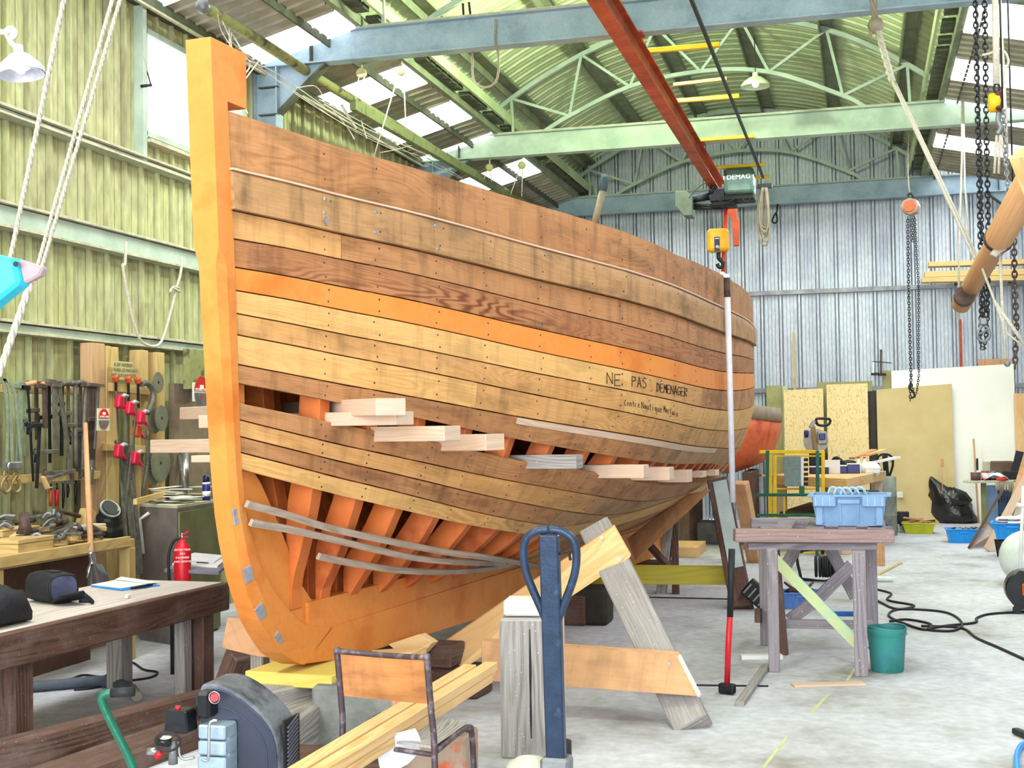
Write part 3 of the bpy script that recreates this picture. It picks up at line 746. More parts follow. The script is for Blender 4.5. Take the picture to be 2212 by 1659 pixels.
# handwriting
def strokes(S, w_=.0035, name='marker_lettering', lab=None):
    mb = MB()
    for st_ in S:
        P = [onhull(x, y, .0015) for x, y in st_]; P = [p for p in P if p]
        if len(P) > 1: mb.tube(P, w_, 4)
    return mb.build(name, M_text, hull, label=lab, kind='stuff')
LET = {'N': [[(0, 1), (0, 0), (1, 1), (1, 0)]], 'E': [[(1, 0), (0, 0), (0, 1), (1, 1)], [(0, .5), (.8, .5)]], 'P': [[(0, 1), (0, 0), (.9, .1), (.9, .4), (0, .5)]],
       'A': [[(0, 1), (.5, 0), (1, 1)], [(.2, .65), (.8, .65)]], 'S': [[(1, .1), (.4, 0), (0, .25), (.8, .55), (.9, .85), (.4, 1), (0, .9)]], 'D': [[(0, 0), (0, 1), (.7, .85), (1, .5), (.7, .1), (0, 0)]],
       'M': [[(0, 1), (.1, 0), (.5, .6), (.9, 0), (1, 1)]], 'G': [[(1, .15), (.5, 0), (0, .4), (.3, 1), (1, .9), (1, .55), (.6, .55)]], 'R': [[(0, 1), (0, 0), (.9, .1), (.9, .4), (0, .5), (.9, 1)]], "'": [[(.2, -.35), (.6, -.55)]],
       'C': [[(1, .2), (.5, 0), (0, .5), (.4, 1), (1, .85)]], 'e': [[(0, .6), (.8, .6), (.5, .3), (.1, .5), (.2, .95), (.9, .9)]], 'n': [[(0, 1), (0, .4), (.6, .35), (.8, 1)]], 't': [[(.4, 0), (.4, .9), (.8, 1)], [(0, .35), (.8, .35)]],
       'r': [[(0, 1), (0, .4), (.7, .35)]], 'a': [[(.8, .4), (.2, .4), (0, .8), (.5, 1), (.8, .5), (.9, 1)]], 'u': [[(0, .4), (.1, 1), (.7, .9), (.8, .4), (.9, 1)]], 'i': [[(.3, .4), (.3, 1)], [(.3, .1), (.3, .16)]],
       'q': [[(.8, .4), (.2, .4), (.1, .9), (.7, .9), (.8, .4), (.8, 1.5)]], 'o': [[(.4, .35), (0, .65), (.4, 1), (.8, .65), (.4, .35)]], 'l': [[(.3, 0), (.3, 1)]], 'x': [[(0, .4), (.8, 1)], [(.8, .4), (0, 1)]]}
def write(word, x0, y0, x1, y1, h, w_, gapf=.3):
    S = []; n = sum(c != "'" for c in word); cw = (x1-x0)/(n-(gapf)*0); k = 0
    for c in word:
        if c == "'":
            for st_ in LET[c]: S.append([(x0+cw*(k-1)+p[0]*cw*(1-gapf), y0+(y1-y0)*((k-1)/max(1, n-1))+p[1]*h*.8) for p in st_]); 
            continue
        for st_ in LET[c]:
            Q = []
            for i in range(len(st_)): Q.append((x0+cw*k+st_[i][0]*cw*(1-gapf), y0+(y1-y0)*(k/max(1, n-1))+st_[i][1]*h))
            S.append(Q)
        k += 1
    return S
strokes(write('NE', 1311, 805, 1345, 809, 24, 0)+write('PAS', 1365, 813, 1400, 816, 22, 0)+write("DE'MENAGER", 1419, 828, 1486, 838, 18, 0, .22), .0032, lab='handwritten NE PAS DEMENAGER in black marker')
strokes(write('Centre', 1349, 864, 1384, 868, 12, 0)+write('Nautique', 1386, 868, 1432, 877, 14, 0)+write('Morlaix', 1434, 877, 1466, 887, 13, 0), .0018, lab='faint handwritten words below the marker lettering')
# ================================================================== OVERHEAD
# crane rail: orange I-beam hung under the tie beams, runs down the shed
rail = thing('crane_rail', 'rust orange overhead monorail beam running down the shed under the roof ties', 'crane rail', (-1.93, 8, 5.0))
ibeam(MB(), (-1.93, YF, 5.03), (-1.93, 19.2, 5.03), .22, .13, .016).build('rail_beam', M_crane, rail)
for Y in YS[:4]+[19.1]: MB().box((-1.93, Y, 5.148), (.2, .2, .016)).build('hanger_plate', M_crane, rail)
trk = thing('festoon_track', 'thin dark festoon cable track on yellow arms beside the orange crane rail', 'cable track', (-1.26, 8, 5.1))
MB().box((-1.265, 7.3, 5.07), (.028, 22.5, .035)).build('track', M_iron, trk)
for Y in (6.9, 9.4, 12.2, 14.2, 16.25, 18.1, 19.0):
    MB().box((-1.58, Y, 5.165), (.75, .05, .045)).build('bracket_arm', M_yel, trk, bev=.004)
# trolley and wire rope hoist on the rail
HY = 18.2
ho = thing('electric_hoist', 'dark green electric wire rope hoist hanging on the orange rail', 'hoist', (-1.9, HY, 5.0))
M_hoist = mat('dark_green_enamel', '#4b6b62', '#3c584f', rough=.35, scale=6, bump=.03)
def HP(x, y, Y=HY): return at(x, y, Y=Y)
a, b = HP(1568, 372), HP(1632, 424); c = (a+b)/2
dh = MB().box((c.x, HY-.1, c.z), (b.x-a.x, .42, a.z-b.z)).build('drum_housing', M_hoist, ho, bev=.05, seg=3)
a1 = HP(1565, 424); b1 = HP(1632, 436)
MB().box(((a1.x+b1.x)/2+.01, HY-.05, (a1.z+b1.z)/2), (b1.x-a1.x-.02, .34, .1)).build('drum_housing', M_black, ho, bev=.02)
text('DEMAG', .095, M_wtext, dh, V(c.x, HY-.314, c.z+.045), (1, 0, 0), (0, 0, 1), ext=.003)
for dx in (-.2, .2): MB().box((c.x+dx, HY-.315, c.z+.045), (.012, .006, .045)).build('stripe', M_wtext, dh)
for p_, q_, r_ in (((1490, 432), (1532, 424), .055), ((1498, 443), (1560, 446), .028), ((1498, 450), (1560, 449), .022)):
    MB().cyl(HP(*p_), HP(*q_), r_, n=12).build('gear_tube', M_iron, ho)
MB().box(HP(1553, 425), (.22, .34, .2)).build('trolley_frame', M_iron, ho, bev=.02)
MB().box(HP(1566, 441), (.34, .3, .1)).build('trolley_frame', M_black, ho, bev=.02)
for x_ in (1536, 1572):
    for dy in (-.14, .14): MB().cyl(HP(x_, 412, HY+dy)-V(.03, 0, 0), HP(x_, 412, HY+dy)+V(.03, 0, 0), .06, n=14).build('trolley_wheel', M_iron, ho)
P = [HP(*q) for q in ((1462, 417), (1484, 416), (1499, 430), (1499, 470), (1480, 470), (1463, 450))]
MB().prism([V(p.x, HY-.18, p.z) for p in P], (0, .32, 0)).build('counterweight', mat('grey_green_enamel', '#5e6b5a', '#4f5b4b', rough=.5), ho, bev=.008)
for pts in (((1488, 428), (1510, 404), (1530, 392)), ((1545, 430), (1570, 438), (1592, 424)), ((1600, 424), (1612, 436), (1626, 424))):
    MB().tube(smooth([HP(*q, Y=HY-.3) for q in pts], 5), .006, 5).build('cable', M_black, ho)
# rope fall, hook block, hook
hb = thing('hook_block', 'yellow crane hook block with blue label, hanging from the hoist above the boat', 'hook block', HP(1550, 560))
M_hook = mat('amber_enamel', '#e6a413', '#d69208', rough=.35, bump=.02)
a, b = HP(1528, 496), HP(1575, 544); c = (a+b)/2
shh = MB().box((c.x, HY, c.z), (b.x-a.x, .2, a.z-b.z)).build('sheave_housing', M_hook, hb, bev=.05, seg=3)
MB().box(HP(1549, 527, HY-.102), (.075, .006, .2)).build('label_plate', mat('navy_label', '#20264a', rough=.5, bump=0), shh)
text('4t', .07, M_wtext, shh, HP(1550, 533, HY-.107), (1, 0, 0), (0, 0, 1))
MB().box(HP(1549, 515, HY-.107), (.055, .004, .01)).build('stripe', M_wtext, hb)
MB().tube(smooth([HP(*q) for q in ((1552, 546), (1553, 558), (1561, 566), (1560, 576), (1553, 577), (1549, 570))], 5), [.03]*12+[.026]*14, 8).build('hook', M_iron, hb)
for dx in (-.1, -.075, -.02):
    MB().tube([(c.x+dx, HY+.02, a.z), (c.x+dx-.01, HY+.02, HP(1545, 448).z)], .006, 5).build('wire_rope', M_iron, hb)
sl = thing('lifting_sling', 'orange lifting sling hanging down behind the yellow hook block to the hull', 'sling', HP(1565, 600))
MB().tube([HP(1568, 448, HY+.1), HP(1566, 500, HY+.1), HP(1563, 560, HY+.1), HP(1562, 600, HY+.1)], .03, 8).build('strap', mat('orange_webbing', '#d0492a', '#bd3d22', rough=.8), sl)
rs = thing('rail_stop', 'orange painted end bracket of the crane rail hanging behind the hoist', 'bracket', HP(1590, 530, 19.3))
P = [HP(*q, Y=19.3) for q in ((1566, 400), (1588, 400), (1592, 470), (1597, 476), (1596, 530), (1584, 531), (1581, 478), (1572, 462))]
MB().prism(P, (0, .1, 0)).build('bracket_plate', M_crane, rs, bev=.006)
cb = thing('cable_bundle', 'bundle of grey festoon cable hanging in a long loop beside the hoist', 'cable', HP(1655, 540))
M_cab = mat('grey_cable_sheath', '#9a917f', '#7f7766', rough=.7)
for k in range(9):
    w_ = random.uniform(2, 13); x0 = 1650+random.uniform(-3, 3); bt = 470+random.uniform(10, 62); dy = random.uniform(-.08, .08)
    P = [HP(x0-2, 405, HY+dy), HP(x0-w_, 440, HY+dy), HP(x0-w_*.9, bt-15, HY+dy), HP(x0+4, bt, HY+dy), HP(x0+6+w_*.5, bt-18, HY+dy), HP(x0+5+w_*.4, 440, HY+dy), HP(x0+4, 405, HY+dy)]
    MB().tube(smooth(P, 4), .013, 5).build('cable_loop', M_cab, cb)
MB().box(HP(1652, 402), (.2, .12, .05)).build('cable_clamp', M_iron, cb)
P = [HP(*q, Y=21.35) for q in ((1680, 441), (1679, 455), (1672, 466), (1668, 478), (1674, 482), (1679, 476), (1677, 462))]
lk = thing('hanging_hook', 'small steel hook with a line hanging right of the cable bundle', 'hook', HP(1674, 480, 21.35)); MB().tube(smooth(P, 4), .014, 6).build('hook', M_iron, lk)
# yellow service arms already on the track; high bay lamp and bare lamp by the rail
def lampshade(o, r, h, name, lab, mt, up, cat='lamp', bulbc='#ffffff', be=0):
    t = thing(name, lab, cat, o); o = V(o); up = V(up).normalized()
    pr = [(r, 0), (r*.97, .02), (r*.8, h*.45), (r*.42, h*.8), (r*.2, h*.92), (r*.2, h*1.2), (r*.16, h*1.25)]
    mb = MB(); mb.lathe(o, pr, 28, up, caps=False); mb.lathe(o, [(q[0]*.97, q[1]-.004) for q in pr[:4]], 28, up, caps=False)
    mb.build('lamp_shade', mt, t)
    k = MB(); k.tube([o+up*(h*.25)+up*(r*.0), o+up*h*.55], .034, 10); k.sphere(o+up*h*.22, r*.24, 12)
    k.build('bulb', mat('bulb_glass_'+name, bulbc, rough=.1, bump=0, emit=be), t); return t
lp = at(46, 160, D=4.6)
L1 = lampshade(lp, .082, .085, 'enamel_lamp', 'white enamel lamp with bulb hanging by the left edge of the photo', mat('white_enamel', '#dcdce4', '#b4b4c0', rough=.3, scale=20, bump=.03), (-.13, 0, 1), be=.25)
P = [at(*q, D=4.6) for q in ((42, 112), (30, 98), (22, 86), (30, 66), (20, 62), (8, 70), (-12, 64))]
MB().tube(smooth(P, 6), .010, 7).build('rope_wrapped_cord', M_rope, L1)
MB().tube(smooth([at(*q, D=4.6) for q in ((22, 86), (34, 78), (30, 64), (14, 74), (24, 92))], 5), .007, 6).build('cord_knot', M_rope, L1)
M_lglass = mat('frosted_bell_glass', '#c9d6bc', '#b5c4a6', rough=.2, bump=0)
L2 = lampshade(at(1632, 187, Y=15), .17, .13, 'bell_lamp', 'translucent bell lamp under the barrel roof right of the crane rail', M_lglass, (0, 0, 1), be=1.2)
MB().tube([at(1632, 165, Y=15), at(1631, 158, Y=15)+V(0, 0, .42)], .006, 6).build('lamp_cord', M_iron, L2)
for X_, Y_, Z_, lb in ((-2.16, 12.6, 5.78, 'lit bare hall lamp above the nearest tie beam left of the crane rail'), (-1.87, 4.2, 5.75, 'lit bare globe added as unseen fill nearer the door, above the view')):  # the globe nearer the door is an added fill source
    L3 = thing('hall_and_fill_lamp', lb, 'lamp', (X_, Y_, Z_)); MB().sphere((X_, Y_, Z_), .075, 14).build('bulb', mat('lit_globe', '#e6ffd8', '#e6ffd8', bump=0, emit=8), L3)
    MB().cyl((X_, Y_, Z_+.07), (X_, Y_, Z_+.16), .03, n=12).build('socket', M_iron, L3); MB().tube([(X_, Y_, Z_+.15), (X_, Y_, 6.8)], .006, 6).build('lamp_cord', M_iron, L3)
ob = thing('wooden_lath', 'thin orange-brown lath lying up under the truss left of the bell lamp', 'lath', at(1500, 178, Y=14.8))
MB().beam(at(1455, 183, Y=14.8), at(1570, 170, Y=14.8), .05, .035).build('lath', W_pine, ob)
# mossy pipe and timber along the left eave, loose wires
M_moss = mat('mossy_pipe', '#84875f', '#565144', rough=.9, scale=9, c3='#90945e', bump=.3)
def PP(x, y): return at(x, y, X=-5.15)
pipe = thing('roof_pipe', 'mossy green pipe slung along the left eave above the boat', 'pipe', PP(760, 220))
P = [PP(440, 15), PP(560, 88), PP(700, 178), PP(850, 268), PP(960, 337), PP(1075, 404), PP(1180, 462)]
MB().tube(smooth(P, 3), .048, 12).build('pipe', M_moss, pipe)
MB().sphere(PP(439, 14), .066, 10).build('pipe_cap', M_grey, pipe)
for q in ((810, 245), (884, 297)): MB().tube([PP(q[0]-2, q[1]-12), PP(q[0]+3, q[1]+16)], .02, 6).build('strap', M_iron, pipe)
tim = thing('mossy_timber', 'long square green-stained timber lashed on top of the eave pipe', 'timber', PP(900, 290))
MB().beam(at(762, 226, X=-5.0), at(1085, 412, X=-5.0), .07, .11).build('timber', mat('green_stained_timber', '#75805c', '#5f694a', rough=.9, scale=10, c3='#828a5c'), tim, bev=.004)
wr_ = thing('loose_wires', 'tangle of pale loose wires drooping along the left eave by the stem', 'wires', PP(520, 150)); wr_['kind'] = 'stuff'
WX = [((470, 30), (480, 70), (520, 120), (600, 160), (700, 230)), ((480, 45), (500, 95), (500, 150), (515, 185)), ((495, 60), (498, 110), (520, 160), (540, 140), (520, 105), (500, 70)), ((500, 70), (495, 140), (505, 160), (530, 150), (512, 110)),
      ((500, 90), (600, 175), (720, 255), (830, 310), (930, 345)), ((520, 120), (640, 200), (760, 280), (862, 330)), ((560, 130), (520, 190), (528, 230), (535, 245)), ((640, 190), (680, 186), (700, 210)),
      ((700, 225), (760, 262), (840, 300), (900, 325), (960, 350)), ((720, 240), (750, 275), (765, 300)), ((780, 260), (792, 300)), ((820, 330), (860, 322), (900, 310)), ((860, 300), (930, 345), (1000, 385)), ((690, 215), (800, 275), (900, 340), (1010, 392))]
k = MB()
for q in WX: k.tube(smooth([at(x_, y_, X=-5.0+random.uniform(-.12, .1)) for x_, y_ in q], 5), random.choice((.004, .005, .007)), 4)
k.build('wire', M_rope, wr_)
tf = thing('fluorescent_tube', 'broken white fluorescent tube dangling from the eave wires', 'lamp', PP(752, 255)); MB().cyl(PP(738, 228), PP(768, 277), .016, n=8).build('tube', M_white, tf)
# pulleys with lines, hung under the tie beams
def pulley(px, py, Y, lines, lab, r=.05, topy=None):
    c = at(px, py, Y=Y); t = thing('rope_pulley', lab, 'pulley', c, 'small wooden rope pulleys under the roof ties')
    MB().lathe(c-V(0, .02, 0), [(r*.4, 0), (r, .004), (r, .014), (r*.8, .02), (r, .026), (r, .036), (r*.4, .04)], 14, (0, 1, 0)).build('pulley_block', mat('dirty_yellow_block', '#b5b283', '#9a9768', rough=.8), t)
    if topy: MB().tube([c, at(px+1, topy, Y=Y)], .008, 6).build('pulley_strop', M_rope, t)
    for (x1, y1), (x2, y2) in lines:
        MB().tube([at(x1, y1, Y=Y), at(x2, y2, Y=Y)], .007, 5).build('line', M_rope, t)
    return t
pulley(781, 158, 11.6, (((776, 165), (768, 214)), ((786, 165), (790, 224))), 'pale rope pulley under the nearest tie, left one of the two', topy=141)
pulley(867, 152, 11.6, (((861, 160), (806, 345)), ((872, 160), (877, 280))), 'pale rope pulley under the nearest tie, right one of the two', topy=132)
pulley(1057, 362, 16.4, (((1052, 368), (1045, 388)), ((1060, 368), (1062, 392))), 'yellowed rope pulley under the middle tie, left one of the two', topy=345)
pulley(1127, 357, 16.4, (((1123, 363), (1103, 420)), ((1129, 363), (1127, 425))), 'yellowed rope pulley under the middle tie, right one of the two', topy=340)
hs = thing('hanging_cable_loop', 'grey cable looped over the near tie beam left of centre', 'cable', at(1045, 190, Y=11.5))
MB().tube(smooth([at(*q, Y=11.515) for q in ((1021, 112), (1021, 160), (1028, 180), (1050, 189), (1070, 178), (1077, 150), (1076, 118), (1070, 90), (1071, 42))], 5), .011, 6).build('cable', M_cab, hs)
hk = thing('dark_cable_ends', 'two dark cable ends dangling above the near tie beam', 'cable', at(1010, 45, Y=11.7))
for q in (((1000, 8), (1002, 44)), ((1013, 5), (1018, 45))): MB().tube([at(*q[0], Y=11.7), at(*q[1], Y=11.7)], .012, 6).build('cable_end', M_iron, hk)
wlp = thing('wire_loops', 'thin wire loops tied round the middle tie beam left end', 'wire', at(965, 330, Y=16.4))
MB().tube(smooth([at(*q, Y=16.3) for q in ((955, 310), (965, 330), (975, 350), (972, 318), (960, 345), (958, 312))], 5), .005, 4).build('wire', M_rope, wlp)
st = thing('wall_stay_bar', 'slim steel diagonal stay between eave and nearest tie beam', 'stay', at(745, 50, X=-4.8)); MB().tube([at(790, 2, X=-4.6), at(722, 76, X=-5.0)], .018, 6).build('stay', M_grey, st)
sp_ = thing('pole', 'weathered pole with dark tip standing up behind the boat sheer', 'pole', at(1296, 470, Y=11.8))
MB().tube([at(1284, 484, Y=11.8), at(1302, 412, Y=11.8)], .033, 8).build('pole', M_cab, sp_); MB().tube([at(1302, 412, Y=11.8), at(1307, 378, Y=11.8)], .04, 8).build('pole_tip', mat('dark_blue_wrap', '#3d5661', '#2f444d', rough=.6), sp_)
# ropes running up at the left
def twist(mb, p0, p1, r, sag=0, n=60):
    p0, p1 = V(p0), V(p1); d, s_, u = frame_of(p1-p0); L = (p1-p0).length
    for k in range(3):
        P = []
        for i in range(n+1):
            a_ = i/n*L/(r*9)*2*math.pi+k*2.094; P.append(p0.lerp(p1, i/n)-V(0, 0, 4*sag*(i/n)*(1-i/n))+(s_*math.cos(a_)+u*math.sin(a_))*r*.5)
        mb.tube(P, r*.58, 5)
    return mb
ropesL = [((140, -10), (22, 560), 'thick rope running down from the roof behind the teal spar, leftmost', .0105), ((246, -12), (74, 600), 'rope hanging at the left side, upper twin of the middle pair', .0085), ((263, -12), (84, 600), 'rope hanging at the left side, lower twin of the middle pair', .0085)]
for a_, b_, lb, r_ in ropesL:
    t = thing('rope', lb, 'rope', at(*b_, D=5.6)); twist(MB(), at(*a_, D=5.2), at(*b_, D=5.6), r_, n=150).build('rope', M_rope, t)
t = thing('rope', 'single rope continuing below the teal spar to the wall rack', 'rope', at(0, 800, D=5.6)); twist(MB(), at(72, 596, D=5.62), at(-4, 812, D=5.6), .016, n=90).build('rope', M_rope, t)
ts = thing('teal_spar', 'teal painted spar end with metal tip poking in at the left edge', 'spar', at(20, 600, D=4.4))
P = [at(*q, D=4.4) for q in ((-60, 538), (-5, 552), (28, 558), (40, 612), (-20, 660), (-60, 700))]
dep = V(.015, .06, 0)
MB().prism(P, dep).build('spar_body', mat('teal_paint', '#35b4cc', '#2ba5bf', rough=.45, bump=.03), ts, bev=.01)
P = [at(*q, D=4.4)+V(.003, .02, 0) for q in ((28, 558), (83, 576), (74, 594), (40, 612))]; MB().prism(P, V(.008, .03, 0)).build('metal_tip', mat('mauve_zinc', '#a58e94', '#87757c', rough=.5), ts, bev=.006)
MB().cyl(at(34, 570, D=4.38), at(34, 570, D=4.44), .009, n=8).build('rivet', M_iron, ts)
# rope slung on the wall
rp = thing('slung_rope', 'rope hanging in a long U from the middle wall girt', 'rope', at(330, 745, X=-5.55))
MB().tube(smooth([at(*q, X=-5.55) for q in ((272, 522), (270, 570), (265, 576), (276, 640), (290, 700), (306, 738), (334, 748), (352, 730), (372, 660), (380, 625), (390, 590), (393, 555))], 6), .012, 7).build('rope', M_rope, rp)
MB().tube(smooth([at(*q, X=-5.53) for q in ((386, 622), (374, 620), (367, 632), (372, 622), (388, 630))], 5), .010, 6).build('rope_knot', M_rope, rp)
# ------------------------------------------------ hanging gear at the right
r1 = thing('rope_tackle', 'twin white ropes knotted on the near tie beam running down right', 'rope', at(1890, 50, Y=11.3))
k = MB(); twist(k, at(1885, -12, Y=11.2), at(1890, 55, Y=11.2), .03, n=20); k.sphere(at(1892, 55, Y=11.2), .07, 8); k.tube([at(1888, 60, Y=11.2), at(1876, 82, Y=11.2)], .018, 6); k.build('knot', M_cab, r1)
twist(MB(), at(1896, 66, Y=11.2), at(1928, 178, Y=10.9), .028, n=40).build('rope', M_rope, r1)
MB().tube([at(1926, 172, Y=10.9), at(2112, 572, Y=9.5)], .012, 7).build('rope', M_rope, r1); MB().tube([at(1934, 180, Y=10.9), at(2122, 580, Y=9.5)], .012, 7).build('rope', M_rope, r1)
r2 = thing('thin_rope_pair', 'thin rope pair falling from the middle tie beam at right', 'rope', at(2075, 640, Y=12))
MB().tube([at(2078, 218, Y=16.2), at(2078, 330, Y=16.2), at(2072, 520, Y=16.2), at(2070, 690, Y=16.2)], .014, 6).build('rope', M_rope, r2)
MB().tube([at(2081, 218, Y=16.2), at(2084, 400, Y=16.2), at(2098, 560, Y=16.2)], .012, 6).build('rope', M_rope, r2)
def chain(name, lab, pts, link, Y, w_=.9, m=M_iron, group=None, up=None):
    """real interlocking links along a polyline of pixels"""
    P = [at(x_, y_, Y=Y) for x_, y_ in pts]; t = thing(name, lab, 'chain', P[-1], group)
    k = MB(); pitch = link*.72; acc = 0; i = 0; side = 0
    for a_, b_ in zip(P[:-1], P[1:]):
        d, s_, u = frame_of(b_-a_, (0, 1, 0)); L = (b_-a_).length; q = 0
        while q < L-pitch*.5:
            c = a_+d*(q+pitch/2); ax = s_ if side else u; side ^= 1; R = []
            for j in range(10):
                an = 2*math.pi*j/10; R.append(c+d*math.cos(an)*link*.5+ax*math.sin(an)*link*.33*w_)
            k.tube(R, link*.115, 4, closed=True); q += pitch
    k.build('chain_links', m, t, kind='stuff')
    if up: MB().tube([P[0], V(P[0].x, P[0].y, up)], .006, 5).build('support_line', M_iron, t)
    return t
c1 = chain('hoist_chain', 'dark load chain hanging at right, left run of the pair', [(2107, -8), (2113, 300), (2117, 480), (2123, 690)], .052, 9.6, up=5.2)
c2 = chain('hoist_chain', 'dark load chain hanging at right, right run of the pair', [(2127, -8), (2131, 300), (2135, 500), (2131, 690)], .052, 9.6, up=5.2)
c3 = chain('hoist_chain', 'thin hand chain loop under the heavy chain hook at right', [(2117, 300), (2122, 520), (2118, 700), (2119, 752), (2126, 752), (2133, 700), (2137, 560)], .038, 9.9, up=5.2)
sw = thing('chain_hook', 'steel swivel hook joining the pair of dark chains at right', 'hook', at(2124, 725, Y=9.6))
MB().box(at(2124, 695, Y=9.6), (.05, .05, .05)).build('swivel', M_grey, sw, bev=.008)
MB().tube(smooth([at(*q, Y=9.6) for q in ((2124, 700), (2114, 715), (2113, 730), (2125, 738), (2137, 728), (2136, 712), (2126, 702))], 5), .010, 7).build('hook', M_grey, sw)
MB().tube([at(2114, 722, Y=9.55), at(2134, 712, Y=9.55)], .008, 6).build('latch', M_grey, sw)
def redhoist():
    c = at(1967, 447, Y=17.5); t = thing('chain_block', 'small orange-red faced chain block hanging in front of the back wall', 'chain hoist', c)
    d = V(-.25, -1, 0).normalized()
    MB().lathe(c-d*.09, [(.10, 0), (.115, .01), (.115, .14), (.10, .16)], 8, d).build('block_body', mat('cream_cast_metal', '#b8a08c', '#8d7a6a', rough=.5, metal=.2), t, bev=.01)
    MB().lathe(c+d*.07, [(.075, 0), (.08, .004), (.072, .02)], 10, d).build('face_plate', mat('coral_paint', '#e8603a', '#dc5230', rough=.4), t)
    MB().tube(smooth([at(*q, Y=17.5) for q in ((1967, 432), (1972, 424), (1966, 418), (1960, 424))], 5), .014, 6).build('top_hook', M_iron, t)
    MB().tube([at(1965, 420, Y=17.5), at(1962, 395, Y=17.5), at(1962, 285, Y=17.5)], .006, 5).build('line', M_rope, t)
    MB().tube([at(1966, 420, Y=17.5), at(1959, 350, Y=17.5), at(1963, 290, Y=17.5)], .004, 5).build('line', M_rope, t)
redhoist()
chain('hand_chain', 'long thin chain falling from the orange-faced chain block, left run', [(1961, 468), (1963, 640), (1968, 812), (1966, 868)], .05, 17.5)
chain('hand_chain', 'long thin chain falling from the orange-faced chain block, right run', [(1976, 468), (1984, 620), (1985, 810), (1980, 850), (1974, 848), (1969, 830)], .04, 17.5)
chain('hand_chain', 'short chain tail hanging under the orange-faced chain block', [(1970, 468), (1972, 520)], .045, 17.4)
hk2 = thing('chain_hook', 'small dark hook at the end of the long back chain', 'hook', at(1968, 845, Y=17.5))
MB().tube(smooth([at(*q, Y=17.5) for q in ((1968, 826), (1964, 838), (1972, 846), (1976, 856), (1968, 860))], 5), .016, 6).build('hook', M_iron, hk2)
def yelblock():
    c = at(2155, 220, Y=8.6); t = thing('chain_block', 'yellow and brown chain block hanging at the upper right', 'chain hoist', c)
    MB().lathe(at(2146, 222, Y=8.6)-V(.03, 0, 0), [(.05, 0), (.06, .01), (.06, .06), (.045, .075)], 14, (1, 0, 0)).build('hand_wheel_cover', M_yel, t)
    MB().box(at(2157, 220, Y=8.6), (.05, .10, .12)).build('block_body', mat('brown_enamel', '#5b2f22', '#482218', rough=.3), t, bev=.012)
    MB().box(at(2166, 218, Y=8.6), (.022, .11, .13)).build('side_plate', M_white, t, bev=.006)
    R = [at(2153+6*math.cos(a_/10*6.283), 190+9*math.sin(a_/10*6.283), Y=8.6) for a_ in range(10)]; MB().tube(R, .009, 6, closed=True).build('top_hook', M_iron, t)
    for x0, x1 in ((2147, 2150), (2152, 2155)): MB().tube([at(x0, -8, Y=8.6), at(x0+2, 100, Y=8.6), at(x1, 182, Y=8.6)], .014, 7).build('rope', M_rope, t)
    MB().tube([at(2160, -8, Y=8.6), at(2166, 110, Y=8.6), at(2172, 230, Y=8.6), at(2176, 330, Y=8.6)], .009, 6).build('rope', M_rope, t)
    MB().tube(smooth([at(*q, Y=8.6) for q in ((2122, 119), (2140, 115), (2156, 106), (2170, 112), (2178, 130), (2176, 146))], 4), .008, 5).build('rope_tail', M_rope, t)
    MB().tube(smooth([at(*q, Y=8.6) for q in ((2158, 240), (2156, 262), (2162, 276), (2154, 290))], 4), .018, 6).build('lower_hook', M_grey, t)
    for x0, x1 in ((2153, 2148), (2160, 2157), (2162, 2176)): MB().tube([at(x0, 292, Y=8.6), at(x1, 375, Y=8.6)], .009, 6).build('rope', M_rope, t)
yelblock()
chain('hand_chain', 'grey hand chain beside the yellow chain block at upper right', [(2166, 236), (2171, 300), (2176, 400), (2184, 470)], .04, 8.5, m=M_grey, up=5.2)
chain('hand_chain', 'rusty chain hanging from the big spars at the right edge', [(2190, 480), (2192, 620), (2196, 700), (2192, 800)], .05, 9.0, m=M_rust, up=5.2)
# slung mast spars
M_spar = wood('varnished_spar', '#d3a274', '#a4764c', '#b98a60', 30, .3, fibre=.3, ringmix=.15)
def spar(pts, D0, D1, radii, lab, cat='spar'):
    P = [at(x_, y_, D=D0+(D1-D0)*i/(len(pts)-1)) for i, (x_, y_) in enumerate(pts)]
    t = thing('mast_spar', lab, cat, P[0]); MB().tube(P, radii, 20).build('spar', M_spar, t); return t, P
t, P = spar([(2260, 330), (2160, 512), (2158, 514), (2075, 660)], 6.6, 8.6, [.082, .078, .066, .06], 'thick pale wooden mast slung at the right, narrowing to its tip')
for (x_, y_), r_ in (((2158, 515), .085), ((2083, 640), .066)):
    a_ = at(x_, y_, D=7.5 if y_ < 600 else 8.4); d = (P[3]-P[0]).normalized(); MB().cyl(a_-d*.02, a_+d*.02, r_, n=20).build('rope_band', M_rust, t)
t, P = spar([(2255, 388), (2200, 470), (2120, 600)], 7.0, 8.8, [.03, .04, .04], 'second thinner spar slung just under the thick mast')
lsh = thing('rope_lashing', 'lashed rope end round the slung mast', 'rope', at(2155, 535, D=7.3)); MB().tube(smooth([at(*q, D=7.3) for q in ((2185, 520), (2168, 526), (2158, 540), (2146, 552), (2152, 544), (2170, 534))], 5), .02, 7).build('rope', M_rope, lsh)
mk = thing('boom_end', 'square-cut pale boom hanging at the right edge above the mast', 'spar', at(2200, 330, D=6.2))
MB().beam(at(2216, 325, D=6.2), at(2272, 470, D=6.3), .14, .11).build('boom', W_pine, mk, bev=.01)
t = thing('rope', 'rope line crossing down to the right edge below the mast', 'rope', at(2205, 730, D=8)); MB().tube([at(2150, 655, D=8), at(2216, 748, D=8)], .012, 6).build('rope', M_rope, t); MB().tube([at(2122, 580, D=8), at(2175, 720, D=8), at(2216, 752, D=8)], .008, 6).build('rope', M_rope, t)
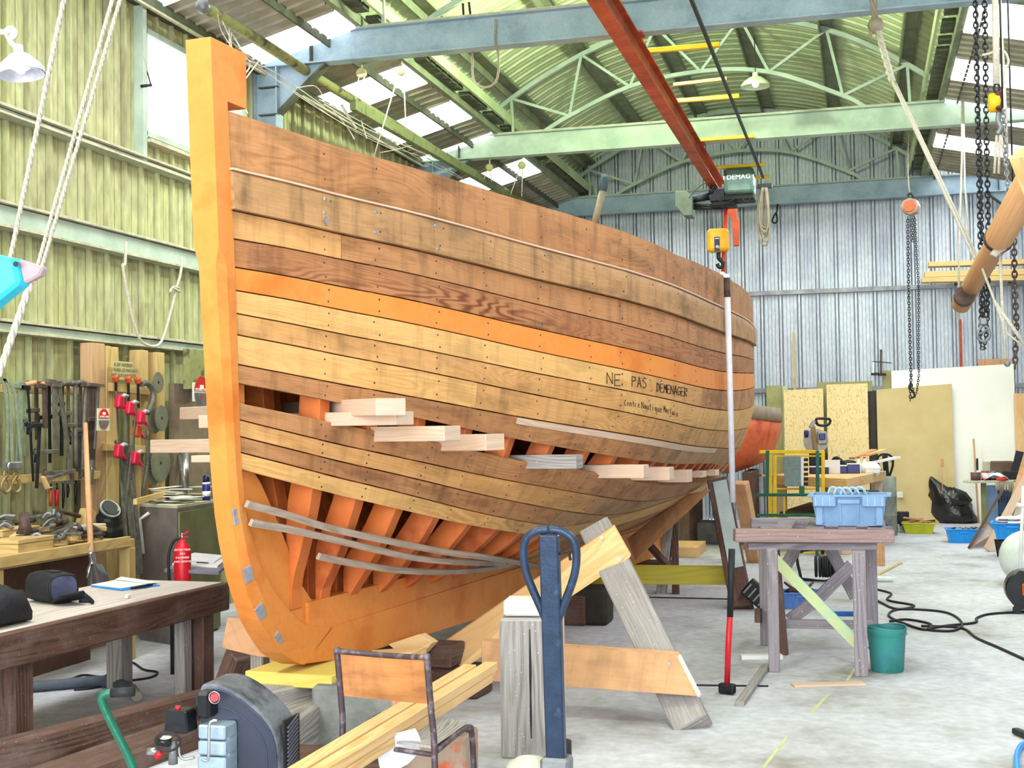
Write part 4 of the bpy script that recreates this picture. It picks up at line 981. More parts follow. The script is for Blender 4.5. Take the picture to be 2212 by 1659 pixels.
t = thing('rope', 'vertical white rope under the mast with a small shackle', 'rope', at(2172, 775, D=8)); MB().tube([at(2160, 540, D=8), at(2164, 640, D=8), at(2172, 775, D=8)], .010, 6).build('rope', M_rope, t); MB().sphere(at(2176, 786, D=8), .02, 6).build('shackle', M_grey, t)
# timber rack on the back wall
for i, (x0, x1, y0, y1) in enumerate(((2005, 2230, 572, 566), (1997, 2230, 594, 588), (1990, 2225, 606, 601))):
    t = thing('racked_plank', ['top plank of the three stored on the back wall rack', 'middle plank of the three stored on the back wall rack', 'bottom plank of the three on the back wall rack'][i], 'plank', at(x0, y0, Y=21.2), 'planks on the back wall rack')
    MB().beam(at(x0, y0, Y=21.1-i*.1), at(x1, y1, Y=21.1-i*.1), .22, .075 if i != 1 else .09).build('plank', W_yel, t, bev=.004)
t = thing('rack_bracket', 'steel bracket carrying the planks on the back wall', 'bracket', (1.9, 21.3, 3.6)); MB().box((1.5, 21.3, 3.76), (.05, .7, .04)).box((2.3, 21.3, 3.76), (.05, .7, .04)).build('bracket', M_iron, t)
# white pole hung on the hull side
pl = thing('clamped_pole', 'long white pole standing upright against the aft side of the hull', 'pole', at(1583, 1085, D=12))
def pp(x, y): q = onhull(x, y, .06); return q
P = [q for q in (pp(1571, 640), pp(1574, 740), pp(1577, 850), pp(1580, 930)) if q]; d0 = min((RM@(np.array(q)-CAM))[2] for q in P)-.02; P = [at(1571, 640, D=d0), at(1577, 850, D=d0), at(1583, 1085, D=d0)]
MB().tube(P, .024, 12).build('pole', mat('white_plastic', '#dcdce2', '#c8c8d2', rough=.4), pl)
MB().tube([at(1570, 600, D=d0), at(1571, 642, D=d0)], .026, 10).build('pole_sleeve', M_rust, pl)
MB().tube(smooth([at(*q, D=d0) for q in ((1556, 592), (1562, 590), (1568, 600), (1572, 592), (1572, 612), (1566, 602))], 4), .012, 6).build('plastic_wrap', M_white, pl)
# ================================================================== LEFT WALL BAY
def W(x, y, X=-5.45): return at(x, y, X=X)
def wallbar(mb, x0, y0, x1, y1, w_, t_, X=-5.45): return mb.beam(W(x0, y0, X), W(x1, y1, X), w_, t_, up=(1, 0, 0))
studs = [(198, 742, 1210, 29, 'wide pale stud left of the tool rack end', wood('pinkish_stud', '#c2a07a', '#a5805a', None, 18, .6, ringmix=.4)), (221, 748, 1215, 11, 'narrow yellow stud beside the wide pale stud', W_yel), (234, 750, 1215, 17, 'rounded yellow stud left of the red clamps', W_yel), (298, 757, 1090, 18, 'stud carrying the clamp hook board, right side', W_yel), (334, 762, 1085, 17, 'stud behind the circular saw blades', W_yel)]
for x_, y0, y1, wp, lb, m in studs:
    t = thing('wall_stud', lb, 'timber post', W(x_, y1, -5.58), 'timber studs on the left wall')
    a_, b_ = W(x_, y0, -5.58), W(x_, y1, -5.58); ww = (W(x_+wp/2, y0, -5.58)-W(x_-wp/2, y0, -5.58)).length
    MB().box((-5.57, (a_.y+b_.y)/2, a_.z/2), (.10, ww, a_.z)).build('stud', m, t, bev=.004)
t = thing('wall_board', 'tall brown board standing at the wall by the stem', 'board', W(432, 1060, -5.5))
MB().box((-5.55, W(432, 900).y+.1, 1.0), (.05, .8, 2.0)).build('board', mat('brown_grey_board', '#8d7d6a', '#77685a', rough=.8), t)
t = thing('wall_post', 'mossy yellow post above the extinguisher sign by the stem', 'timber post', W(430, 820, -5.4)); MB().box((-5.45, W(430, 780, -5.4).y, 2.12), (.06, .26, .34)).build('post', M_moss, t, bev=.004)
def rail_(x0, y0, x1, y1, h, nm, lb):
    t = thing(nm, lb, 'rail', W(x0, y0)); MB().beam(W(x0, y0, -5.5), W(x1, y1, -5.5), .04, h).build('rail_board', W_yel, t, bev=.003); return t
rail_(-40, 838, 190, 846, .055, 'tool_rail', 'upper yellow rail holding the row of clamps')
rail_(-40, 1040, 212, 1026, .06, 'tool_rail', 'lower yellow rail under the row of clamps')
rail_(238, 836, 330, 846, .065, 'clamp_rail', 'short hook board over the red clamps')
rail_(226, 965, 318, 972, .06, 'clamp_rail', 'lower hook board among the red clamps, split in two')
M_clamp = mat('grimy_clamp_steel', '#76746c', '#55534c', rough=.6, metal=.4, scale=14)
M_clampg = mat('green_webbing', '#8d9a83', '#6f7f6b', rough=.8, scale=14)
def fclamp(x, y0, x2, y2, wbar, jaws, lb, m=M_clamp, X=-5.4):
    """bar clamp: rail, fixed head, sliding jaw with spindle and handle"""
    t = thing('bar_clamp', lb, 'clamp', W(x, y0, X), 'clamps hung on the tool rail')
    wallbar(MB(), x, y0, x2, y2, wbar, .012, X).build('bar', m, t)
    MB().beam(W(x+3, y0+3, X), W(x-18, y0+1, X+.0), .03, .03).build('fixed_jaw', m, t, bev=.003)
    for jy, jl in jaws:
        f = (jy-y0)/(y2-y0); xx = x+(x2-x)*f
        k = MB(); k.beam(W(xx+3, jy, X), W(xx-jl, jy+2, X), .035, .028); k.build('sliding_jaw', m, t, bev=.003)
        MB().cyl(W(xx-jl+3, jy-6, X), W(xx-jl+3, jy+24, X), .008, n=8).build('spindle', M_iron, t)
    return t
fclamp(118, 822, 121, 975, .05, [(975, 48)], 'widest flat steel bar clamp at the rail centre')
fclamp(96, 832, 98, 925, .045, [], 'short brown bar clamp left of the widest one', M_rust)
fclamp(128, 830, 157, 1046, .038, [(1020, 60)], 'long slanting steel bar clamp crossing the lower rail')
fclamp(60, 835, 72, 1040, .012, [(915, 8)], 'thin dark bar clamp with bright cast jaw', M_iron)
fclamp(86, 915, 79, 1055, .024, [(918, 22)], 'dark iron bar clamp hanging low in front of the rail', M_iron, -5.36)
fclamp(44, 832, 40, 1000, .05, [], 'pale strap clamp third from the left edge', M_clampg)
def gclamp(x, y0, y1, wd, lb, m=M_clamp, X=-5.42, tilt=0):
    t = thing('deep_clamp', lb, 'clamp', W(x, y0, X), 'clamps hung on the tool rail')
    P = [W(*q, X) for q in ((x-wd, y0+4), (x-wd*.5, y0), (x-4, y0+1), (x, y0+10), (x-tilt*.3, y0+45), (x-tilt, y1))]
    MB().tube(smooth(P, 5), .017, 8).build('curved_arm', m, t)
    MB().beam(W(x-tilt*.5, (y0+y1)/2, X), W(x-tilt*.5-20, (y0+y1)/2+1, X), .03, .03).build('sliding_jaw', m, t, bev=.003)
    return t
for x_, y0_, x2_, y2_, w_, jw, m_, lb in ((-6, 826, -4, 1010, .04, 20, M_clamp, 'flat bar clamp cut by the left photo edge'), (54, 828, 50, 985, .028, 14, M_clampg, 'greenish bar clamp beside the thin dark one'), (78, 826, 80, 950, .03, 18, M_rust, 'brown bar clamp between the thin dark and short brown ones'),
    (106, 828, 108, 1000, .022, 26, M_iron, 'narrow black bar clamp left of the widest one'), (134, 828, 133, 985, .03, 18, M_iron, 'black bar clamp right of the widest one'), (147, 826, 149, 955, .024, 20, M_clamp, 'slim steel clamp before the curved arms'), (174, 830, 172, 1035, .026, 24, M_clamp, 'steel bar clamp between the two curved arms')):
    fclamp(x_, y0_, x2_, y2_, w_, [((y0_*2+y2_)/3+random.uniform(-15, 60), jw)], lb, m_, -5.44)
for x_, lb in ((66, 'left'), (100, 'middle'), (150, 'right')):
    t = thing('screw_tool', 'wooden screw handle lying on the upper tool rail, '+lb, 'hand tool', W(x_, 828, -5.42), 'wooden grips on the tool rail'); MB().tube([W(x_-12, 830, -5.43), W(x_+10, 827, -5.41)], [.014, .02], 8).build('grip', (W_ply if lb != 'right' else M_clamp), t)
gclamp(163, 826, 1010, 30, 'curved deep throat clamp right of the slanting bar, left one')
gclamp(186, 826, 1030, 30, 'curved deep throat clamp next to the dark clamp bunch', tilt=9)
for i, (x_, lb) in enumerate(((195, 'leftmost'), (201, 'middle'), (207, 'rightmost'))):
    t = fclamp(x_, 830, x_-6, 1010, .03, [(905, 4)], lb+' of the three dark iron clamps before the bright bar', M_rust)
t = thing('bright_clamp', 'shiny blue-white steel bar clamp at the right end of the rail', 'clamp', W(212, 833, -5.34))
wallbar(MB(), 213, 834, 205, 970, .02, .012, -5.34).build('bar', M_chrome, t); MB().beam(W(190, 831, -5.34), W(222, 833, -5.34), .03, .02).build('head', M_chrome, t); wallbar(MB(), 200, 994, 196, 1046, .028, .02, -5.34).build('lower_bar', M_chrome, t); MB().beam(W(180, 1011, -5.34), W(206, 1012, -5.34), .014, .014).build('tommy_bar', M_chrome, t)
for i, (x0, x1, lb) in enumerate(((10, 15, 'leftmost webbing strap draped from the rail to its ratchet'), (20, 22, 'second webbing strap draped from the rail'), (30, 36, 'third webbing strap with green tail'))):
    t = thing('webbing_strap', lb, 'strap', W(x0, 1000, -5.38), 'webbing straps on the rail')
    P = [W(6+i*2, 818, -5.38), W(x0, 845, -5.38), W(x1, 900, -5.38), W(x1-2+i*6, 1005, -5.38)]
    k = MB(); P = smooth(P, 5); k.grid([[p+V(0, -.016, 0), p+V(0, .016, 0)] for p in P]); k.grid([[p+V(.004, -.016, 0), p+V(.004, .016, 0)] for p in P]); k.build('webbing', M_clampg, t)
t = thing('ratchet', 'bright metal ratchet buckle at the foot of the straps', 'ratchet', W(30, 1010, -5.36)); MB().box(W(28, 1006, -5.36), (.05, .13, .05)).build('ratchet_body', M_grey, t, bev=.006); MB().cyl(W(18, 1000, -5.34), W(18, 1014, -5.34), .012, n=8).build('spindle', M_chrome, t)
M_brass = mat('tarnished_brass', '#a08c5c', '#7a6a46', rough=.5, metal=.4)
for x_, lb in ((13, 'brass coloured snap hook hanging lowest at the left edge'), (35, 'brass coloured snap hook hanging right of its twin')):
    t = thing('snap_hook', lb, 'hook', W(x_, 1060, -5.36), 'snap hooks under the straps')
    P = [W(x_+a_, 1046+b_, -5.36) for a_, b_ in ((-2, -16), (-9, -2), (-8, 12), (0, 18), (9, 10), (8, -2), (2, -14))]; MB().tube(smooth(P, 4), .012, 8).build('hook_body', M_brass, t)
    MB().tube([W(x_+math.cos(q/8*6.283)*5, 1024+math.sin(q/8*6.283)*6, -5.36) for q in range(8)], .007, 6, closed=True).build('eye', M_brass, t)
t = thing('drawknife', 'long pale lever tool lying across the lower rail', 'hand tool', W(130, 1030, -5.36)); MB().beam(W(100, 1036, -5.36), W(160, 1016, -5.36), .03, .02).build('blade', M_clamp, t); MB().beam(W(92, 1030, -5.36), W(103, 1055, -5.36), .03, .02).build('handle', W_yel, t)
MB().tube([W(103, 1055, -5.35), W(120, 1051, -5.35)], .006, 5).build('wire', M_chrome, t)
for x_, c_, lb in ((110, M_crane, 'orange handled chisel below the lower rail'), (123, M_red, 'red handled cutter below the lower rail')):
    t = thing('hand_tool', lb, 'hand tool', W(x_, 1090, -5.5), 'tools hanging below the rail'); MB().tube([W(x_, 1058, -5.5), W(x_-1, 1094, -5.5)], [.017, .012], 8).build('handle', c_, t); MB().tube([W(x_, 1058, -5.5), W(x_, 1044, -5.5)], .006, 6).build('shank', M_iron, t)
for x_, y0, y1, lb in ((136, 1040, 1098, 'first'), (146, 1042, 1075, 'second'), (163, 1030, 1090, 'third')):
    t = thing('hand_tool', lb+' dark drill bit or spanner hanging right of the red cutter', 'hand tool', W(x_, y1, -5.5), 'dark tools hanging below the rail'); MB().tube([W(x_, y0, -5.5), W(x_+1, (y0+y1)/2, -5.5), W(x_, y1, -5.5)], [.006, .012, .006], 6).build('shank', M_iron, t); MB().sphere(W(x_, y0, -5.5), .016, 8).build('head', M_grey, t)
# signs
def sign(x0, y0, x1, y1, lb, X=-5.36, panel=M_white):
    a_, b_ = W(x0, y0, X), W(x1, y1, X); t = thing('wall_sign', lb, 'sign', W((x0+x1)/2, y1, X))
    c_ = (a_+b_)/2; pl_ = MB().box(c_, (.006, abs(b_.y-a_.y), abs(a_.z-b_.z))).build('sign_plate', panel, t); return pl_, c_, abs(b_.y-a_.y), abs(a_.z-b_.z)
def extsign(x0, y0, x1, y1, lb, X):
    t, c_, w_, h_ = sign(x0, y0, x1, y1, lb, X, mat('ivory_plastic', '#d8d2b8', '#cdc6aa', rough=.5) if x0 < 300 else M_white)
    r = w_*.42; n = 16
    P = [c_+V(.004, math.cos(a_)*r, h_*.06+math.sin(a_)*r*1.05) for a_ in np.linspace(0, math.pi, n)]; MB().prism(P, (.003, 0, 0)).build('red_panel', mat('sign_red', '#cc2b22', '#c2251c', rough=.5, bump=0), t)
    P = [c_+V(.004, math.cos(a_)*r, -h_*.04+math.sin(a_)*r*1.0) for a_ in np.linspace(math.pi, 2*math.pi, n)]; MB().prism(P, (.003, 0, 0)).build('grey_panel', M_grey, t)
    MB().box(c_+V(.008, 0, h_*.27), (.004, r*.5, r*.3)).build('pictogram', M_wtext, t)
    text('EXTINCTEUR', r*.30, M_wtext, t, c_+V(.0085, 0, h_*.12), (0, 1, 0), (0, 0, 1), ext=.0008)
    MB().box(c_+V(.008, 0, -h_*.25), (.002, r*.25, r*.25), ((1, 0, 0), (0, 1, 1), (0, -1, 1))).build('red_diamond', MATS['sign_red'], t)
extsign(210, 882, 236, 930, 'extinguisher sign on the stud left of the red clamps', -5.33)
extsign(416, 826, 452, 868, 'extinguisher sign on the board beside the orange stem', -5.33)
t, c_, w_, h_ = sign(244, 779, 287, 822, 'yellowed notice plate with lines of capitals above the red clamps', -5.46, mat('yellowed_notice', '#bfbb8d', '#b0ab7c', rough=.6))
for i, l in enumerate(('IL EST INTERDIT', "D'UTILISER LES MACHINES", 'SANS AUTORISATION')):
    text(l, .036, mat('brown_print', '#6b6138', rough=.7, bump=0), t, c_+V(.006, -.0, h_*.30-i*h_*.28), (0, 1, 0), (0, 0, 1), ext=.0006)
# red clamps
M_cred = mat('crimson_clamp', '#c81f43', '#b0183a', rough=.4, bump=.03)
RC = [(258, 868, 268, 1150, 'topmost'), (280, 882, 283, 1190, 'second from the top'), (304, 902, 262, 1180, 'third from the top'), (296, 930, 290, 1210, 'orange faced fourth'), (256, 975, 285, 1035, 'lowest at left'), (292, 990, 300, 1240, 'lowest at right')]
for i, (x_, y_, x2, y2, lb) in enumerate(RC):
    X = -5.33+.03*(i % 3); t = thing('quick_clamp', 'crimson trigger clamp, '+lb+' of the bunch by the saw blades', 'clamp', W(x2, y2, X), 'crimson trigger clamps')
    c_ = W(x_, y_, X); k = MB(); k.box(c_, (.05, .07, .10), ((1, 0, 0), (0, 1, -.25), (0, .25, 1))); cbd = k.build('clamp_body', M_cred if i != 3 else mat('orange_face', '#e0582c', '#d84a20', rough=.4), t, bev=.014, seg=2)
    MB().tube([c_+V(0, .02, .03), c_+V(.0, .07, .05), c_+V(0, .115, .045)], [.016, .017, .012], 8).build('grip', mat('grey_grip', '#b5aeb0', '#9b9496', rough=.5), cbd)
    MB().tube([c_+V(0, .02, -.01), c_+V(0, .07, -.045), c_+V(0, .11, -.06)], [.016, .014, .010], 8).build('trigger', M_cred, cbd)
    MB().beam(c_+V(-.02, -.015, .08), W(x2, y2, X-.01), .022, .008, up=(1, 0, 0)).build('bar', M_clamp, t)
for x_, y_, lb in ((250, 818, 'small red clamp head left on the hook board'), (277, 820, 'red clamp head right of it on the hook board'), (298, 822, 'rusty clamp head at the right of the hook board')):
    t = thing('small_clamp', lb, 'clamp', W(x_, y_, -5.4), 'clamp heads on the hook board'); MB().box(W(x_, y_, -5.42), (.04, .05, .05), ((1, 0, 0), (0, 1, .4), (0, -.4, 1))).build('head', M_crane, t, bev=.008); MB().beam(W(x_, y_, -5.42), W(x_+1, y_+60, -5.42), .02, .012, up=(1, 0, 0)).build('bar', M_iron, t)
t = thing('leaning_bars', 'bundle of long steel bars leaning below the red clamps', 'steel bars', W(295, 1235, -5.2))
for x0, x1, q in ((262, 278, 0), (268, 292, 1), (275, 300, 2), (286, 306, 3)): MB().beam(W(x0-4, 960, -5.42), W(x1, 1240, -5.15), .03, .012, up=(1, 0, 0)).build('bar', M_clamp, t)
t = thing('big_c_clamp', 'large grey curved clamp arm between red clamps and saw blades', 'clamp', W(322, 890, -5.42))
MB().tube(smooth([W(*q, -5.42) for q in ((305, 830), (318, 828), (330, 842), (330, 865), (318, 893))], 5), .024, 8).build('curved_arm', M_clamp, t)
# circular saw blades, toothed
def sawblade(x_, y_, r, n, lb, X=-5.42, dbl=False):
    c_ = W(x_, y_, X); t = thing('saw_blade', lb, 'saw blade', c_-V(0, 0, r), 'saw blades on the left wall')
    for j in range(2 if dbl else 1):
        o = V(-.03*j, -.05*j, -.02*j); P = []
        for i in range(n):
            a_ = 2*math.pi*i/n; P.append(c_+o+V(0, math.cos(a_)*r*1.0, math.sin(a_)*r)); a_ += 2*math.pi/n*.75; P.append(c_+o+V(0, math.cos(a_)*r*.93, math.sin(a_)*r*.93))
        MB().prism(P, (.006, 0, 0)).build('toothed_disc', mat('dull_saw_steel', '#8c8d7c', '#6f7062', rough=.5, metal=.4), t)
    MB().cyl(c_+V(.004, 0, 0), c_+V(.008, 0, 0), .012, n=10).build('arbor_hole', M_black, t); return t
sawblade(341, 826, .085, 26, 'small dusty saw blade, top of the wall column'); sawblade(348, 903, .105, 24, 'middle saw blade, dark toothed rim, doubled', dbl=True); sawblade(346, 1000, .155, 34, 'largest saw blade, lowest on the wall, doubled', dbl=True)
t = thing('band_saw_blade', 'coiled toothed saw blade strip below the largest disc', 'saw blade', W(312, 1060, -5.4)); MB().tube(smooth([W(*q, -5.4) for q in ((318, 930), (318, 1000), (312, 1040), (309, 1066), (312, 1080))], 5), .012, 6).build('blade_strip', M_clamp, t)
t = thing('leaning_tube', 'bright steel tube leaning by the cabinet beside the wall edge', 'tube', W(400, 1065, -5.3)); MB().tube([W(386, 985, -5.45), W(402, 1066, -5.2)], .016, 8).build('tube', M_clamp, t); MB().tube([W(397, 975, -5.5), W(399, 1062, -5.4)], .04, 12).build('wide_tube', M_chrome, t)
# metal bin cabinet with papers, spray can, extinguisher
cz = at(383, 1098, X=-4.95).z
c0 = at(383, 1098, z=cz); cl_ = at(302, 1094, z=cz); cr_ = at(470, 1084, z=cz); bk = cl_+(cr_-c0)
cab = thing('steel_cabinet', 'battered grey and green steel cabinet beside the orange stem', 'cabinet', V(c0.x, c0.y, 0))
M_cabg = mat('greasy_grey_steel', '#8a837c', '#6c655f', rough=.5, metal=.3, scale=3, c3='#7b7470'); M_cabn = mat('khaki_green_steel', '#7d8058', '#66683f', rough=.6, scale=3)
MB().prism([c0, cl_, bk, cr_], (0, 0, -cz), ).build('cabinet_body', M_cabg, cab)
d = (cr_-c0); nn = V(d.y, -d.x, 0).normalized()
MB().prism([c0+nn*.006-V(0, 0, .03), cr_+nn*.006-V(0, 0, .03), V(cr_.x, cr_.y, .02)+nn*.006, V(c0.x, c0.y, .02)+nn*.006], nn*.012).build('side_panel', M_cabn, cab, label='khaki green side panel with orange smear')
MB().prism([p+V(0, 0, 0) for p in (c0, cl_, bk, cr_)], (0, 0, .02)).build('cabinet_top', M_dust, cab)
top = [c0, cl_, bk, cr_]
for i in range(14):
    u, v = random.random(), random.random(); p = c0.lerp(cr_, .08+u*.84).lerp(cl_.lerp(bk, .08+u*.84), .1+v*.8)+V(0, 0, .03+.008*i)
    a_ = random.uniform(0, 3.1); t = thing('loose_paper', ('large', 'narrow', 'crumpled')[i % 3]+(' white sheet' if i % 3 else ' pale green card')+' on the steel cabinet, '+('bottom', 'low', 'middle', 'upper', 'top')[i//3]+' of the heap', 'paper', p, 'papers heaped on the cabinet')
    MB().box(p, (random.uniform(.14, .36), random.uniform(.05, .16), .004), ((math.cos(a_), math.sin(a_), random.uniform(-.04, .04)), (-math.sin(a_), math.cos(a_), 0), (0, 0, 1))).build('sheet', M_white if i % 3 else mat('pale_green_card', '#b8bb9a', '#a5a888'), t)
t = thing('lath', 'yellow lath at the back edge of the papers on the cabinet', 'lath', W(330, 1070, -5.2)); MB().beam(W(292, 1084, -5.1), W(372, 1062, -5.3), .03, .04).build('lath', W_yel, t)
p = at(446, 1081, z=cz+.02); t = thing('spray_can', 'blue spray can with white label on the cabinet', 'spray can', p)
MB().cyl(p, p+V(0, 0, .15), .032, n=18).build('can_body', mat('navy_blue', '#232d7a', '#1c2468', rough=.3), t); MB().cyl(p+V(0, 0, .15), p+V(0, 0, .2), .028, .024, n=18).build('cap', mat('dark_navy', '#1b1c48', rough=.3), t); MB().cyl(p+V(0, 0, .035), p+V(0, 0, .075), .0328, n=18).build('label_band', M_white, t); MB().cyl(p+V(0, 0, .13), p+V(0, 0, .145), .0328, n=18).build('label_band', M_white, t)
# white L-shaped offcut leaning at cabinet
t = thing('white_bracket', 'white painted metal strut leaning on the left of the cabinet', 'strut', at(312, 1190, D=10)); MB().tube([at(322, 1108, D=9.9), at(302, 1122, D=9.9), at(310, 1196, D=9.9)], .014, 6).build('strut', M_white, t)
ex = at(394, 1168, D=8.6); ez = ex.z-.30
t = thing('fire_extinguisher', 'red fire extinguisher standing before the steel cabinet', 'fire extinguisher', V(ex.x, ex.y, 0))
MB().lathe((ex.x, ex.y, ex.z-.42), [(.055, 0), (.056, .02), (.056, .34), (.05, .38), (.028, .41), (.018, .43)], 24).build('cylinder', M_red, t); cyo = t.children[0]
MB().box((ex.x, ex.y, (ex.z-.42)/2), (.12, .12, ex.z-.42)).build('stand', M_iron, t)
MB().tube([(ex.x, ex.y, ex.z+.0), (ex.x, ex.y, ex.z+.05)], .012, 8).build('valve', M_chrome, t)
MB().beam((ex.x-.01, ex.y, ex.z+.03), (ex.x+.06, ex.y-.02, ex.z+.07), .014, .008).build('handle', M_red, t); MB().beam((ex.x-.01, ex.y, ex.z+.02), (ex.x+.055, ex.y-.02, ex.z+.03), .014, .008).build('lever', M_red, t)
MB().tube(smooth([(ex.x, ex.y, ex.z+.02), (ex.x-.05, ex.y-.02, ex.z+.0), (ex.x-.085, ex.y-.03, ex.z-.10), (ex.x-.085, ex.y-.02, ex.z-.3)], 5), .010, 8).build('hose', M_black, t)
nd = (V(0, 0, 1.6)-V(ex.x, ex.y, 1.6)).normalized(); sd = V(-nd.y, nd.x, 0)
for i, s_ in enumerate(('EXTINCTEUR', 'EAU', 'PULVERISEE', 'AVEC ADDITIF')): text(s_, .017, M_wtext, cyo, V(ex.x, ex.y, ex.z-.055-i*.026)+nd*.058, sd, (0, 0, 1), ext=.0006)
# shovel
t = thing('shovel', 'round point shovel with wooden handle leaning on the wall bench', 'shovel', at(208, 1290, X=-4.85))
MB().tube([at(184, 915, X=-5.3), at(190, 1060, X=-5.12), at(197, 1192, X=-4.95)], [.016, .02, .02], 10).build('handle', W_ply, t)
MB().tube(smooth([at(*q, X=-4.94+.0) for q in ((196, 1190), (200, 1215), (194, 1232), (190, 1250))], 5), [.024]*6+[.022]*6+[.014]*4, 10).build('socket', M_chrome, t)
P = []
for i in range(9):
    v = i/8; wd = 24*(math.sin(min(v*1.5+.25, 1)*math.pi/2))*(1 if v < .6 else math.sqrt(max(0, 1-((v-.6)/.42)**2)))
    P.append([at(204+u*wd+v*4, 1218+v*86, X=-4.9)+V(-.04*(1-u*u)+.02, 0, 0) for u in (-1, -.5, 0, .5, 1)])
sb = MB(); sb.grid(P); sb.grid([[p+V(.004, 0, 0) for p in r] for r in P]); sb.build('blade', M_chrome, t)
# wall bench with clutter
bz = at(150, 1190, X=-5.05).z
fa, fb = at(10, 1208, X=-4.98), at(294, 1164, X=-4.98)
bt = thing('wall_bench', 'low yellow wooden bench along the left wall heaped with scrap', 'bench', V(-5.3, 8, 0))
y0, y1, zt_ = fa.y-.15, fb.y, (fa.z+fb.z)/2
MB().box((-5.31, (y0+y1)/2, zt_-.03), (.64, y1-y0, .06)).build('bench_top', W_yel, bt, bev=.004)
MB().box((-4.975, (y0+y1)/2-.05, zt_-.01), (.03, y1-y0-.1, .07)).build('front_lip', W_yel, bt, bev=.003)
for yy in (y1-.05, y0+.1): MB().box((-5.02, yy, (zt_-.06)/2), (.08, .09, zt_-.06)).build('leg', W_yel, bt, bev=.004)
MB().box((-5.3, (y0+y1)/2, (zt_-.06)/2), (.03, y1-y0-.2, zt_-.06)).build('back_panel', mat('dark_brown_panel', '#6d5347', '#553f35', rough=.9, scale=3), bt)
def onb(x_, y_, X): p = at(x_, y_, X=X); return V(X, p.y, zt_)
def cl_thing(nm, lb, cat, fn, grp=None):
    return None
for i, (x_, X, s_, lb) in enumerate(((48, -5.08, (.2, .36, .11), 'small yellow wooden box with lid at the bench front'), (18, -5.38, (.2, .42, .09), 'lower of the yellow boxes stacked at the left bench end'), (20, -5.38, (.18, .38, .05), 'yellow board on top of the stacked boxes'))):
    p = onb(x_, 1180, X); z0_ = .0 if i < 2 else .095; t = thing('wooden_box', lb, 'box', p+V(0, 0, z0_))
    MB().box(p+V(0, 0, z0_+s_[2]*.36), (s_[0], s_[1], s_[2]*.68)).build('box_body', W_yel, t, bev=.003); MB().box(p+V(0, 0, z0_+s_[2]*.85), (s_[0]+.006, s_[1]+.006, s_[2]*.26)).build('lid', W_yel, t, bev=.003)
p = onb(54, 1150, -5.15)+V(0, 0, .12); t = thing('cast_boot', 'rusty cast iron shoe last standing on the yellow box', 'casting', p); MB().tube([p, p+V(0, .0, .05), p+V(0, -.01, .13)], [.055, .035, .03], 12).build('stem', M_rust, t); MB().box(p+V(.0, .03, .012), (.07, .16, .025)).build('sole', M_rust, t, bev=.01)
p = at(232, 1160, X=-5.25); p.z = zt_; t = thing('black_duct_elbow', 'black open pipe elbow standing at the bench right end', 'pipe', p); MB().tube(smooth([p+V(0, .03, 0), p+V(0, .02, .08), p+V(.01, 0, .15), p+V(.03, -.02, .2)], 4), [.10]*4+[.085]*5+[.07]*4, 18).build('elbow', M_iron, t)
q_ = p+V(.03, -.02, .2); MB().cyl(q_, q_+V(.012, -.006, .012), .078, n=20).build('rim', M_grey, t); MB().cyl(q_+V(.010, -.006, .012), q_+V(.016, -.008, .017), .064, n=20).build('opening', M_black, t)
for i in range(72):
    yy = random.uniform(y0+.55, y1-.2); xx = random.uniform(-5.5, -5.05); L_ = random.uniform(.08, .26); zz_ = zt_+random.uniform(.015, .10+(.10 if xx < -5.25 else 0)); a_ = random.uniform(0, 3.14); tl = random.uniform(-.35, .35)
    d = V(math.cos(a_)*.9, math.sin(a_), tl).normalized(); c_ = V(xx, yy, zz_+abs(tl)*L_*.3); kind_ = i % 4
    m = (M_rust, M_clamp, W_yel, M_grey)[kind_]
    t = thing('scrap_fitting', ('rusty rod', 'flat eye bar', 'yellow offcut', 'bent rod')[kind_]+' on the wall bench heap, '+('far left', 'left', 'middle', 'right', 'far right')[min(4, int(5*(yy-y0-.55)/(y1-y0-.75)))]+(', at the back' if xx < -5.35 else ', halfway back' if xx < -5.2 else ', near the front'), 'scrap', c_-V(0, 0, .02), 'scrap heaped on the wall bench')
    if kind_ == 0: MB().tube([c_-d*L_/2, c_+d*L_/2], .016, 7).build('rod', m, t)
    elif kind_ == 1:
        MB().beam(c_-d*L_/2, c_+d*L_/2, .035, .012).build('flat_bar', m, t); MB().cyl(c_+d*L_/2-V(0, 0, .012), c_+d*L_/2+V(0, 0, .012), .022, n=8).build('eye', m, t)
    elif kind_ == 2: MB().beam(c_-d*L_/2, c_+d*L_/2, .05, .03).build('offcut', m, t, bev=.003)
    else: MB().tube(smooth([c_-d*L_/3, c_+V(0, 0, .03), c_+d*L_/3], 4), .012, 6).build('bent_rod', m, t)
p = onb(170, 1130, -5.35); t = thing('timber_offcut', 'square timber offcut standing tilted at the back of the bench', 'offcut', p); MB().beam(p, p+V(0, .12, .2), .1, .07).build('offcut', W_yel, t, bev=.004)
p = onb(180, 1150, -5.2); t = thing('timber_offcut', 'flat rounded offcut lying on the heap behind the shovel', 'offcut', p+V(0, 0, .08)); MB().beam(p+V(0, -.12, .1), p+V(.02, .18, .1), .1, .035).build('offcut', M_rope, t, bev=.006)
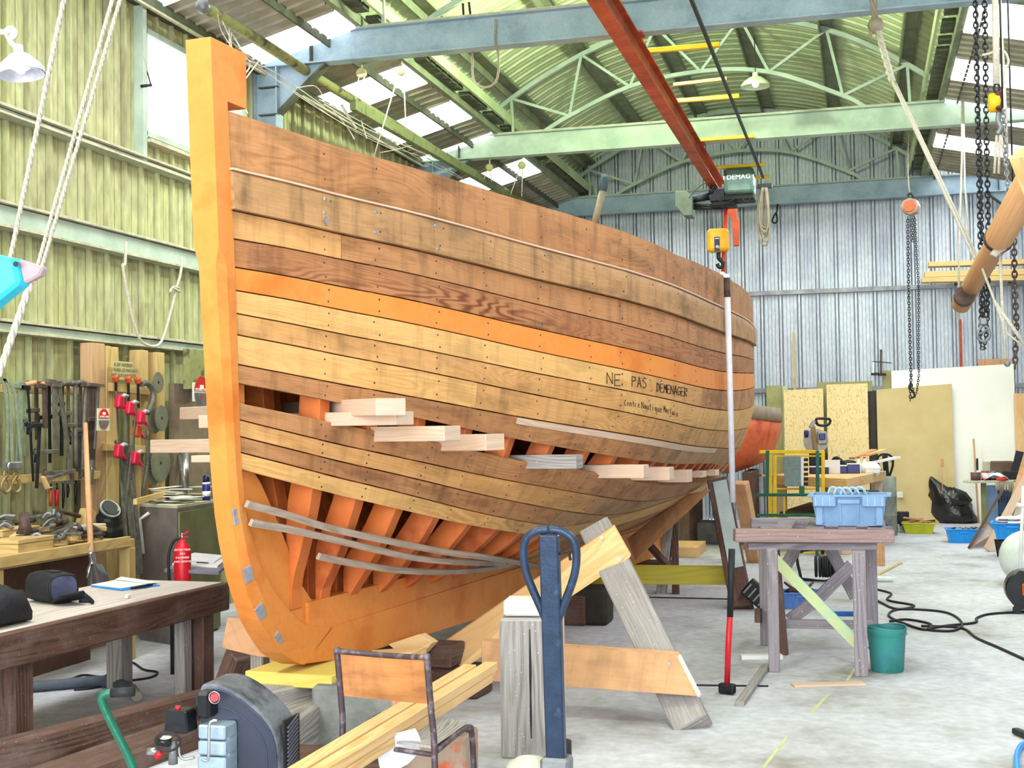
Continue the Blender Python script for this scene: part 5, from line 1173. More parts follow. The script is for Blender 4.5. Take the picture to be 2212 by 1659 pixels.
# ================================================================== LONG WORKBENCH (left foreground)
Z = .66
A = at(482, 1257, z=Z); B = at(0, 1367, z=Z); dB = (B-A).normalized(); B2 = B+dB*1.2; C2 = at(357, 1233, z=Z)
sn = V(-dB.y, dB.x, 0); sn = sn if (C2-A).dot(sn) > 0 else -sn; wd = abs((C2-A).dot(sn))
wbn = thing('workbench', 'long heavy dark timber workbench running out at the left edge', 'workbench', V(A.x-.3, A.y-1, 0))
A_ = A; print('bench width', wd, A, B)
L_ = (B2-A_).length
MB().box((A_+B2)/2+sn*wd/2-V(0, 0, .03), (L_, wd, .06), (dB, sn, V(0, 0, 1))).build('bench_top', wood('dusty_bench_top', '#cfc6c0', '#a39690', '#b9aca6', 14, .5, fibre=.3, rough=.85, ringmix=.4), wbn, bev=.008)
MB().box((A_+B2)/2-sn*.022-V(0, 0, .085), (L_, .05, .17), (dB, sn, V(0, 0, 1))).build('apron', W_dark, wbn, bev=.008)
MB().box((A_+B2)/2+sn*(wd-.03)-V(0, 0, .13), (L_, .05, .14), (dB, sn, V(0, 0, 1))).build('apron', W_dark, wbn, bev=.006)
def pxx(p): q = RM@(np.array(p)-CAM); return 1106+F*q[0]/q[2]
off2 = 1.0
while pxx(A+dB*off2-V(0, 0, .3)) > 62: off2 += .01
for off, m in ((.14, W_dark), (off2, W_old)):
    for k, s2 in enumerate((.03, wd-.12) if off < 1 else (.03,)):
        c_ = A_+dB*off+sn*s2
        MB().box(V(c_.x, c_.y, (Z-.06)/2)+sn*.045, (.13 if off < 1 else .14, .11, Z-.06), (dB, sn, V(0, 0, 1))).build('leg', W_old if (off < 1 and k) else W_dark, wbn, bev=.008)
    MB().box(A_+dB*off+sn*wd/2-V(0, 0, .14), (.09, wd-.1, .12), (dB, sn, V(0, 0, 1))).build('cross_rail', W_dark, wbn, bev=.006)
c_ = A_+dB*.3+sn*.1; MB().box(V(c_.x, c_.y, .25), (.09, .07, .5), (dB, sn, V(0, 0, 1))).build('leg', W_old, wbn, bev=.006)
def onbench(x_, y_, dz=0): p = at(x_, y_, z=Z+dz); p.z = Z+dz; return p
# bags
M_bag = mat('black_nylon', '#191a20', '#22232a', rough=.75, scale=30, bump=.3, bscale=300); M_bagl = mat('blue_grey_lining', '#5b5f80', '#3b3e58', rough=.8)
def blob(P, n=18, m=M_bag):
    pass
c_ = onbench(118, 1300)+sn*.02
t = thing('camera_bag', 'open black padded camera bag with grey lining on the workbench', 'bag', c_)
hx, hy, hz = .135, .10, .17
ax, ay = (dB*.42-sn*.9).normalized(), (-sn*.42-dB*.9).normalized()*-1
def BX(u, v, w_): return c_+ax*u*hx+ay*v*hy+V(0, 0, w_*hz)
secs = []
k = MB()
for i, (u, g) in enumerate(((-1, .72), (-.9, .95), (-.4, 1.04), (.3, 1.02), (.88, .96), (1, .9))):
    R_ = []
    for j in range(16):
        a_ = 2*math.pi*j/16; cx_, sz_ = math.cos(a_), math.sin(a_); q = (abs(cx_)**3.2+abs(sz_)**3.2)**(-1/3.2)
        R_.append(BX(u, cx_*q*g, .5+sz_*q*.5*g*(1.0 if sz_ > 0 else 1/g*.99)))
    secs.append(len(k.v)); k.v += R_
k.loft(secs, 16, caps=True); k.build('bag_body', M_bag, t)
op = [BX(1.005, math.cos(a_)*.8*(abs(math.cos(a_))**3+abs(math.sin(a_))**3)**(-1/3), .5+math.sin(a_)*.42*(abs(math.cos(a_))**3+abs(math.sin(a_))**3)**(-1/3)) for a_ in np.linspace(0, 2*math.pi, 20, endpoint=False)]
MB().prism(op, ax*.004).build('lining', M_bagl, t); MB().tube(op, .006, 6, closed=True).build('zip', M_black, t)
op2 = [c_+V(0, 0, hz*.5)+(p-(c_+V(0, 0, hz*.5)))*.82+ax*.024-V(0, 0, .012) for p in op]; MB().prism(op2, ax*.003).build('dark_interior', M_black, t)
MB().prism([BX(1.05, -.75, .06), BX(1.05, .8, .06), BX(1.9, .85, .32), BX(2.25, -.3, .42), BX(1.8, -.8, .2)], V(0, 0, .014)).build('open_flap', M_bag, t, bev=.005)
MB().tube(smooth([BX(1.2, -.8, .05), BX(1.7, -1.1, .03), BX(2.2, -.8, .12), BX(2.2, -.35, .36)], 5), .010, 6).build('handle_strap', M_bag, t)
MB().tube(smooth([BX(-.5, -1.06, .3), BX(-.2, -1.25, .5), BX(.1, -1.3, .15), BX(.3, -1.4, .02), BX(.8, -1.6, .02)], 5), .011, 6).build('shoulder_strap', M_bag, t)
MB().box(BX(-.75, -1.06, .12), (.035, .004, .008), (ax, ay, V(0, 0, 1))).build('red_tag', M_red, t)
MB().box(BX(.2, .1, 1.01), (.12, .05, .006), (ax, ay, V(0, 0, 1))).build('top_handle', M_black, t, bev=.002)
c_ = onbench(30, 1352)
t = thing('black_tote_bag', 'limp black bag with ring zip pull at the left edge of the workbench', 'bag', c_)
k = MB(); secs = []
for u, h_, w_ in ((-.30, .02, .10), (-.26, .07, .16), (-.08, .115, .2), (.06, .10, .19), (.12, .06, .15), (.15, .015, .10)):
    R_ = []; o = c_-dB*u+sn*.06
    for j in range(16):
        a_ = 2*math.pi*j/16; R_.append(o+sn*math.cos(a_)*w_*.5+V(0, 0, max(0, .5+math.sin(a_)*.5)*h_*2*(.9+.1*math.sin(j*2.3+u*9))))
    secs.append(len(k.v)); k.v += R_
k.loft(secs, 16); k.build('bag_body', M_bag, t)
rc = onbench(8, 1322, .07); MB().tube([rc+dB*.02*math.cos(a_)+V(0, 0, .022*math.sin(a_)) for a_ in np.linspace(0, 6.28, 12, endpoint=False)], .003, 5, closed=True).build('zip_ring', M_chrome, t)
MB().tube([rc-V(0, 0, .02), rc-V(0, 0, .045)], .004, 5).build('zip_pull', M_chrome, t); MB().beam(rc-V(0, 0, .046)+dB*.022, rc-V(0, 0, .046)-dB*.022, .008, .008).build('zip_bar', M_iron, t)
# clipboard with papers, notebook pile, offcut chip
def sheetbox(nm, m, parent, pts, dz, th):
    return MB().prism([onbench(x_, y_, 0)+V(0, 0, dz) for x_, y_ in pts], (0, 0, th)).build(nm, m, parent)
t = thing('clipboard', 'blue clipboard with white sheets lying on the workbench', 'clipboard', onbench(270, 1268))
sheetbox('board', M_brightblue, t, ((196, 1268), (262, 1277), (346, 1266), (255, 1252)), .001, .005)
sheetbox('paper', M_white, t, ((196, 1266), (262, 1274), (318, 1264), (248, 1256)), .007, .002)
sheetbox('paper', M_white, t, ((248, 1255), (320, 1264), (345, 1261), (262, 1249)), .009, .0015)
MB().beam(onbench(284, 1271, .014), onbench(328, 1263, .014), .016, .012).build('clip', M_iron, t)
t = thing('notebook_stack', 'two notebooks with a white pad on top by the stem on the workbench', 'notebooks', onbench(430, 1240))
sheetbox('notebook', mat('grey_notebook', '#7f7e90', '#6c6b7c', rough=.5), t, ((355, 1236), (472, 1242), (490, 1226), (380, 1222)), .001, .02)
sheetbox('notebook', M_white, t, ((372, 1228), (470, 1234), (488, 1217), (400, 1212)), .022, .012)
sheetbox('pad', mat('soft_white_paper', '#e6e4ea', '#dcdae0', rough=.7), t, ((380, 1221), (462, 1228), (484, 1212), (420, 1206)), .036, .006)
MB().beam(onbench(425, 1215, .044), onbench(450, 1216, .044), .007, .007).build('pen', M_iron, t)
t = thing('wood_chip', 'small white wood chip on the workbench before the clipboard', 'offcut', onbench(275, 1290)); MB().box(onbench(276, 1288, .012), (.035, .02, .022), (dB, sn, V(0, 0, 1))).build('chip', M_white, t, bev=.004)
# vacuum hose, black cable behind the bench
t = thing('suction_hose', 'grey ribbed suction hose lying on the floor behind the workbench', 'hose', at(200, 1480, z=0))
P = smooth([at(x_, y_, z=.035) for x_, y_ in ((-40, 1490), (60, 1484), (130, 1478), (200, 1472), (250, 1476), (285, 1490))], 24)
MB().tube(P, [.036 if i % 2 else .029 for i in range(len(P))], 12).build('ribbed_hose', mat('dull_hose', '#5e6674', '#4b525e', rough=.6), t)
MB().tube([at(285, 1490, z=.035), at(296, 1505, z=.035)], [.036, .03], 14).build('nozzle', M_cab, t)
t = thing('black_cable', 'black cable with blue plug curling on the floor behind the workbench', 'cable', at(250, 1450, z=0))
MB().tube(smooth([at(x_, y_, z=.008) for x_, y_ in ((60, 1490), (100, 1480), (150, 1468), (180, 1458), (225, 1461), (255, 1440), (285, 1431), (310, 1446), (340, 1452), (325, 1463), (275, 1471), (200, 1486), (160, 1490))], 6), .007, 6).build('cable', M_black, t)
MB().tube([at(250, 1452, z=.02), at(258, 1457, z=.02)], .02, 8).build('plug', mat('slate_blue_plastic', '#5d7096', '#4d5f84'), t)
# ================================================================== UNDER AND AROUND THE HULL
M_conc = mat('grey_concrete_block', '#8e918e', '#737673', rough=.9, scale=6, bump=.4)
W_yelb = wood('acid_yellow_board', '#b9ac3c', '#94882a', '#a39a4c', 16, .6, ringmix=.4)
# long slipway baulks on the floor at left
def baulk(pa, pb, w_, h_, m, lb, zt, nm='timber_baulk', bev=.012):
    a_, b_ = at(*pa, z=zt), at(*pb, z=zt); t = thing(nm, lb, 'timber', V((a_.x+b_.x)/2, (a_.y+b_.y)/2, 0))
    d = (b_-a_).normalized(); s_ = V(d.y, -d.x, 0); s_ = s_ if s_.x < 0 else -s_
    MB().beam(a_+s_*w_/2-V(0, 0, h_/2), b_+s_*w_/2-V(0, 0, h_/2), w_, h_).build('baulk', m, t, bev=bev); return t
baulk((-60, 1622), (500, 1482), .11, .19, W_dark, 'long dark baulk on the floor behind the compressor, rear of the pair', .19)
baulk((-40, 1740), (470, 1560), .26, .12, W_dark, 'wide dark baulk on the floor under the compressor, front of the pair', .10)
baulk((560, 1500), (760, 1452), .34, .20, W_old, 'weathered baulk under the forefoot beyond the compressor', .30)
t = thing('timber_baulk', 'grey baulk lying low right of the compressor cover', 'timber', at(660, 1560, z=0)); MB().beam(at(600, 1600, z=.12), at(712, 1520, z=.14), .2, .2).build('baulk', W_old, t, bev=.01)
t = thing('timber_baulk', 'reddish brown block below the concrete block, right of the compressor', 'timber', at(680, 1640, z=0)); MB().box(at(690, 1668, z=.1)+V(0, 0, .0), (.7, .35, .16), (V(1, .2, 0), V(-.2, 1, 0), V(0, 0, 1))).build('block', W_dark, t, bev=.01)
# chocks under the forefoot
kz = .40
f0 = H(.0, 0, 0)
t = thing('yellow_wedge_board', 'bright yellow pine board wedged right under the forefoot', 'board', f0+V(0, 0, .3))
MB().box(H(.2, .02, .325), (.50, .5, .07), (V(HB[0], HB[1], 0), V(HA[0], HA[1], 0), V(0, 0, 1))).build('board', wood('yellow_pine', '#e2cf6e', '#c9b04c', None, 16, .6), t, bev=.005)
t = thing('plywood_chock', 'plywood plate standing behind the forefoot left side', 'board', at(520, 1420, D=7.0))
P = [at(*q, D=6.95) for q in ((490, 1335), (478, 1400), (560, 1420), (600, 1420), (560, 1340))]; MB().prism(P, (.02, .05, 0)).build('plate', W_ply, t, bev=.003)
t = thing('dark_prop', 'dark square prop leaning beneath the plywood plate', 'prop', at(500, 1480, z=0)); MB().beam(at(493, 1500, D=7.25), at(528, 1408, D=7.15), .17, .12).build('prop', W_dark, t, bev=.008)
t = thing('pallet_post', 'mauve post between the forefoot and the dark prop', 'post', at(562, 1460, z=0)); MB().box(at(562, 1455, D=7.0), (.075, .09, .5)).build('post', W_old, t, bev=.006)
t = thing('concrete_block', 'grey concrete block under the bow behind the chair', 'block', at(790, 1600, D=6.6)); a_ = at(790, 1550, D=6.6)
MB().box((a_.x, a_.y, .17), (.46, .36, .30), (V(1, .12, 0), V(-.12, 1, 0), V(0, 0, 1))).build('block', M_conc, t, bev=.015)
t = thing('board_offcut', 'pale plank offcut under the keel behind the chair back', 'board', H(.8, 0, .2)); MB().beam(at(790, 1418, D=6.9), at(905, 1410, D=6.8), .2, .035).build('board', W_pine, t, bev=.003)
t = thing('brown_chocks', 'stack of brown baulks carrying the keel amidships', 'timber', H(1.35, 0, 0)); MB().box(H(1.35, 0, .09), (1.1, .26, .17), (V(HB[0], HB[1], 0), V(HA[0], HA[1], 0), V(0, 0, 1))).build('lower_block', W_dark, t, bev=.01)
MB().box(H(1.3, 0, .245), (.8, .22, .13), (V(HB[0], HB[1], 0), V(HA[0], HA[1], 0), V(0, 0, 1))).build('upper_block', W_dark, t, bev=.008)
t = thing('hexagon_offcut', 'pale board with angled end poking out under the keel', 'board', at(890, 1400, D=7.6))
P = [at(*q, D=7.55) for q in ((838, 1392), (905, 1370), (934, 1388), (912, 1412), (860, 1410))]; MB().prism(P, (.02, .06, 0)).build('board', W_pine, t, bev=.003)
t = thing('dark_block', 'dark rounded keel block standing under the boat, seen past the brace', 'block', at(1250, 1350, z=0)); a_ = at(1212, 1352, z=0); b_ = at(1312, 1352, z=0); c_ = (a_+b_)/2
MB().box((c_.x-.25, c_.y+.16, .15), ((b_-a_).length+.5, .3, .30)).build('block', mat('charred_block', '#38332c', '#282420', rough=.8), t, bev=.03, seg=2)
for s, lb in ((4.2, 'keel block stack under the middle of the boat'), (7.2, 'keel block stack under the after end of the keel')):
    t = thing('keel_block', lb, 'block', H(s, 0, 0)); zk_ = kb(s); MB().box(H(s, 0, zk_/2-.002), (.7, .3, zk_-.01), (V(HB[0], HB[1], 0), V(HA[0], HA[1], 0), V(0, 0, 1))).build('block', W_dark, t, bev=.01)
# shoring frames
def shore(name, lb, foot, top, lw, lh, brace, tie, mleg, mbr, mtie, screws=()):
    t = thing(name, lb, 'shore', V(foot.x, foot.y, 0), 'hull shores')
    MB().beam(foot, top, lw, lh, up=(0, -1, .3)).build('leg', mleg, t, bev=.008)
    P, vec = brace; MB().prism(P, vec, uvax=P[1]-P[0]).build('brace', mbr, t, bev=.003)
    P, vec = tie; MB().prism(P, vec, uvax=P[1]-P[0]).build('tie_board', mtie, t, bev=.003)
    for s_ in screws: MB().cyl(s_, s_+V(0, -.006, 0), .010, n=8).build('screw', M_chrome, t)
    return t
ft = at(1500, 1560, z=.04); ft.z = .0; ft = at(1497, 1578, z=0)+V(0, .04, .0); tp = at(1288, 1142, D=7.95)
D0, D1 = 6.62, 7.9
def on1(x_, y_):
    f = (y_-1590)/(1130-1590); return at(x_, y_, D=6.66+(8.0-6.66)*f-.10)
br = ([on1(940, 1400)*1, on1(1325, 1137), on1(1362, 1203), on1(965, 1468)], V(.0, .035, .0))
bp = [at(915, 1418, D=8.0), at(1325, 1137, D=7.72), at(1362, 1203, D=7.62), at(950, 1480, D=7.75)]
ti = [at(1040, 1384, D=7.35), at(1465, 1414, D=6.98), at(1512, 1505, D=6.78), at(1040, 1470, D=7.2)]
shore('shoring_frame', 'nearest hull shore, weathered grey leg with new pine brace', ft, tp, .195, .12, (bp, V(0, .035, .01)), (ti, V(.0, .035, .012)), W_old, W_pine, W_ply,
      [at(1300, 1161, D=7.70), at(1338, 1208, D=7.6), at(1445, 1434, D=6.93), at(992, 1389, D=7.9)])
ft2 = at(1603, 1318, z=0)+V(0, .05, 0); tp2 = at(1551, 1040, D=12.0)
bp2 = [at(1340, 1205, D=12.1), at(1475, 1080, D=11.95), at(1531, 1052, D=11.8), at(1372, 1212, D=11.9)]
bp2 = [at(1355, 1165, D=12.3), at(1478, 1072, D=12.0), at(1535, 1060, D=11.8), at(1372, 1212, D=12.0)]
ti2 = [at(1270, 1222, D=11.9), at(1566, 1225, D=11.55), at(1574, 1264, D=11.5), at(1270, 1262, D=11.8)]
M_pale = mat('pale_blue_grey_paint', '#b9c6c5', '#a3b1b0', rough=.7, scale=3)
shore('shoring_frame', 'farther hull shore, leg brushed pale blue-grey, yellow tie', ft2, tp2, .19, .13, (bp2, V(0, .04, .01)), (ti2, V(0, .04, .01)), W_dark, W_ply, W_yelb)
MB().beam(at(1467, 1417, D=6.965), at(1511, 1503, D=6.775), .012, .022).build('end_grain', M_white, bpy.data.objects['shoring_frame'], label='pale cut end of the tie board')
sh2 = bpy.data.objects['shoring_frame.001']; d = (tp2-ft2)
MB().beam(ft2+d*.30+V(.02, -.075, .02), ft2+d*.99+V(.02, -.075, .02), .125, .006, up=(0, -1, .3)).build('paint_patch', M_pale, sh2)
t = thing('brown_shore', 'brown timber shore leaning beside the second boat', 'shore', at(1625, 1150, D=14)); MB().beam(at(1628, 1165, z=0) if False else at(1632, 1215, z=0), at(1600, 1042, D=14.6), .16, .12).build('leg', W_ply, t, bev=.008)
# trestles under the hull, far side
for i, (x0, y0, x1, y1, w_, m, lb) in enumerate(((1447, 1130, 1425, 1310, .085, W_old, 'grey trestle leg seen under the hull, left of the dark one'), (1457, 1130, 1460, 1292, .07, W_dark, 'dark trestle leg seen under the hull'), (1405, 1180, 1450, 1232, .06, W_dark, 'short dark slanting prop under the hull'))):
    t = thing('trestle_leg', lb, 'trestle', at(x1, y1, D=12.4)); MB().beam(at(x0, y0, D=12.6), at(x1, y1, D=12.2), w_, w_).build('leg', m, t, bev=.006)
t = thing('pine_beam', 'short new pine beam lying on the far floor under the hull', 'beam', at(1450, 1205, z=0)); a_, b_ = at(1385, 1202, z=0), at(1508, 1203, z=0); MB().box(((a_.x+b_.x)/2, a_.y+.4, .06), ((b_-a_).length, .9, .12)).build('beam', W_pine, t, bev=.004)
t = thing('grey_slab', 'grey slab standing behind the short pine beam', 'slab', at(1490, 1180, z=0)); a_ = at(1492, 1182, z=0); MB().box((a_.x, a_.y+.8, .14), (.6, .5, .28)).build('slab', M_conc, t, bev=.01)
t = thing('rust_drum', 'dark rusty brown drum shape under the far side of the hull', 'drum', at(1510, 1160, z=0)); a_ = at(1510, 1142, z=0); MB().cyl((a_.x-.2, a_.y, 0), (a_.x-.2, a_.y, .75), .26, n=20).build('drum', mat('dark_rust', '#4a2a20', '#331c16', rough=.8), t)
# staging boards through the open strake
SB = [(640, 871, 845, 879, 38, 'highest staging board, split along its face, sticking out of the gap'), (690, 897, 875, 903, 30, 'second staging board from the bow'), (790, 930, 978, 936, 33, 'third staging board from the bow'), (930, 948, 1070, 955, 36, 'fourth staging board, cracked end'),
      (1160, 984, 1252, 997, 30, 'split weathered staging board, the fifth'), (1310, 1018, 1396, 1018, 29, 'sixth staging board from the bow'), (1380, 1024, 1451, 1023, 29, 'seventh staging board from the bow'), (1450, 1030, 1491, 1028, 27, 'eighth staging board from the bow'), (1492, 1023, 1522, 1024, 14, 'ninth staging board, thin'), (1521, 1020, 1550, 1021, 13, 'last thin staging board near the stern')]
for i, (x0, y0, x1, y1, hp, lb) in enumerate(SB):
    pw = (165, 140, 150, 110, 85, 80, 60, 38, 26, 24)[i]; pr_ = (.42, .36, .40, .30, .26, .26, .2, .14, .1, .1)[i]; q = hit(x1-pw, y1-(8 if i < 5 else 0), .0)
    if q is None: q = (5.5, 1.1)
    s_ = q[0]-.05; Dp = (RM@(np.array(H(s_, hullb(*q)+pr_, q[1]))-CAM))[2]; e = at(x1, y1, D=Dp); h_ = hp*Dp/F
    L_ = (1.3, 1.3, 1.3, 2.2)[i] if i < 4 else 1.0; dr = V(HB[0], HB[1], 0)
    d2 = (dr*.97+V(HA[0], HA[1], 0)*(-.16 if i < 4 else -.05)).normalized()
    t = thing('staging_board', lb, 'board', e, 'staging boards through the gap'); m = W_pale if i != 4 else W_old
    lft = e-d2*L_
    if i == 0: lft = at(412, 893, D=9.2)
    if i == 3: lft = at(345, 964, D=9.0)
    MB().beam(lft, e, .16 if i < 4 else .12, h_).build('board', m, t, bev=.004)
for x0, y0, x1, hp, lb in ((424, 991, 470, 15, 'short pale board behind the stem, lower'),):
    t = thing('staging_board', lb, 'board', at(x0, y0, D=8.3)); MB().beam(at(x0, y0, D=8.3), at(x0, y0, D=8.3)+V(1.25-(x0-345)*.004, .0, 0), .14, hp*8.3/F).build('board', W_pale, t, bev=.004)
# ================================================================== COMPRESSOR (foreground)
DC = 4.9
cp0 = at(540, 1700, D=DC); t = thing('air_compressor', 'portable air compressor with big dark cover and green tank', 'compressor', V(cp0.x, cp0.y, 0))
M_cov = mat('dark_blue_plastic_cover', '#262e42', '#1e2536', rough=.32, scale=3, bump=.02, spec=.5); M_covr = mat('dusty_cover_rim', '#4a505c', '#343944', rough=.5, scale=6, c3='#6b7078')
fp = [(431, 1700), (431, 1560), (432, 1488), (446, 1478), (476, 1480), (510, 1496), (545, 1522), (575, 1552), (596, 1590), (604, 1640), (604, 1720)]
FP = smooth([at(*q, D=DC) for q in fp], 3); vec = V(-.015, .22, 0)+at(560, 1600, D=DC)*0
rim = [p+vec*.0 for p in FP]
k = MB(); k.prism(FP, vec); k.build('cover', M_covr, t, bev=.012, seg=2)
inn = [p-vec.normalized()*.004 for p in FP]; cc = at(520, 1640, D=DC)
k = MB(); k.prism([cc+(p-cc)*.94-vec.normalized()*.003 for p in FP], -vec.normalized()*.006); k.build('cover_face', M_cov, t, bev=.003)
for sc in (.93, .70):
    MB().tube([cc+(p-cc)*sc-vec.normalized()*.010 for p in FP[6:]], .003, 5).build('moulded_ridge', mat('ridge_blue', '#3d4760', '#343e55', rough=.35), t)
# vent grille on the right flank: separate slats
ga = at(606, 1570, D=DC)+V(.004, .03, 0)
gr = MB()
for i in range(13):
    p = at(606, 1572+i*9, D=DC)+V(.0, .11, 0); MB().box(p, (.006, .11, .005), (V(1, 0, 0), V(-.07, 1, .25), V(0, 0, 1))).build('vent_slat', mat('slat_grey', '#6a6e7a', '#555966', rough=.4), t)
MB().box(at(604, 1626, D=DC)+V(-.004, .11, 0), (.010, .14, .22)).build('vent_recess', M_black, t)
# exposed motor with cooling fins
for i in range(5):
    p = at(470, 1576+i*34, D=DC-.05); MB().box(p, (.115-.002*abs(i-2), .1, .052)).build('cylinder_fin', mat('cast_alloy', '#a9bccb', '#8ea3b3', rough=.35, metal=.4), t, bev=.006)
MB().box(at(478, 1640, D=DC-.03), (.10, .08, .26)).build('motor_block', MATS['cast_alloy'], t, bev=.01)
MB().tube(smooth([at(*q, D=DC-.14) for q in ((436, 1640), (450, 1638), (452, 1570), (458, 1558), (470, 1556))], 5), .006, 6).build('pipe', M_chrome, t)
MB().box(at(447, 1520, D=DC-.03), (.06, .08, .1)).build('filter_housing', M_blackgloss, t, bev=.012); MB().cyl(at(463, 1507, D=DC-.08), at(463, 1507, D=DC-.13), .016, n=14).build('red_knob', M_red, t); MB().tube([at(463, 1507, D=DC-.09)+V(.022*math.cos(a_), 0, .022*math.sin(a_)) for a_ in np.linspace(0, 6.28, 12, endpoint=False)], .003, 5, closed=True).build('knob_ring', M_chrome, t)
a_ = at(381, 1556, D=DC-.05)
P = [at(*q, D=DC-.1) for q in ((356, 1535), (401, 1537), (406, 1586), (352, 1584))]; MB().prism(P, (0, .08, 0)).build('pressure_switch', M_blackgloss, t, bev=.006)
MB().cyl(at(384, 1534, D=DC-.06), at(384, 1525, D=DC-.06), .010, n=14).build('red_button', M_red, t)
MB().cyl(at(356, 1594, D=DC-.12), at(353, 1608, D=DC-.12), .026, n=18).build('gauge', M_blackgloss, t); MB().cyl(at(356, 1592.5, D=DC-.12), at(356, 1594, D=DC-.12), .024, n=18).build('gauge_face', M_white, t)
MB().tube([at(362+27*math.cos(a_), 1602+20*math.sin(a_), D=DC-.16) for a_ in np.linspace(0, 6.28, 18, endpoint=False)], .005, 6, closed=True).build('hose_loop', M_black, t)
MB().tube([at(318, 1622, D=DC-.12), at(346, 1624, D=DC-.12)], .014, 10).build('coupling', M_chrome, t); MB().tube([at(348, 1624, D=DC-.14), at(338, 1636, D=DC-.14)], [.010, .013], 10).build('red_coupling', M_red, t)
MB().tube(smooth([at(*q, D=DC-.1) for q in ((386, 1602), (388, 1630), (398, 1640), (420, 1636))], 4), .005, 6).build('pipe', M_chrome, t); MB().tube([at(373, 1600, D=DC-.1), at(374, 1650, D=DC-.1)], [.012, .018], 10).build('riser', M_grey, t)
ta, tb2 = at(300, 1745, D=DC-.05), at(600, 1745, D=DC+.1)
d = (tb2-ta).normalized(); k = MB(); k.lathe(ta, [(.02, -.06), (.09, -.03), (.12, .02), (.12, (tb2-ta).length-.02), (.09, (tb2-ta).length+.03), (.02, (tb2-ta).length+.06)], 24, d); k.build('tank', mat('dusty_green_tank', '#3f6a5c', '#5c7469', rough=.5, c3='#7f8d86', scale=5), t)
rz = (ta.z-.12)
for q in (.15, .75): p = ta.lerp(tb2, q); MB().box((p.x, p.y, rz/2), (.04, .2, max(rz, .02))).build('foot', M_iron, t)
MB().tube(smooth([at(*q, D=DC-.25) for q in ((310, 1720), (280, 1640), (240, 1560), (222, 1520), (222, 1503), (236, 1497), (255, 1496))], 5), .0155, 12).build('push_handle', mat('green_enamel', '#15644f', '#10523f', rough=.3), t)
MB().tube([at(240, 1497, D=DC-.25), at(290, 1494, D=DC-.25)], .0175, 12).build('grip', M_black, t)
# ================================================================== CHAIR WITH BOARDS
BL, FL, BR, FR = at(744, 1592, z=.40), at(831, 1540, z=.40), at(938, 1619, z=.40), at(1016, 1566, z=.40)
ch = thing('school_chair', 'old tubular steel school chair with worn plywood back', 'chair', V(((BL+BR)/2).x, BL.y, 0))
M_tube = mat('chipped_brown_tube', '#4d3f45', '#8a8086', rough=.5, metal=.3, scale=22, contrast=(.5, .72))
tl, tr2 = at(728, 1406, D=(RM@(np.array(BL)-CAM))[2]-.02), at(922, 1420, D=(RM@(np.array(BR)-CAM))[2]-.02)
for a_, b_, f_, x_ in ((BL, tl, V(-.02, -.05, 0), 0), (BR, tr2, V(.02, -.05, 0), 1)):
    MB().tube(smooth([V(a_.x, a_.y, 0)+f_, a_+f_*.2, a_.lerp(b_, .45), b_], 5), .0125, 10).build('back_post', M_tube, ch)
for a_, b_, s_ in ((FL, BL, -1), (FR, BR, 1)):
    MB().tube(smooth([b_+V(0, 0, -.012), b_.lerp(a_, .6), a_+V(0, -.02, -.004), a_+V(0, .02, -.05), V(a_.x, a_.y+.05, .15), V(a_.x, a_.y+.06, 0)], 5), .0125, 10).build('seat_tube', M_tube, ch)
MB().tube([FL+V(0, .03, -.03), FR+V(0, .03, -.03)], .010, 8).build('cross_tube', M_tube, ch); MB().tube([BL+V(0, 0, -.02), BR+V(0, 0, -.02)], .010, 8).build('cross_tube', M_tube, ch)
mb = MB(); rows = []
for j in range(9):
    v = j/8
    rows.append([BL.lerp(BR, u).lerp(FL.lerp(FR, u), v)+V(0, 0, .012-.012*math.sin(math.pi*v)*math.sin(math.pi*u)) for u in np.linspace(.0, 1, 9)])
mb.grid(rows); mb.grid([[p-V(0, 0, .010) for p in r] for r in rows]); mb.grid([rows[0], [p-V(0, 0, .01) for p in rows[0]]]); mb.build('seat', W_old, ch)
mb = MB(); rows = []
up_ = (tl-BL).normalized(); dv = V(0, .045, 0)
for j in range(7):
    v = j/6; rows.append([tl.lerp(tr2, u)-up_*(.012+v*(.165-.0*u))+dv*math.sin(math.pi*u)*1.0-V(0, 0, .012*math.sin(math.pi*u)) for u in np.linspace(.03, .97, 13)])
W_back = wood('worn_plywood_back', '#b27a48', '#86502e', '#6a3e34', 14, .6, ringmix=.3, streak=.3)
mb.grid(rows, uvf=lambda i, j: (j*.03, i*.03)); mb.grid([[p+V(0, .009, 0) for p in r] for r in rows]); mb.grid([rows[-1], [p+V(0, .009, 0) for p in rows[-1]]]); mb.grid([rows[0], [p+V(0, .009, 0) for p in rows[0]]]); mb.build('backrest', W_back, ch)
MB().tube([tl.lerp(tr2, u)+dv*math.sin(math.pi*u)-V(0, 0, .012*math.sin(math.pi*u)) for u in np.linspace(0, 1, 14)], .0105, 8).build('top_rail', M_tube, ch)
for p in (tl, tr2): MB().sphere(p, .0165, 10).build('end_cap', M_tube, ch)
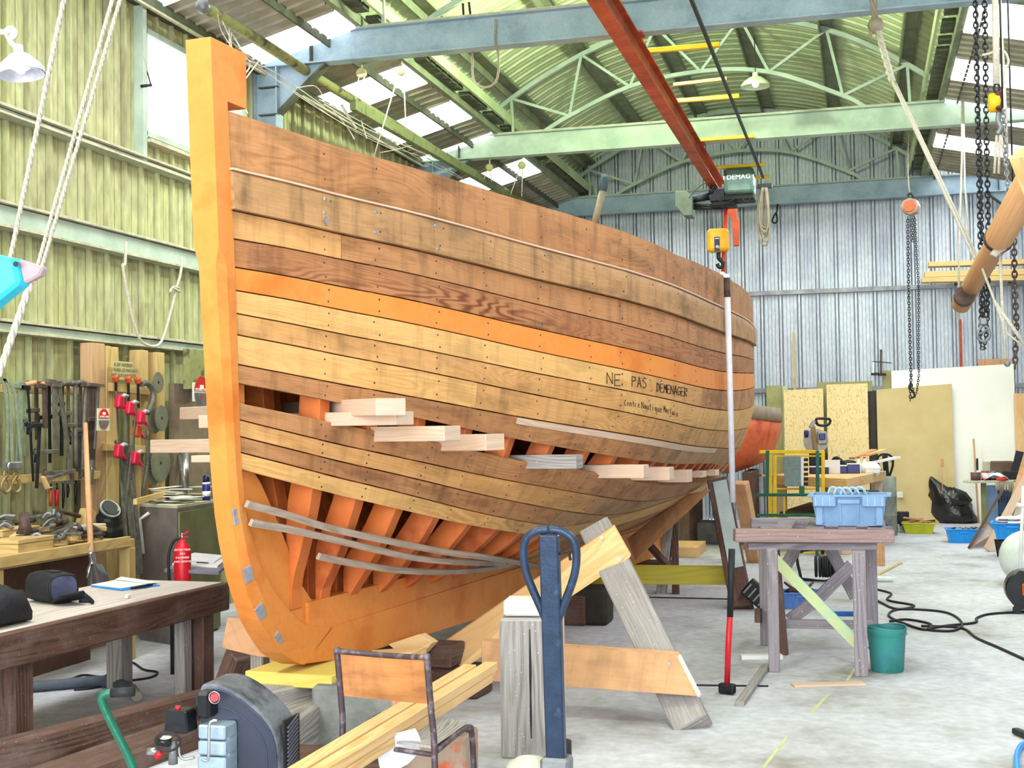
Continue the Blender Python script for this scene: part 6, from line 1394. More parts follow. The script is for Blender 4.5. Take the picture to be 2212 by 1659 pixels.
# sawn boards laid across the seat
zs_ = .43
near, far = at(640, 1690, z=zs_), at(1052, 1436, z=.50)
dd = (far-near).normalized(); sx = V(dd.y, -dd.x, 0).normalized(); ux = sx.cross(dd).normalized(); 
if ux.z < 0: ux.negate()
for i, (o, hh, e0, e1, lb) in enumerate((((-.045, 0, .0), .045, 0, -.10, 'left pine batten of the pair laid across the chair'), ((.022, 0, -.004), .04, .0, .0, 'right pine batten of the pair laid across the chair'), ((.018, 0, -.046), .04, .05, -.06, 'lower pine batten under the right one on the chair'))):
    t = thing('pine_batten', lb, 'batten', near.lerp(far, .5), 'pine battens on the chair')
    MB().beam(near+sx*o[0]+ux*o[2]+dd*e0, far+sx*o[0]+ux*o[2]+dd*e1, .062, hh, up=(0, 0, 1)).build('batten', W_pine, t, bev=.003)
t = thing('block_offcut', 'pinkish end grain block standing behind the battens under the chair back', 'offcut', at(872, 1530, D=5.9)); MB().box(at(872, 1520, D=5.75), (.075, .12, .09)).build('block', wood('pink_fir', '#dba088', '#b8755c', None, 60, .2, ringmix=.8), t, bev=.003)
t = thing('white_rag', 'white paper rag draped over the battens on the chair', 'rag', at(860, 1620, D=4.95))
mb = MB(); rows = []
for i in range(9):
    v = i/8; rows.append([at(808+v*12+u*(88-v*30)+(22*math.sin(v*3)*u), 1596-(1-v)*u*14*1.6+v*(62+10*math.sin(u*4)), D=4.93-.02*math.sin(u*5+v*3)-.03*v) for u in np.linspace(0, 1, 9)])
mb.grid(rows); mb.grid([[p+V(0, .003, 0) for p in r] for r in rows]); mb.build('cloth', mat('white_cloth', '#e4e6ee', '#d6d8e2', rough=.8, bump=.05), t)
t = thing('paper_scrap', 'white paper hanging behind the chair post', 'paper', at(905, 1530, D=5.6)); MB().prism([at(*q, D=5.7) for q in ((888, 1500), (925, 1500), (926, 1530), (892, 1545))], (0, .003, 0)).build('sheet', MATS['white_cloth'], t)
t = thing('orange_block', 'timber block smeared orange under the chair seat', 'block', at(960, 1650, D=5.6)); MB().box((at(935, 1640, D=5.7)).x*V(1, 0, 0)+V(0, at(935, 1640, D=5.7).y, .14), (.36, .2, .26)).build('block', mat('orange_smeared_wood', '#a89482', '#c8613a', rough=.8, scale=7, contrast=(.5, .6)), t, bev=.008)
# ================================================================== BIG TIMBER POST + WHITE BLOCK, PALLET TRUCK
a_, b_ = at(1084, 1640, z=0), at(1186, 1642, z=0); pw = (b_-a_).length; fd = (b_-a_).normalized(); bd = V(-fd.y, fd.x, 0); zt2 = 1.6-(1337-921)*(RM@(np.array(a_)-CAM))[2]/F
t = thing('timber_post', 'thick cracked grey timber stump standing in front of the keel brace', 'post', (a_+b_)/2)
MB().box((a_+b_)/2+bd*.13+fd*.02+V(0, 0, zt2/2), (pw+.05, .26, zt2), (fd, bd, V(0, 0, 1))).build('post', W_old, t, bev=.012)
MB().tube([(a_+b_)/2+fd*.03-bd*.003+V(0, 0, z) for z in np.linspace(.1, zt2-.05, 6)], [.002, .005, .004, .006, .004, .002], 4).build('crack', M_black, t)
MB().box((a_+b_)/2+bd*.15+fd*.15+V(0, 0, (zt2+.02)/2), (.05, .2, zt2+.02), (fd, bd, V(0, 0, 1))).build('side_board', W_pale, t, bev=.004)
t = thing('white_block', 'white painted wooden block on top of the grey timber stump', 'block', (a_+b_)/2+V(0, 0, zt2)); MB().box((a_+b_)/2+bd*.12-fd*.01+V(0, 0, zt2+.045), (pw*.80, .16, .08), (fd, bd, V(0, 0, 1))).build('block', M_white, t, bev=.01)
def pallet_truck(top, base, pxs, m, lb, s=1.0, forks=True, ax=V(1, 0, 0)):
    """drawbar with teardrop grip, pump, steering wheels, forks"""
    t = thing('pallet_truck', lb, 'pallet truck', V(base.x, base.y, 0))
    u = (top-base).normalized(); L_ = (top-base).length; s_ = ax.normalized()
    MB().beam(base+u*.14, top-u*.02, .075*s, .045*s, up=(0, 1, 0)).build('drawbar', m, t, bev=.006)
    P = [top+s_*a_*s+u*b_*s for a_, b_ in ((.0, 0), (.05, -.008), (.092, -.04), (.104, -.10), (.09, -.19), (.03, -.34), (.012, -.38))]
    MB().tube(smooth(P, 5), .0165*s, 10).build('grip_loop', m, t); P2 = [top-s_*a_*s+u*b_*s for a_, b_ in ((.0, 0), (.05, -.008), (.092, -.04), (.104, -.10), (.09, -.19), (.03, -.34), (.012, -.38))]
    MB().tube(smooth(P2, 5), .0165*s, 10).build('grip_loop', m, t)
    MB().tube(smooth([top+s_*.03*s-u*.10*s, top+s_*.07*s-u*.085*s, top+s_*.08*s-u*.12*s], 4), .006*s, 6).build('release_lever', M_iron, t)
    MB().box(base+u*(.10 if forks else .25), (.115*s, .10*s, .13*s)).build('pivot_bracket', M_grey, t, bev=.012)
    MB().cyl(V(base.x, base.y+.05, .1), V(base.x, base.y+.05, .35*s), .045*s, n=16).build('pump', M_iron, t)
    for sg in (-1, 1): MB().cyl(V(base.x, base.y, .09)+s_*sg*.03, V(base.x, base.y, .09)+s_*sg*.085, .09, n=20).build('steering_wheel', M_black, t)
    if forks:
        fy = V(-s_.y, s_.x, 0)
        for sg in (-1, 1): MB().box(V(base.x, base.y, .1)+fy*.75*s+s_*sg*.19*s, (.15*s, 1.15*s, .05), (s_, fy, V(0, 0, 1))).build('fork', m, t, bev=.006)
        MB().box(V(base.x, base.y, .2)+fy*.16*s, (.5*s, .08, .18), (s_, fy, V(0, 0, 1))).build('carriage', m, t, bev=.01)
    return t
M_pt = mat('worn_dark_blue_enamel', '#2c3e58', '#46607e', rough=.35, metal=.2, scale=10, c3='#26344a', contrast=(.42, .75))
bs_ = at(1207, 1790, z=0.02); tpp = at(1186, 1143, D=4.95)
pallet_truck(tpp, V(bs_.x, bs_.y, .0), None, M_pt, 'near pallet truck with dark blue drawbar upright in front of the stump', 1.0, forks=False)
t = thing('stone', 'pale rounded stone on the floor left of the near pallet truck', 'stone', at(1140, 1690, z=0)); MB().sphere(at(1145, 1672, D=5.2), .1, 14, (1.1, .9, .75)).build('stone', mat('pale_stone', '#c3c6b6', '#a9ad9b', rough=.9), t)
# sledgehammer
b_ = at(1571, 1500, z=0); t = thing('sledgehammer', 'sledgehammer with red and black handle standing on its head', 'sledgehammer', b_)
Db = (RM@(np.array(b_)-CAM))[2]
MB().box(b_+V(0, 0, .035), (.10, .05, .06), (V(1, -.3, 0), V(.3, 1, 0), V(0, 0, 1))).build('head', M_iron, t, bev=.012, seg=2)
MB().tube([b_+V(0, 0, .06), at(1573, 1400, D=Db), at(1577, 1330, D=Db)], .0175, 12).build('handle', M_red, t); MB().tube([at(1577, 1332, D=Db), at(1581, 1186, D=Db)], [.0185, .0195], 12).build('grip', M_black, t)
# ================================================================== TRESTLE TABLE WITH CRATE
W_tr = wood('paint_splashed_timber', '#9a9298', '#706870', '#85808c', 26, .5, fibre=.3, rough=.85, speck='#e0e2ec', bump=.3)
W_trr = wood('reddish_grey_timber', '#a88f8c', '#7c6461', '#93807e', 26, .5, fibre=.3, rough=.85, speck='#d8d2d2', bump=.3)
Df = 8.75
def T(x_, y_, dd=0): return at(x_, y_, D=Df+dd)
tt = thing('work_trestle', 'rough wooden trestle table splashed with paint', 'trestle', V(T(1760, 1450).x, T(1760, 1450).y, 0))
MB().beam(T(1586, 1156, -.02), T(1928, 1158, -.02), .10, .088).build('front_beam', W_trr, tt, bev=.006)
MB().beam(T(1615, 1180), T(1893, 1180), .05, .048).build('under_rail', W_tr, tt, bev=.004)
MB().beam(T(1622, 1129, .85), T(1765, 1129, .85), .05, .07).build('rear_board', W_tr, tt, bev=.004)
MB().beam(T(1640, 1146, .8), T(1925, 1146, .8), .10, .06).build('rear_beam', W_tr, tt, bev=.004)
zt3 = T(1700, 1143).z
for x_ in (1690, 1760, 1830, 1895): 
    p, q = T(x_, 1140, .0), T(x_, 1140, .8); MB().beam(V(p.x, p.y+.05, p.z-.012), V(p.x+.0, p.y+.75, p.z-.012), .12, .02).build('top_slat', W_tr, tt)
for x_, dd_, yb, w_, m in ((1670, 0, 1451, .07, W_tr), (1858, 0, 1461, .082, W_tr), (1648, .75, 1394, .07, W_tr), (1880, .8, 1380, .08, W_tr)):
    a_ = T(x_, 1172, dd_); g = at(x_+(3 if dd_ == 0 else 6), yb, z=0); MB().beam(V(g.x, g.y, 0), V(g.x, g.y, a_.z-.0), w_, .05).build('leg', m, tt, bev=.005)
for x_, yb in ((1692, 1414),): g = at(x_, yb, z=0); MB().beam(V(g.x, g.y, 0), V(g.x-.05, g.y, zt3-.1), .07, .06).build('leg', W_dark, tt, bev=.005)
W_gr = wood('green_cyan_painted_lath', '#c3cf9c', '#a9bd8c', '#5cc5d2', 18, .5, ringmix=.3, stainamt=1.0)
MB().beam(T(1664, 1200, -.10), T(1868, 1412, -.10), .062, .02, up=(0, -1, 0)).build('diagonal_brace', W_gr, tt, label='green and cyan painted diagonal brace', bev=.002) if False else MB().beam(T(1664, 1198, -.10), T(1869, 1408, -.42), .02, .07).build('diagonal_brace', W_gr, tt, label='green and cyan painted diagonal brace')
for (x0, y0), (x1, y1), dd_ in (((1718, 1186), (1698, 1222), .7), ((1790, 1180), (1848, 1290), .7), ((1840, 1220), (1770, 1290), .35), ((1770, 1290), (1705, 1340), .35)):
    MB().beam(T(x0, y0, dd_), T(x1, y1, dd_), .02, .085).build('cross_brace', W_tr, tt)
MB().beam(T(1682, 1347, .25), T(1885, 1350, .25), .04, .06).build('stretcher', W_tr, tt, bev=.004)
MB().beam(T(1636, 1330, .4), T(1636, 1350, .4)+V(0, .5, 0), .04, .1).build('side_stretcher', W_dark, tt)
# crates
def crate(name, lb, c_, sx_, sy_, sz_, m, rot=0, taper=.86, rim=.022, fill=None, ribs=5):
    """open plastic crate with folded rim, ribs and handles"""
    t = thing(name, lb, 'crate', c_); cr, sr = math.cos(rot), math.sin(rot); ex_, ey_ = V(cr, sr, 0), V(-sr, cr, 0)
    def q(u, v, z, o=0): k_ = taper+(1-taper)*z/sz_; return c_+ex_*u*(sx_/2*k_-o)+ey_*v*(sy_/2*k_-o)+V(0, 0, z)
    cor = ((-1, -1), (1, -1), (1, 1), (-1, 1)); k = MB()
    b0 = len(k.v); k.v += [q(u, v, 0) for u, v in cor]+[q(u, v, sz_) for u, v in cor]+[q(u, v, .008, .006) for u, v in cor]+[q(u, v, sz_, .006) for u, v in cor]
    for i in range(4):
        j = (i+1) % 4; k.face([b0+i, b0+j, b0+4+j, b0+4+i]); k.face([b0+8+j, b0+8+i, b0+12+i, b0+12+j]); k.face([b0+4+i, b0+4+j, b0+12+j, b0+12+i])
    k.face([b0+3, b0+2, b0+1, b0]); k.face([b0+8, b0+9, b0+10, b0+11]); shl = k.build('crate_shell', m, t)
    r_ = MB(); R_ = [q(u, v, sz_-.004, -rim*.3) for u, v in cor]
    for i in range(4): r_.beam(R_[i], R_[(i+1) % 4], rim, .014)
    r_.build('rim', m, t, bev=.003)
    for v in (-1, 1):
        for i in range(ribs):
            u = -1+2*(i+.5)/ribs; MB().beam(q(u, v, sz_*.12, -.004), q(u, v, sz_*.93, -.004), .014, .012, up=(0, 1, 0)).build('rib', m, shl)
        MB().box(q(0, v, sz_*.80, -.008), (sx_*.30, .016, sz_*.16), (ex_, ey_, V(0, 0, 1))).build('hand_grip', m, shl, bev=.004)
    return t, q
a_, b_ = at(1768, 1148, D=Df+.15), at(1906, 1148, D=Df+.15); c_ = (a_+b_)/2; c_.z = zt3+.006; c_.y += .12
t, q = crate('blue_crate', 'light blue plastic crate with wide rim on the trestle table', c_, .50, .36, .21, M_blueplas, rot=-.03, taper=.86, rim=.035, ribs=4)
for sg in (-1, 1):
    MB().box(q(sg*.62, -1, .17, -.018), (.155, .03, .075), (V(1, 0, 0), V(0, 1, 0), V(0, 0, 1))).build('corner_rim', M_blueplas, t, bev=.006)
    for j in range(3): MB().box(q(sg*(.62-.17+.17*j), -1, .17, -.034), (.006, .01, .06)).build('corner_rib', mat('pale_blue_plastic', '#a9c6e2', '#98b8d8', rough=.4), t)
    MB().box(q(sg*.84, -1, .07, -.01), (.05, .02, .13)).build('corner_post', M_blueplas, t, bev=.005)
for i in range(5):
    p = q(-.45+.18*i, random.uniform(-.3, .5), .2); t = thing('plastic_offcut', ('first', 'second', 'third', 'fourth', 'fifth')[i]+' pale blue plastic fitting from the left in the light blue crate', 'plastic part', p, 'plastic fittings in the crate')
    MB().tube(smooth([p+V(-.04, 0, 0), p+V(-.02, .01, .05), p+V(.02, 0, .045), p+V(.05, .01, -.01)], 3), .010, 6).build('fitting', MATS['pale_blue_plastic'], t)
# bucket
b_ = at(1917, 1449, z=0); t = thing('bucket', 'teal green plastic bucket with a dented rim beside the trestle', 'bucket', b_)
M_bk = mat('teal_bucket', '#2f8d82', '#216f68', rough=.5, scale=4, c3='#3b7f84'); k = MB()
k.lathe(b_, [(.098, 0), (.103, .02), (.118, .24), (.127, .268), (.127, .28)], 32, caps=False); k.lathe(b_, [(.090, .01), (.10, .03), (.112, .24), (.118, .28)], 32, caps=False); k.cyl(b_+V(0, 0, .004), b_+V(0, 0, .012), .098, n=32); k.build('bucket_body', M_bk, t)
MB().tube([b_+V(.123*math.cos(a_), .123*math.sin(a_), .279+.008*math.sin(2*a_)) for a_ in np.linspace(0, 6.283, 32, endpoint=False)], .006, 6, closed=True).build('rim', M_bk, t)
MB().tube([b_+V(.128*math.cos(a_), .128*math.sin(a_), .24) for a_ in np.linspace(0, 6.283, 32, endpoint=False)], .003, 5, closed=True).build('band', M_bk, t)
MB().cyl(b_+V(0, 0, .20), b_+V(0, 0, .205), .105, n=24).build('contents', M_iron, t)
for p in ((.03, 0), (-.05, .03)): pass
# laths and boards on the floor
def lath(pa, pb, w_, h_, m, lb, nm='floor_lath'):
    a_, b_ = at(*pa, z=h_/2), at(*pb, z=h_/2); t = thing(nm, lb, 'lath', V(((a_+b_)/2).x, ((a_+b_)/2).y, 0)); MB().beam(a_, b_, w_, h_).build('lath', m, t, bev=.002)
lath((1600, 1419), (1690, 1418), .07, .03, M_white, 'white lath lying against the trestle leg')
lath((1598, 1520), (1656, 1438), .05, .03, W_old, 'grey lath on the floor pointing at the sledgehammer')
lath((1500, 1480), (1660, 1482), .012, .01, M_iron, 'thin dark rod on the floor behind the sledgehammer')
lath((1712, 1480), (1866, 1476), .09, .012, W_pale, 'thin pale offcut board on the floor before the bucket')
lath((1395, 1290), (1575, 1294), .02, .01, M_iron, 'thin dark rod on the floor beyond the first shore')
lath((1892, 1243), (1946, 1216), .04, .015, W_yel, 'small lath on the floor behind the trestle')
M_chalk = mat('yellow_chalk', '#cdd39a', '#b4b690', rough=.9, bump=0)
t = struct('floor_marking', at(1700, 1560, z=0)); k = MB()
for pa, pb in (((1648, 1659), (1700, 1592)), ((1752, 1540), (1790, 1500)), ((1830, 1470), (1850, 1440)), ((1930, 1360), (1950, 1330))): k.beam(at(*pa, z=.0008), at(*pb, z=.0008), .018, .001)
k.build('chalk_line', M_chalk, t, kind='stuff'); t.name = 'trim_7'
# cables on the floor right
def fcable(lb, pts, r=.010, nm='floor_cable'):
    t = thing(nm, lb, 'cable', at(*pts[0], z=0)); MB().tube(smooth([at(x_, y_, z=r) for x_, y_ in pts], 7), r, 6).build('cable', M_black, t); return t
fcable('black cable snaking right from the trestle across the floor, long loop', [(1890, 1272), (1925, 1282), (1918, 1296), (1975, 1308), (1935, 1315), (1890, 1295)])
fcable('black cable forming long ovals right of the bucket', [(1922, 1342), (1960, 1338), (2010, 1348), (2000, 1360), (1962, 1350), (1920, 1330), (1945, 1316), (2040, 1322), (2078, 1345), (2060, 1362), (2005, 1360), (2040, 1352), (2105, 1345), (2110, 1335), (2140, 1326), (2212, 1322), (2240, 1322)])
fcable('black cable running off at the lower right edge', [(1990, 1352), (2075, 1356), (2110, 1378), (2160, 1400), (2230, 1432)])
t = thing('cable_reel', 'black cable reel with square tube frame on the floor behind the trestle', 'cable reel', at(1790, 1255, z=0))
b_ = at(1790, 1256, z=0); k = [b_+V(-.27, 0, .02), b_+V(-.29, 0, .28), b_+V(.0, 0, .3), b_+V(.02, .0, .02)]; MB().tube(smooth(k+[k[0]], 4), .015, 8).build('frame', M_black, t)
for i in range(7): MB().tube([b_+V(-.12+.03*i+.01*math.sin(i), .1*math.cos(a_), .15+.1*math.sin(a_)) for a_ in np.linspace(0, 6.283, 14, endpoint=False)], .014, 5, closed=True).build('cable_turn', M_black, t)
b_ = at(1730, 1312, z=0); t, q = crate('blue_tool_crate', 'small blue crate of tools on the floor under the trestle', b_, .34, .26, .14, mat('mid_blue_plastic', '#5d86cc', '#4f76ba', rough=.4), rot=.1)
for i in range(9):
    p = q(-.75+.17*i, random.uniform(-.6, .6), .14); d = V(random.uniform(-1, 1), random.uniform(-1, 1), random.uniform(.0, .5)).normalized(); tt_ = thing('hand_tool', ('first', 'second', 'third', 'fourth', 'fifth', 'sixth', 'seventh', 'eighth', 'ninth')[i]+' dusty tool from the left in the blue crate under the trestle', 'tool', p, 'tools in the blue crate'); MB().tube([p, p+d*.12], [.016, .010], 7).build('handle', M_rust, tt_)
b_ = at(1640, 1318, z=0); t = thing('tool_case', 'open black tool case tipped against the trestle leg', 'tool case', b_); MB().box(b_+V(-.02, 0, .14), (.22, .10, .16), (V(.75, 0, -.66), V(0, 1, 0), V(.66, 0, .75))).build('case', M_blackgloss, t, bev=.01)
for i in range(4): MB().box(b_+V(-.09+.04*i, -.055, .19-.035*i), (.012, .01, .1), (V(.75, 0, -.66), V(0, 1, 0), V(.66, 0, .75))).build('tool_slot', M_grey, t)
t = thing('blue_lath', 'bright blue strip on the floor under the trestle', 'strip', at(1830, 1325, z=0)); MB().beam(at(1800, 1325, z=.02), at(1862, 1325, z=.02), .04, .03).build('strip', mat('strong_blue', '#2163b4', '#1c589f'), t)
# ================================================================== BACK RIGHT: SHEET MATERIALS
M_osb = mat('strand_board', '#e3cb8e', '#cfae6a', rough=.8, scale=26, c3='#ecd9a4', stretch=(2.2, 1, .8), bump=.15, contrast=(.38, .62))
M_mdf = mat('tan_fibreboard', '#cdb985', '#c2ad78', rough=.75, scale=2, bump=.03)
M_wpan = mat('white_panel', '#f6f6ec', '#ecece0', rough=.55, scale=1.2, bump=.02)
M_khaki = mat('khaki_sheet', '#a3a070', '#8b8a5c', rough=.8, scale=3)
def sheet(lb, x0, x1, y0, y1, Y, m, th=.022, nm='sheet_board', zb=0, lean=.14, cat='board'):
    a_, b_ = at(x0, y0, Y=Y), at(x1, y1, Y=Y); t = thing(nm, lb, cat, V((a_.x+b_.x)/2, Y-lean, zb))
    P = [a_, b_, V(b_.x, Y-lean, zb), V(a_.x, Y-lean, zb)]; MB().prism(P, (0, th, 0)).build('sheet', m, t, bev=.002); return t
sheet('tall white panel leaning on the back wall, widest of the sheets', 1925, 2190, 801, 786, 21.60, M_wpan)
sheet('tan fibreboard sheet leaning in front of the white panel', 1893, 2056, 842, 829, 21.5, M_mdf, lean=.2)
sheet('khaki sheet at the far left of the leaning boards, by the hull', 1655, 1692, 833, 833, 21.62, M_khaki)
sheet('pale green upright sheet between the khaki one and the first strand board', 1690, 1702, 834, 834, 21.58, mat('pale_green_sheet', '#b9c49a', '#a5b086', rough=.8))
sheet('left one of two strand boards leaning on the back wall', 1693, 1778, 843, 839, 21.50, M_osb, lean=.18)
sheet('right, taller one of two strand boards on the back wall', 1785, 1874, 831, 828, 21.46, M_osb, lean=.18)
sheet('khaki panel edge showing behind the two strand boards', 1764, 1884, 826, 823, 21.62, M_khaki)
sheet('dark brown board between strand board and fibreboard', 1874, 1893, 845, 845, 21.56, mat('dark_navy_board', '#3a3634', '#4a4038', rough=.8))
sheet('yellow-green board behind the left edge of the white panel', 1906, 1926, 800, 800, 21.64, M_khaki)
sheet('orange tinted offcut behind the top of the white panel', 2112, 2183, 776, 775, 21.66, W_ply)
sheet('brown pine board edge at the far right by the masts', 2190, 2230, 850, 850, 21.4, W_pine, lean=.1)
t = thing('long_lath', 'long thin lath standing against the back wall above the strand boards', 'lath', (at(1714, 900, Y=21.6)).x*V(1, 0, 0)+V(0, 21.5, 0)); a_ = at(1714, 717, Y=21.64); MB().box((a_.x, 21.64, a_.z/2), (.035, .02, a_.z)).build('lath', W_yel, t)
t = thing('orange_post', 'thin orange-red post against the back wall behind the ropes', 'post', at(2076, 760, Y=21.6)*1.0); a_ = at(2074, 690, Y=21.62); MB().box((a_.x, 21.62, a_.z/2), (.04, .03, a_.z)).build('post', M_crane, t)
t = thing('wall_clamp', 'small dark clamps hung on the back wall above the dark board', 'clamp', at(1895, 812, Y=21.6)); MB().beam(at(1885, 781, Y=21.55), at(1926, 784, Y=21.55), .02, .014).build('bar', M_iron, t); MB().box(at(1890, 808, Y=21.55), (.12, .05, .04)).build('foot', M_black, t); MB().box(at(1906, 809, Y=21.55), (.12, .05, .04)).build('foot', M_black, t); MB().beam(at(1887, 782, Y=21.55), at(1886, 808, Y=21.55), .014, .014).build('spindle', M_chrome, t); MB().beam(at(1903, 755, Y=21.55), at(1903, 808, Y=21.55), .03, .014).build('stem_bar', M_rust, t)
t = thing('wall_socket', 'white power socket on the tan fibreboard', 'socket', at(1944, 1069, Y=21.1)); MB().box(at(1944, 1069, Y=21.28), (.09, .05, .09)).build('socket_body', M_white, t, bev=.008)
t = thing('paddle', 'thin wooden paddle leaning on the fibreboard above the black bag', 'paddle', at(2036, 1050, Y=21.1)); MB().box(at(2035, 1000, Y=21.18), (.045, .012, .13)).build('blade', W_ply, t, bev=.015); MB().tube([at(2035, 1008, Y=21.18), at(2036, 1060, Y=21.1)], .008, 6).build('shaft', W_ply, t)
# black refuse bag
b_ = at(2062, 1129, z=0); t = thing('refuse_bag', 'crumpled black refuse bag slumped against the white panel', 'bag', b_); Db = (RM@(np.array(b_)-CAM))[2]
mb = MB(); secs = []; rr = random.Random(5)
for x_, y_, r_ in ((2066, 1129, 44), (2064, 1122, 48), (2060, 1105, 46), (2054, 1088, 42), (2046, 1072, 36), (2036, 1060, 27), (2026, 1050, 17), (2018, 1041, 11), (2013, 1033, 5), (2012, 1030, 1.5)):
    c_ = at(x_, y_, D=Db); R_ = []; r_ = r_*Db/F
    for j in range(22):
        a_ = 2*math.pi*j/22; g_ = 1+.13*rr.uniform(-1, 1)+.05*math.sin(3*a_+y_*.1); R_.append(c_+V(math.cos(a_)*r_*g_, math.sin(a_)*r_*.7*g_, rr.uniform(-.012, .012) if y_ < 1125 else 0))
    secs.append(len(mb.v)); mb.v += R_
mb.loft(secs, 22); mb.build('bag_body', mat('shiny_black_film', '#141414', '#1d1c1a', rough=.22, scale=9, bump=.9, bscale=16, spec=.6), t)
mb = MB(); secs = []
for x_, y_, r_ in ((2066, 1092, 24), (2064, 1078, 30), (2058, 1066, 26), (2056, 1058, 16), (2055, 1054, 6)):
    c_ = at(x_, y_, D=Db-.12); R_ = []; r_ = r_*Db/F
    for j in range(18):
        a_ = 2*math.pi*j/18; g_ = 1+.2*rr.uniform(-1, 1); R_.append(c_+V(math.cos(a_)*r_*g_, math.sin(a_)*r_*.6*g_, rr.uniform(-.02, .02)))
    secs.append(len(mb.v)); mb.v += R_
mb.loft(secs, 18); mb.build('crumpled_top', MATS['shiny_black_film'], t)
# crates on the far floor
M_lime = mat('lime_plastic', '#c3c62c', '#b4b722', rough=.4, scale=6, bump=.03)
b_ = at(1987, 1154, z=0)+V(0, .2, 0); t, q = crate('lime_crate', 'lime yellow crate of kindling on the far floor', b_, .44, .34, .15, M_lime, rot=-.05, taper=.82)
for i in range(12):
    p = q(random.uniform(-.6, .7), random.uniform(-.6, .6), .13)+V(0, 0, i*.007); a_ = random.uniform(-.7, .7); t2 = thing('kindling', ('dark', 'pale', 'brown')[i % 3]+' wood scrap in the lime yellow crate, '+('at the bottom', 'half way up', 'on top')[i//4], 'wood scrap', p, 'kindling in the lime crate'); d = V(math.cos(a_), math.sin(a_)*.5, random.uniform(-.2, .4)).normalized(); MB().beam(p-d*.12, p+d*.13, .06, .02).build('scrap', (W_dark, W_pine, W_ply)[i % 3], t2)
b_ = at(2084, 1174, z=0)+V(0, .18, 0); t, q = crate('bright_blue_crate', 'bright blue crate of dark fittings on the far floor', b_, .43, .32, .18, M_brightblue, rot=.03, taper=.84)
for i in range(10):
    p = q(-.7+.16*i, random.uniform(-.6, .6), .165); t2 = thing('fitting', ('dark iron', 'grey')[i % 2]+' fitting in the bright blue floor crate, number '+('one', 'two', 'three', 'four', 'five')[i//2]+' from the left', 'fitting', p, 'fittings in the blue floor crate'); MB().tube([p, p+V(.04, .02, .02), p+V(.09, -.01, 0)], .016, 6).build('fitting', M_iron if i % 2 == 0 else M_grey, t2)
# ------------------------------------------------ right edge corner
DR = 15.0
t = thing('round_table', 'small grey table top on a steel post at the right, covered with cans', 'table', at(2127, 1150, z=0)); b_ = at(2127, 1150, z=0); zt4 = at(2130, 1042, D=(RM@(np.array(b_)-CAM))[2]).z
Dt = (RM@(np.array(b_)-CAM))[2]
def R4(x_, y_, dd=0): return at(x_, y_, D=Dt+dd)
P = [R4(2080, 1036), R4(2100, 1043, -.2), R4(2190, 1043, -.2), R4(2210, 1034, .4), R4(2100, 1030, .5)]; P = [V(p.x, p.y, zt4) for p in P]; MB().prism(P, (0, 0, .03)).build('table_top', M_dust, t, bev=.004)
MB().box((b_.x, b_.y, zt4/2), (.07, .07, zt4)).build('post', M_cabn, t, bev=.004)
def can(x_, y_, r, h_, m, lb, band=None, dd=0):
    c_ = R4(x_, y_, dd); c_.z = zt4+.03; t = thing('paint_can', lb, 'can', c_, 'cans on the right hand table'); MB().cyl(c_, c_+V(0, 0, h_), r, n=20).build('can_body', m, t); MB().tube([c_+V(r*math.cos(a_), r*math.sin(a_), h_) for a_ in np.linspace(0, 6.28, 16, endpoint=False)], .005, 5, closed=True).build('rim', M_grey, t)
    if band: MB().cyl(c_+V(0, 0, h_*.2), c_+V(0, 0, h_*.8), r*1.02, n=20).build('label_band', band, t)
can(2108, 1038, .07, .11, mat('plum_can', '#6e4a4c', '#583a3c', rough=.4), 'plum brown can at the left of the right hand table')
can(2128, 1038, .05, .13, M_red, 'red can with white label on the right hand table', M_white); can(2145, 1038, .05, .12, M_grey, 'grey can in the middle of the right hand table', M_white, .1); can(2163, 1040, .07, .05, mat('orange_lid', '#e2421e', '#d63a18', rough=.4), 'flat orange lidded tin at the front of the right hand table', None, -.15)
t = thing('white_cloth_heap', 'white crumpled cloth on the right hand table', 'cloth', R4(2150, 1030, .2)); mb = MB(); rows = []
for i in range(9):
    rows.append([R4(2125+j*7, 1038-18*math.sin(math.pi*j/8)*math.sin(math.pi*min(1, .2+i/9))+rr.uniform(-2, 2), -.1+i*.06) for j in range(9)])
mb.grid(rows); mb.build('cloth', MATS['white_cloth'], t)
t = thing('dark_box', 'dark box and lid leaning on the right hand table', 'box', R4(2195, 1030, .2)); MB().beam(R4(2190, 1036, .2), R4(2204, 975, .2), .12, .03, up=(0, 1, 0)).build('lid', M_iron, t); MB().box(R4(2183, 1026, .1), (.2, .12, .12)).build('box', M_black, t, bev=.01)
t = thing('foam_seat', 'brown padded seat standing behind the right hand table', 'seat', R4(2160, 1030, .7)); MB().box(V(R4(2160, 1010, .6).x, R4(2160, 1010, .6).y-.25, zt4+.16), (.32, .06, .26)).build('pad', mat('brown_pad', '#6f5a4c', '#5c4a3e', rough=.9), t, bev=.02); MB().box(R4(2130, 1012, .75), (.1, .02, .2)).build('grey_card', M_dust, t)
t = thing('broom_handle', 'broom handle standing by the white panel behind the right hand table', 'broom', at(2115, 1130, Y=21)); MB().tube([at(2103, 948, Y=21.2), at(2114, 1128, Y=20.9)], .014, 8).build('handle', W_ply, t); MB().box(at(2111, 1003, Y=21.1), (.03, .03, .18)).build('grip', M_iron, t)
t = thing('grey_locker', 'pale blue grey locker panel under the right hand table', 'locker', R4(2140, 1140, .6)); a_, b2 = R4(2130, 1048, .5), R4(2152, 1048, .5); MB().box(((a_.x+b2.x)/2, a_.y, a_.z/2), (b2.x-a_.x, .3, a_.z)).build('locker_body', M_blueplas, t)
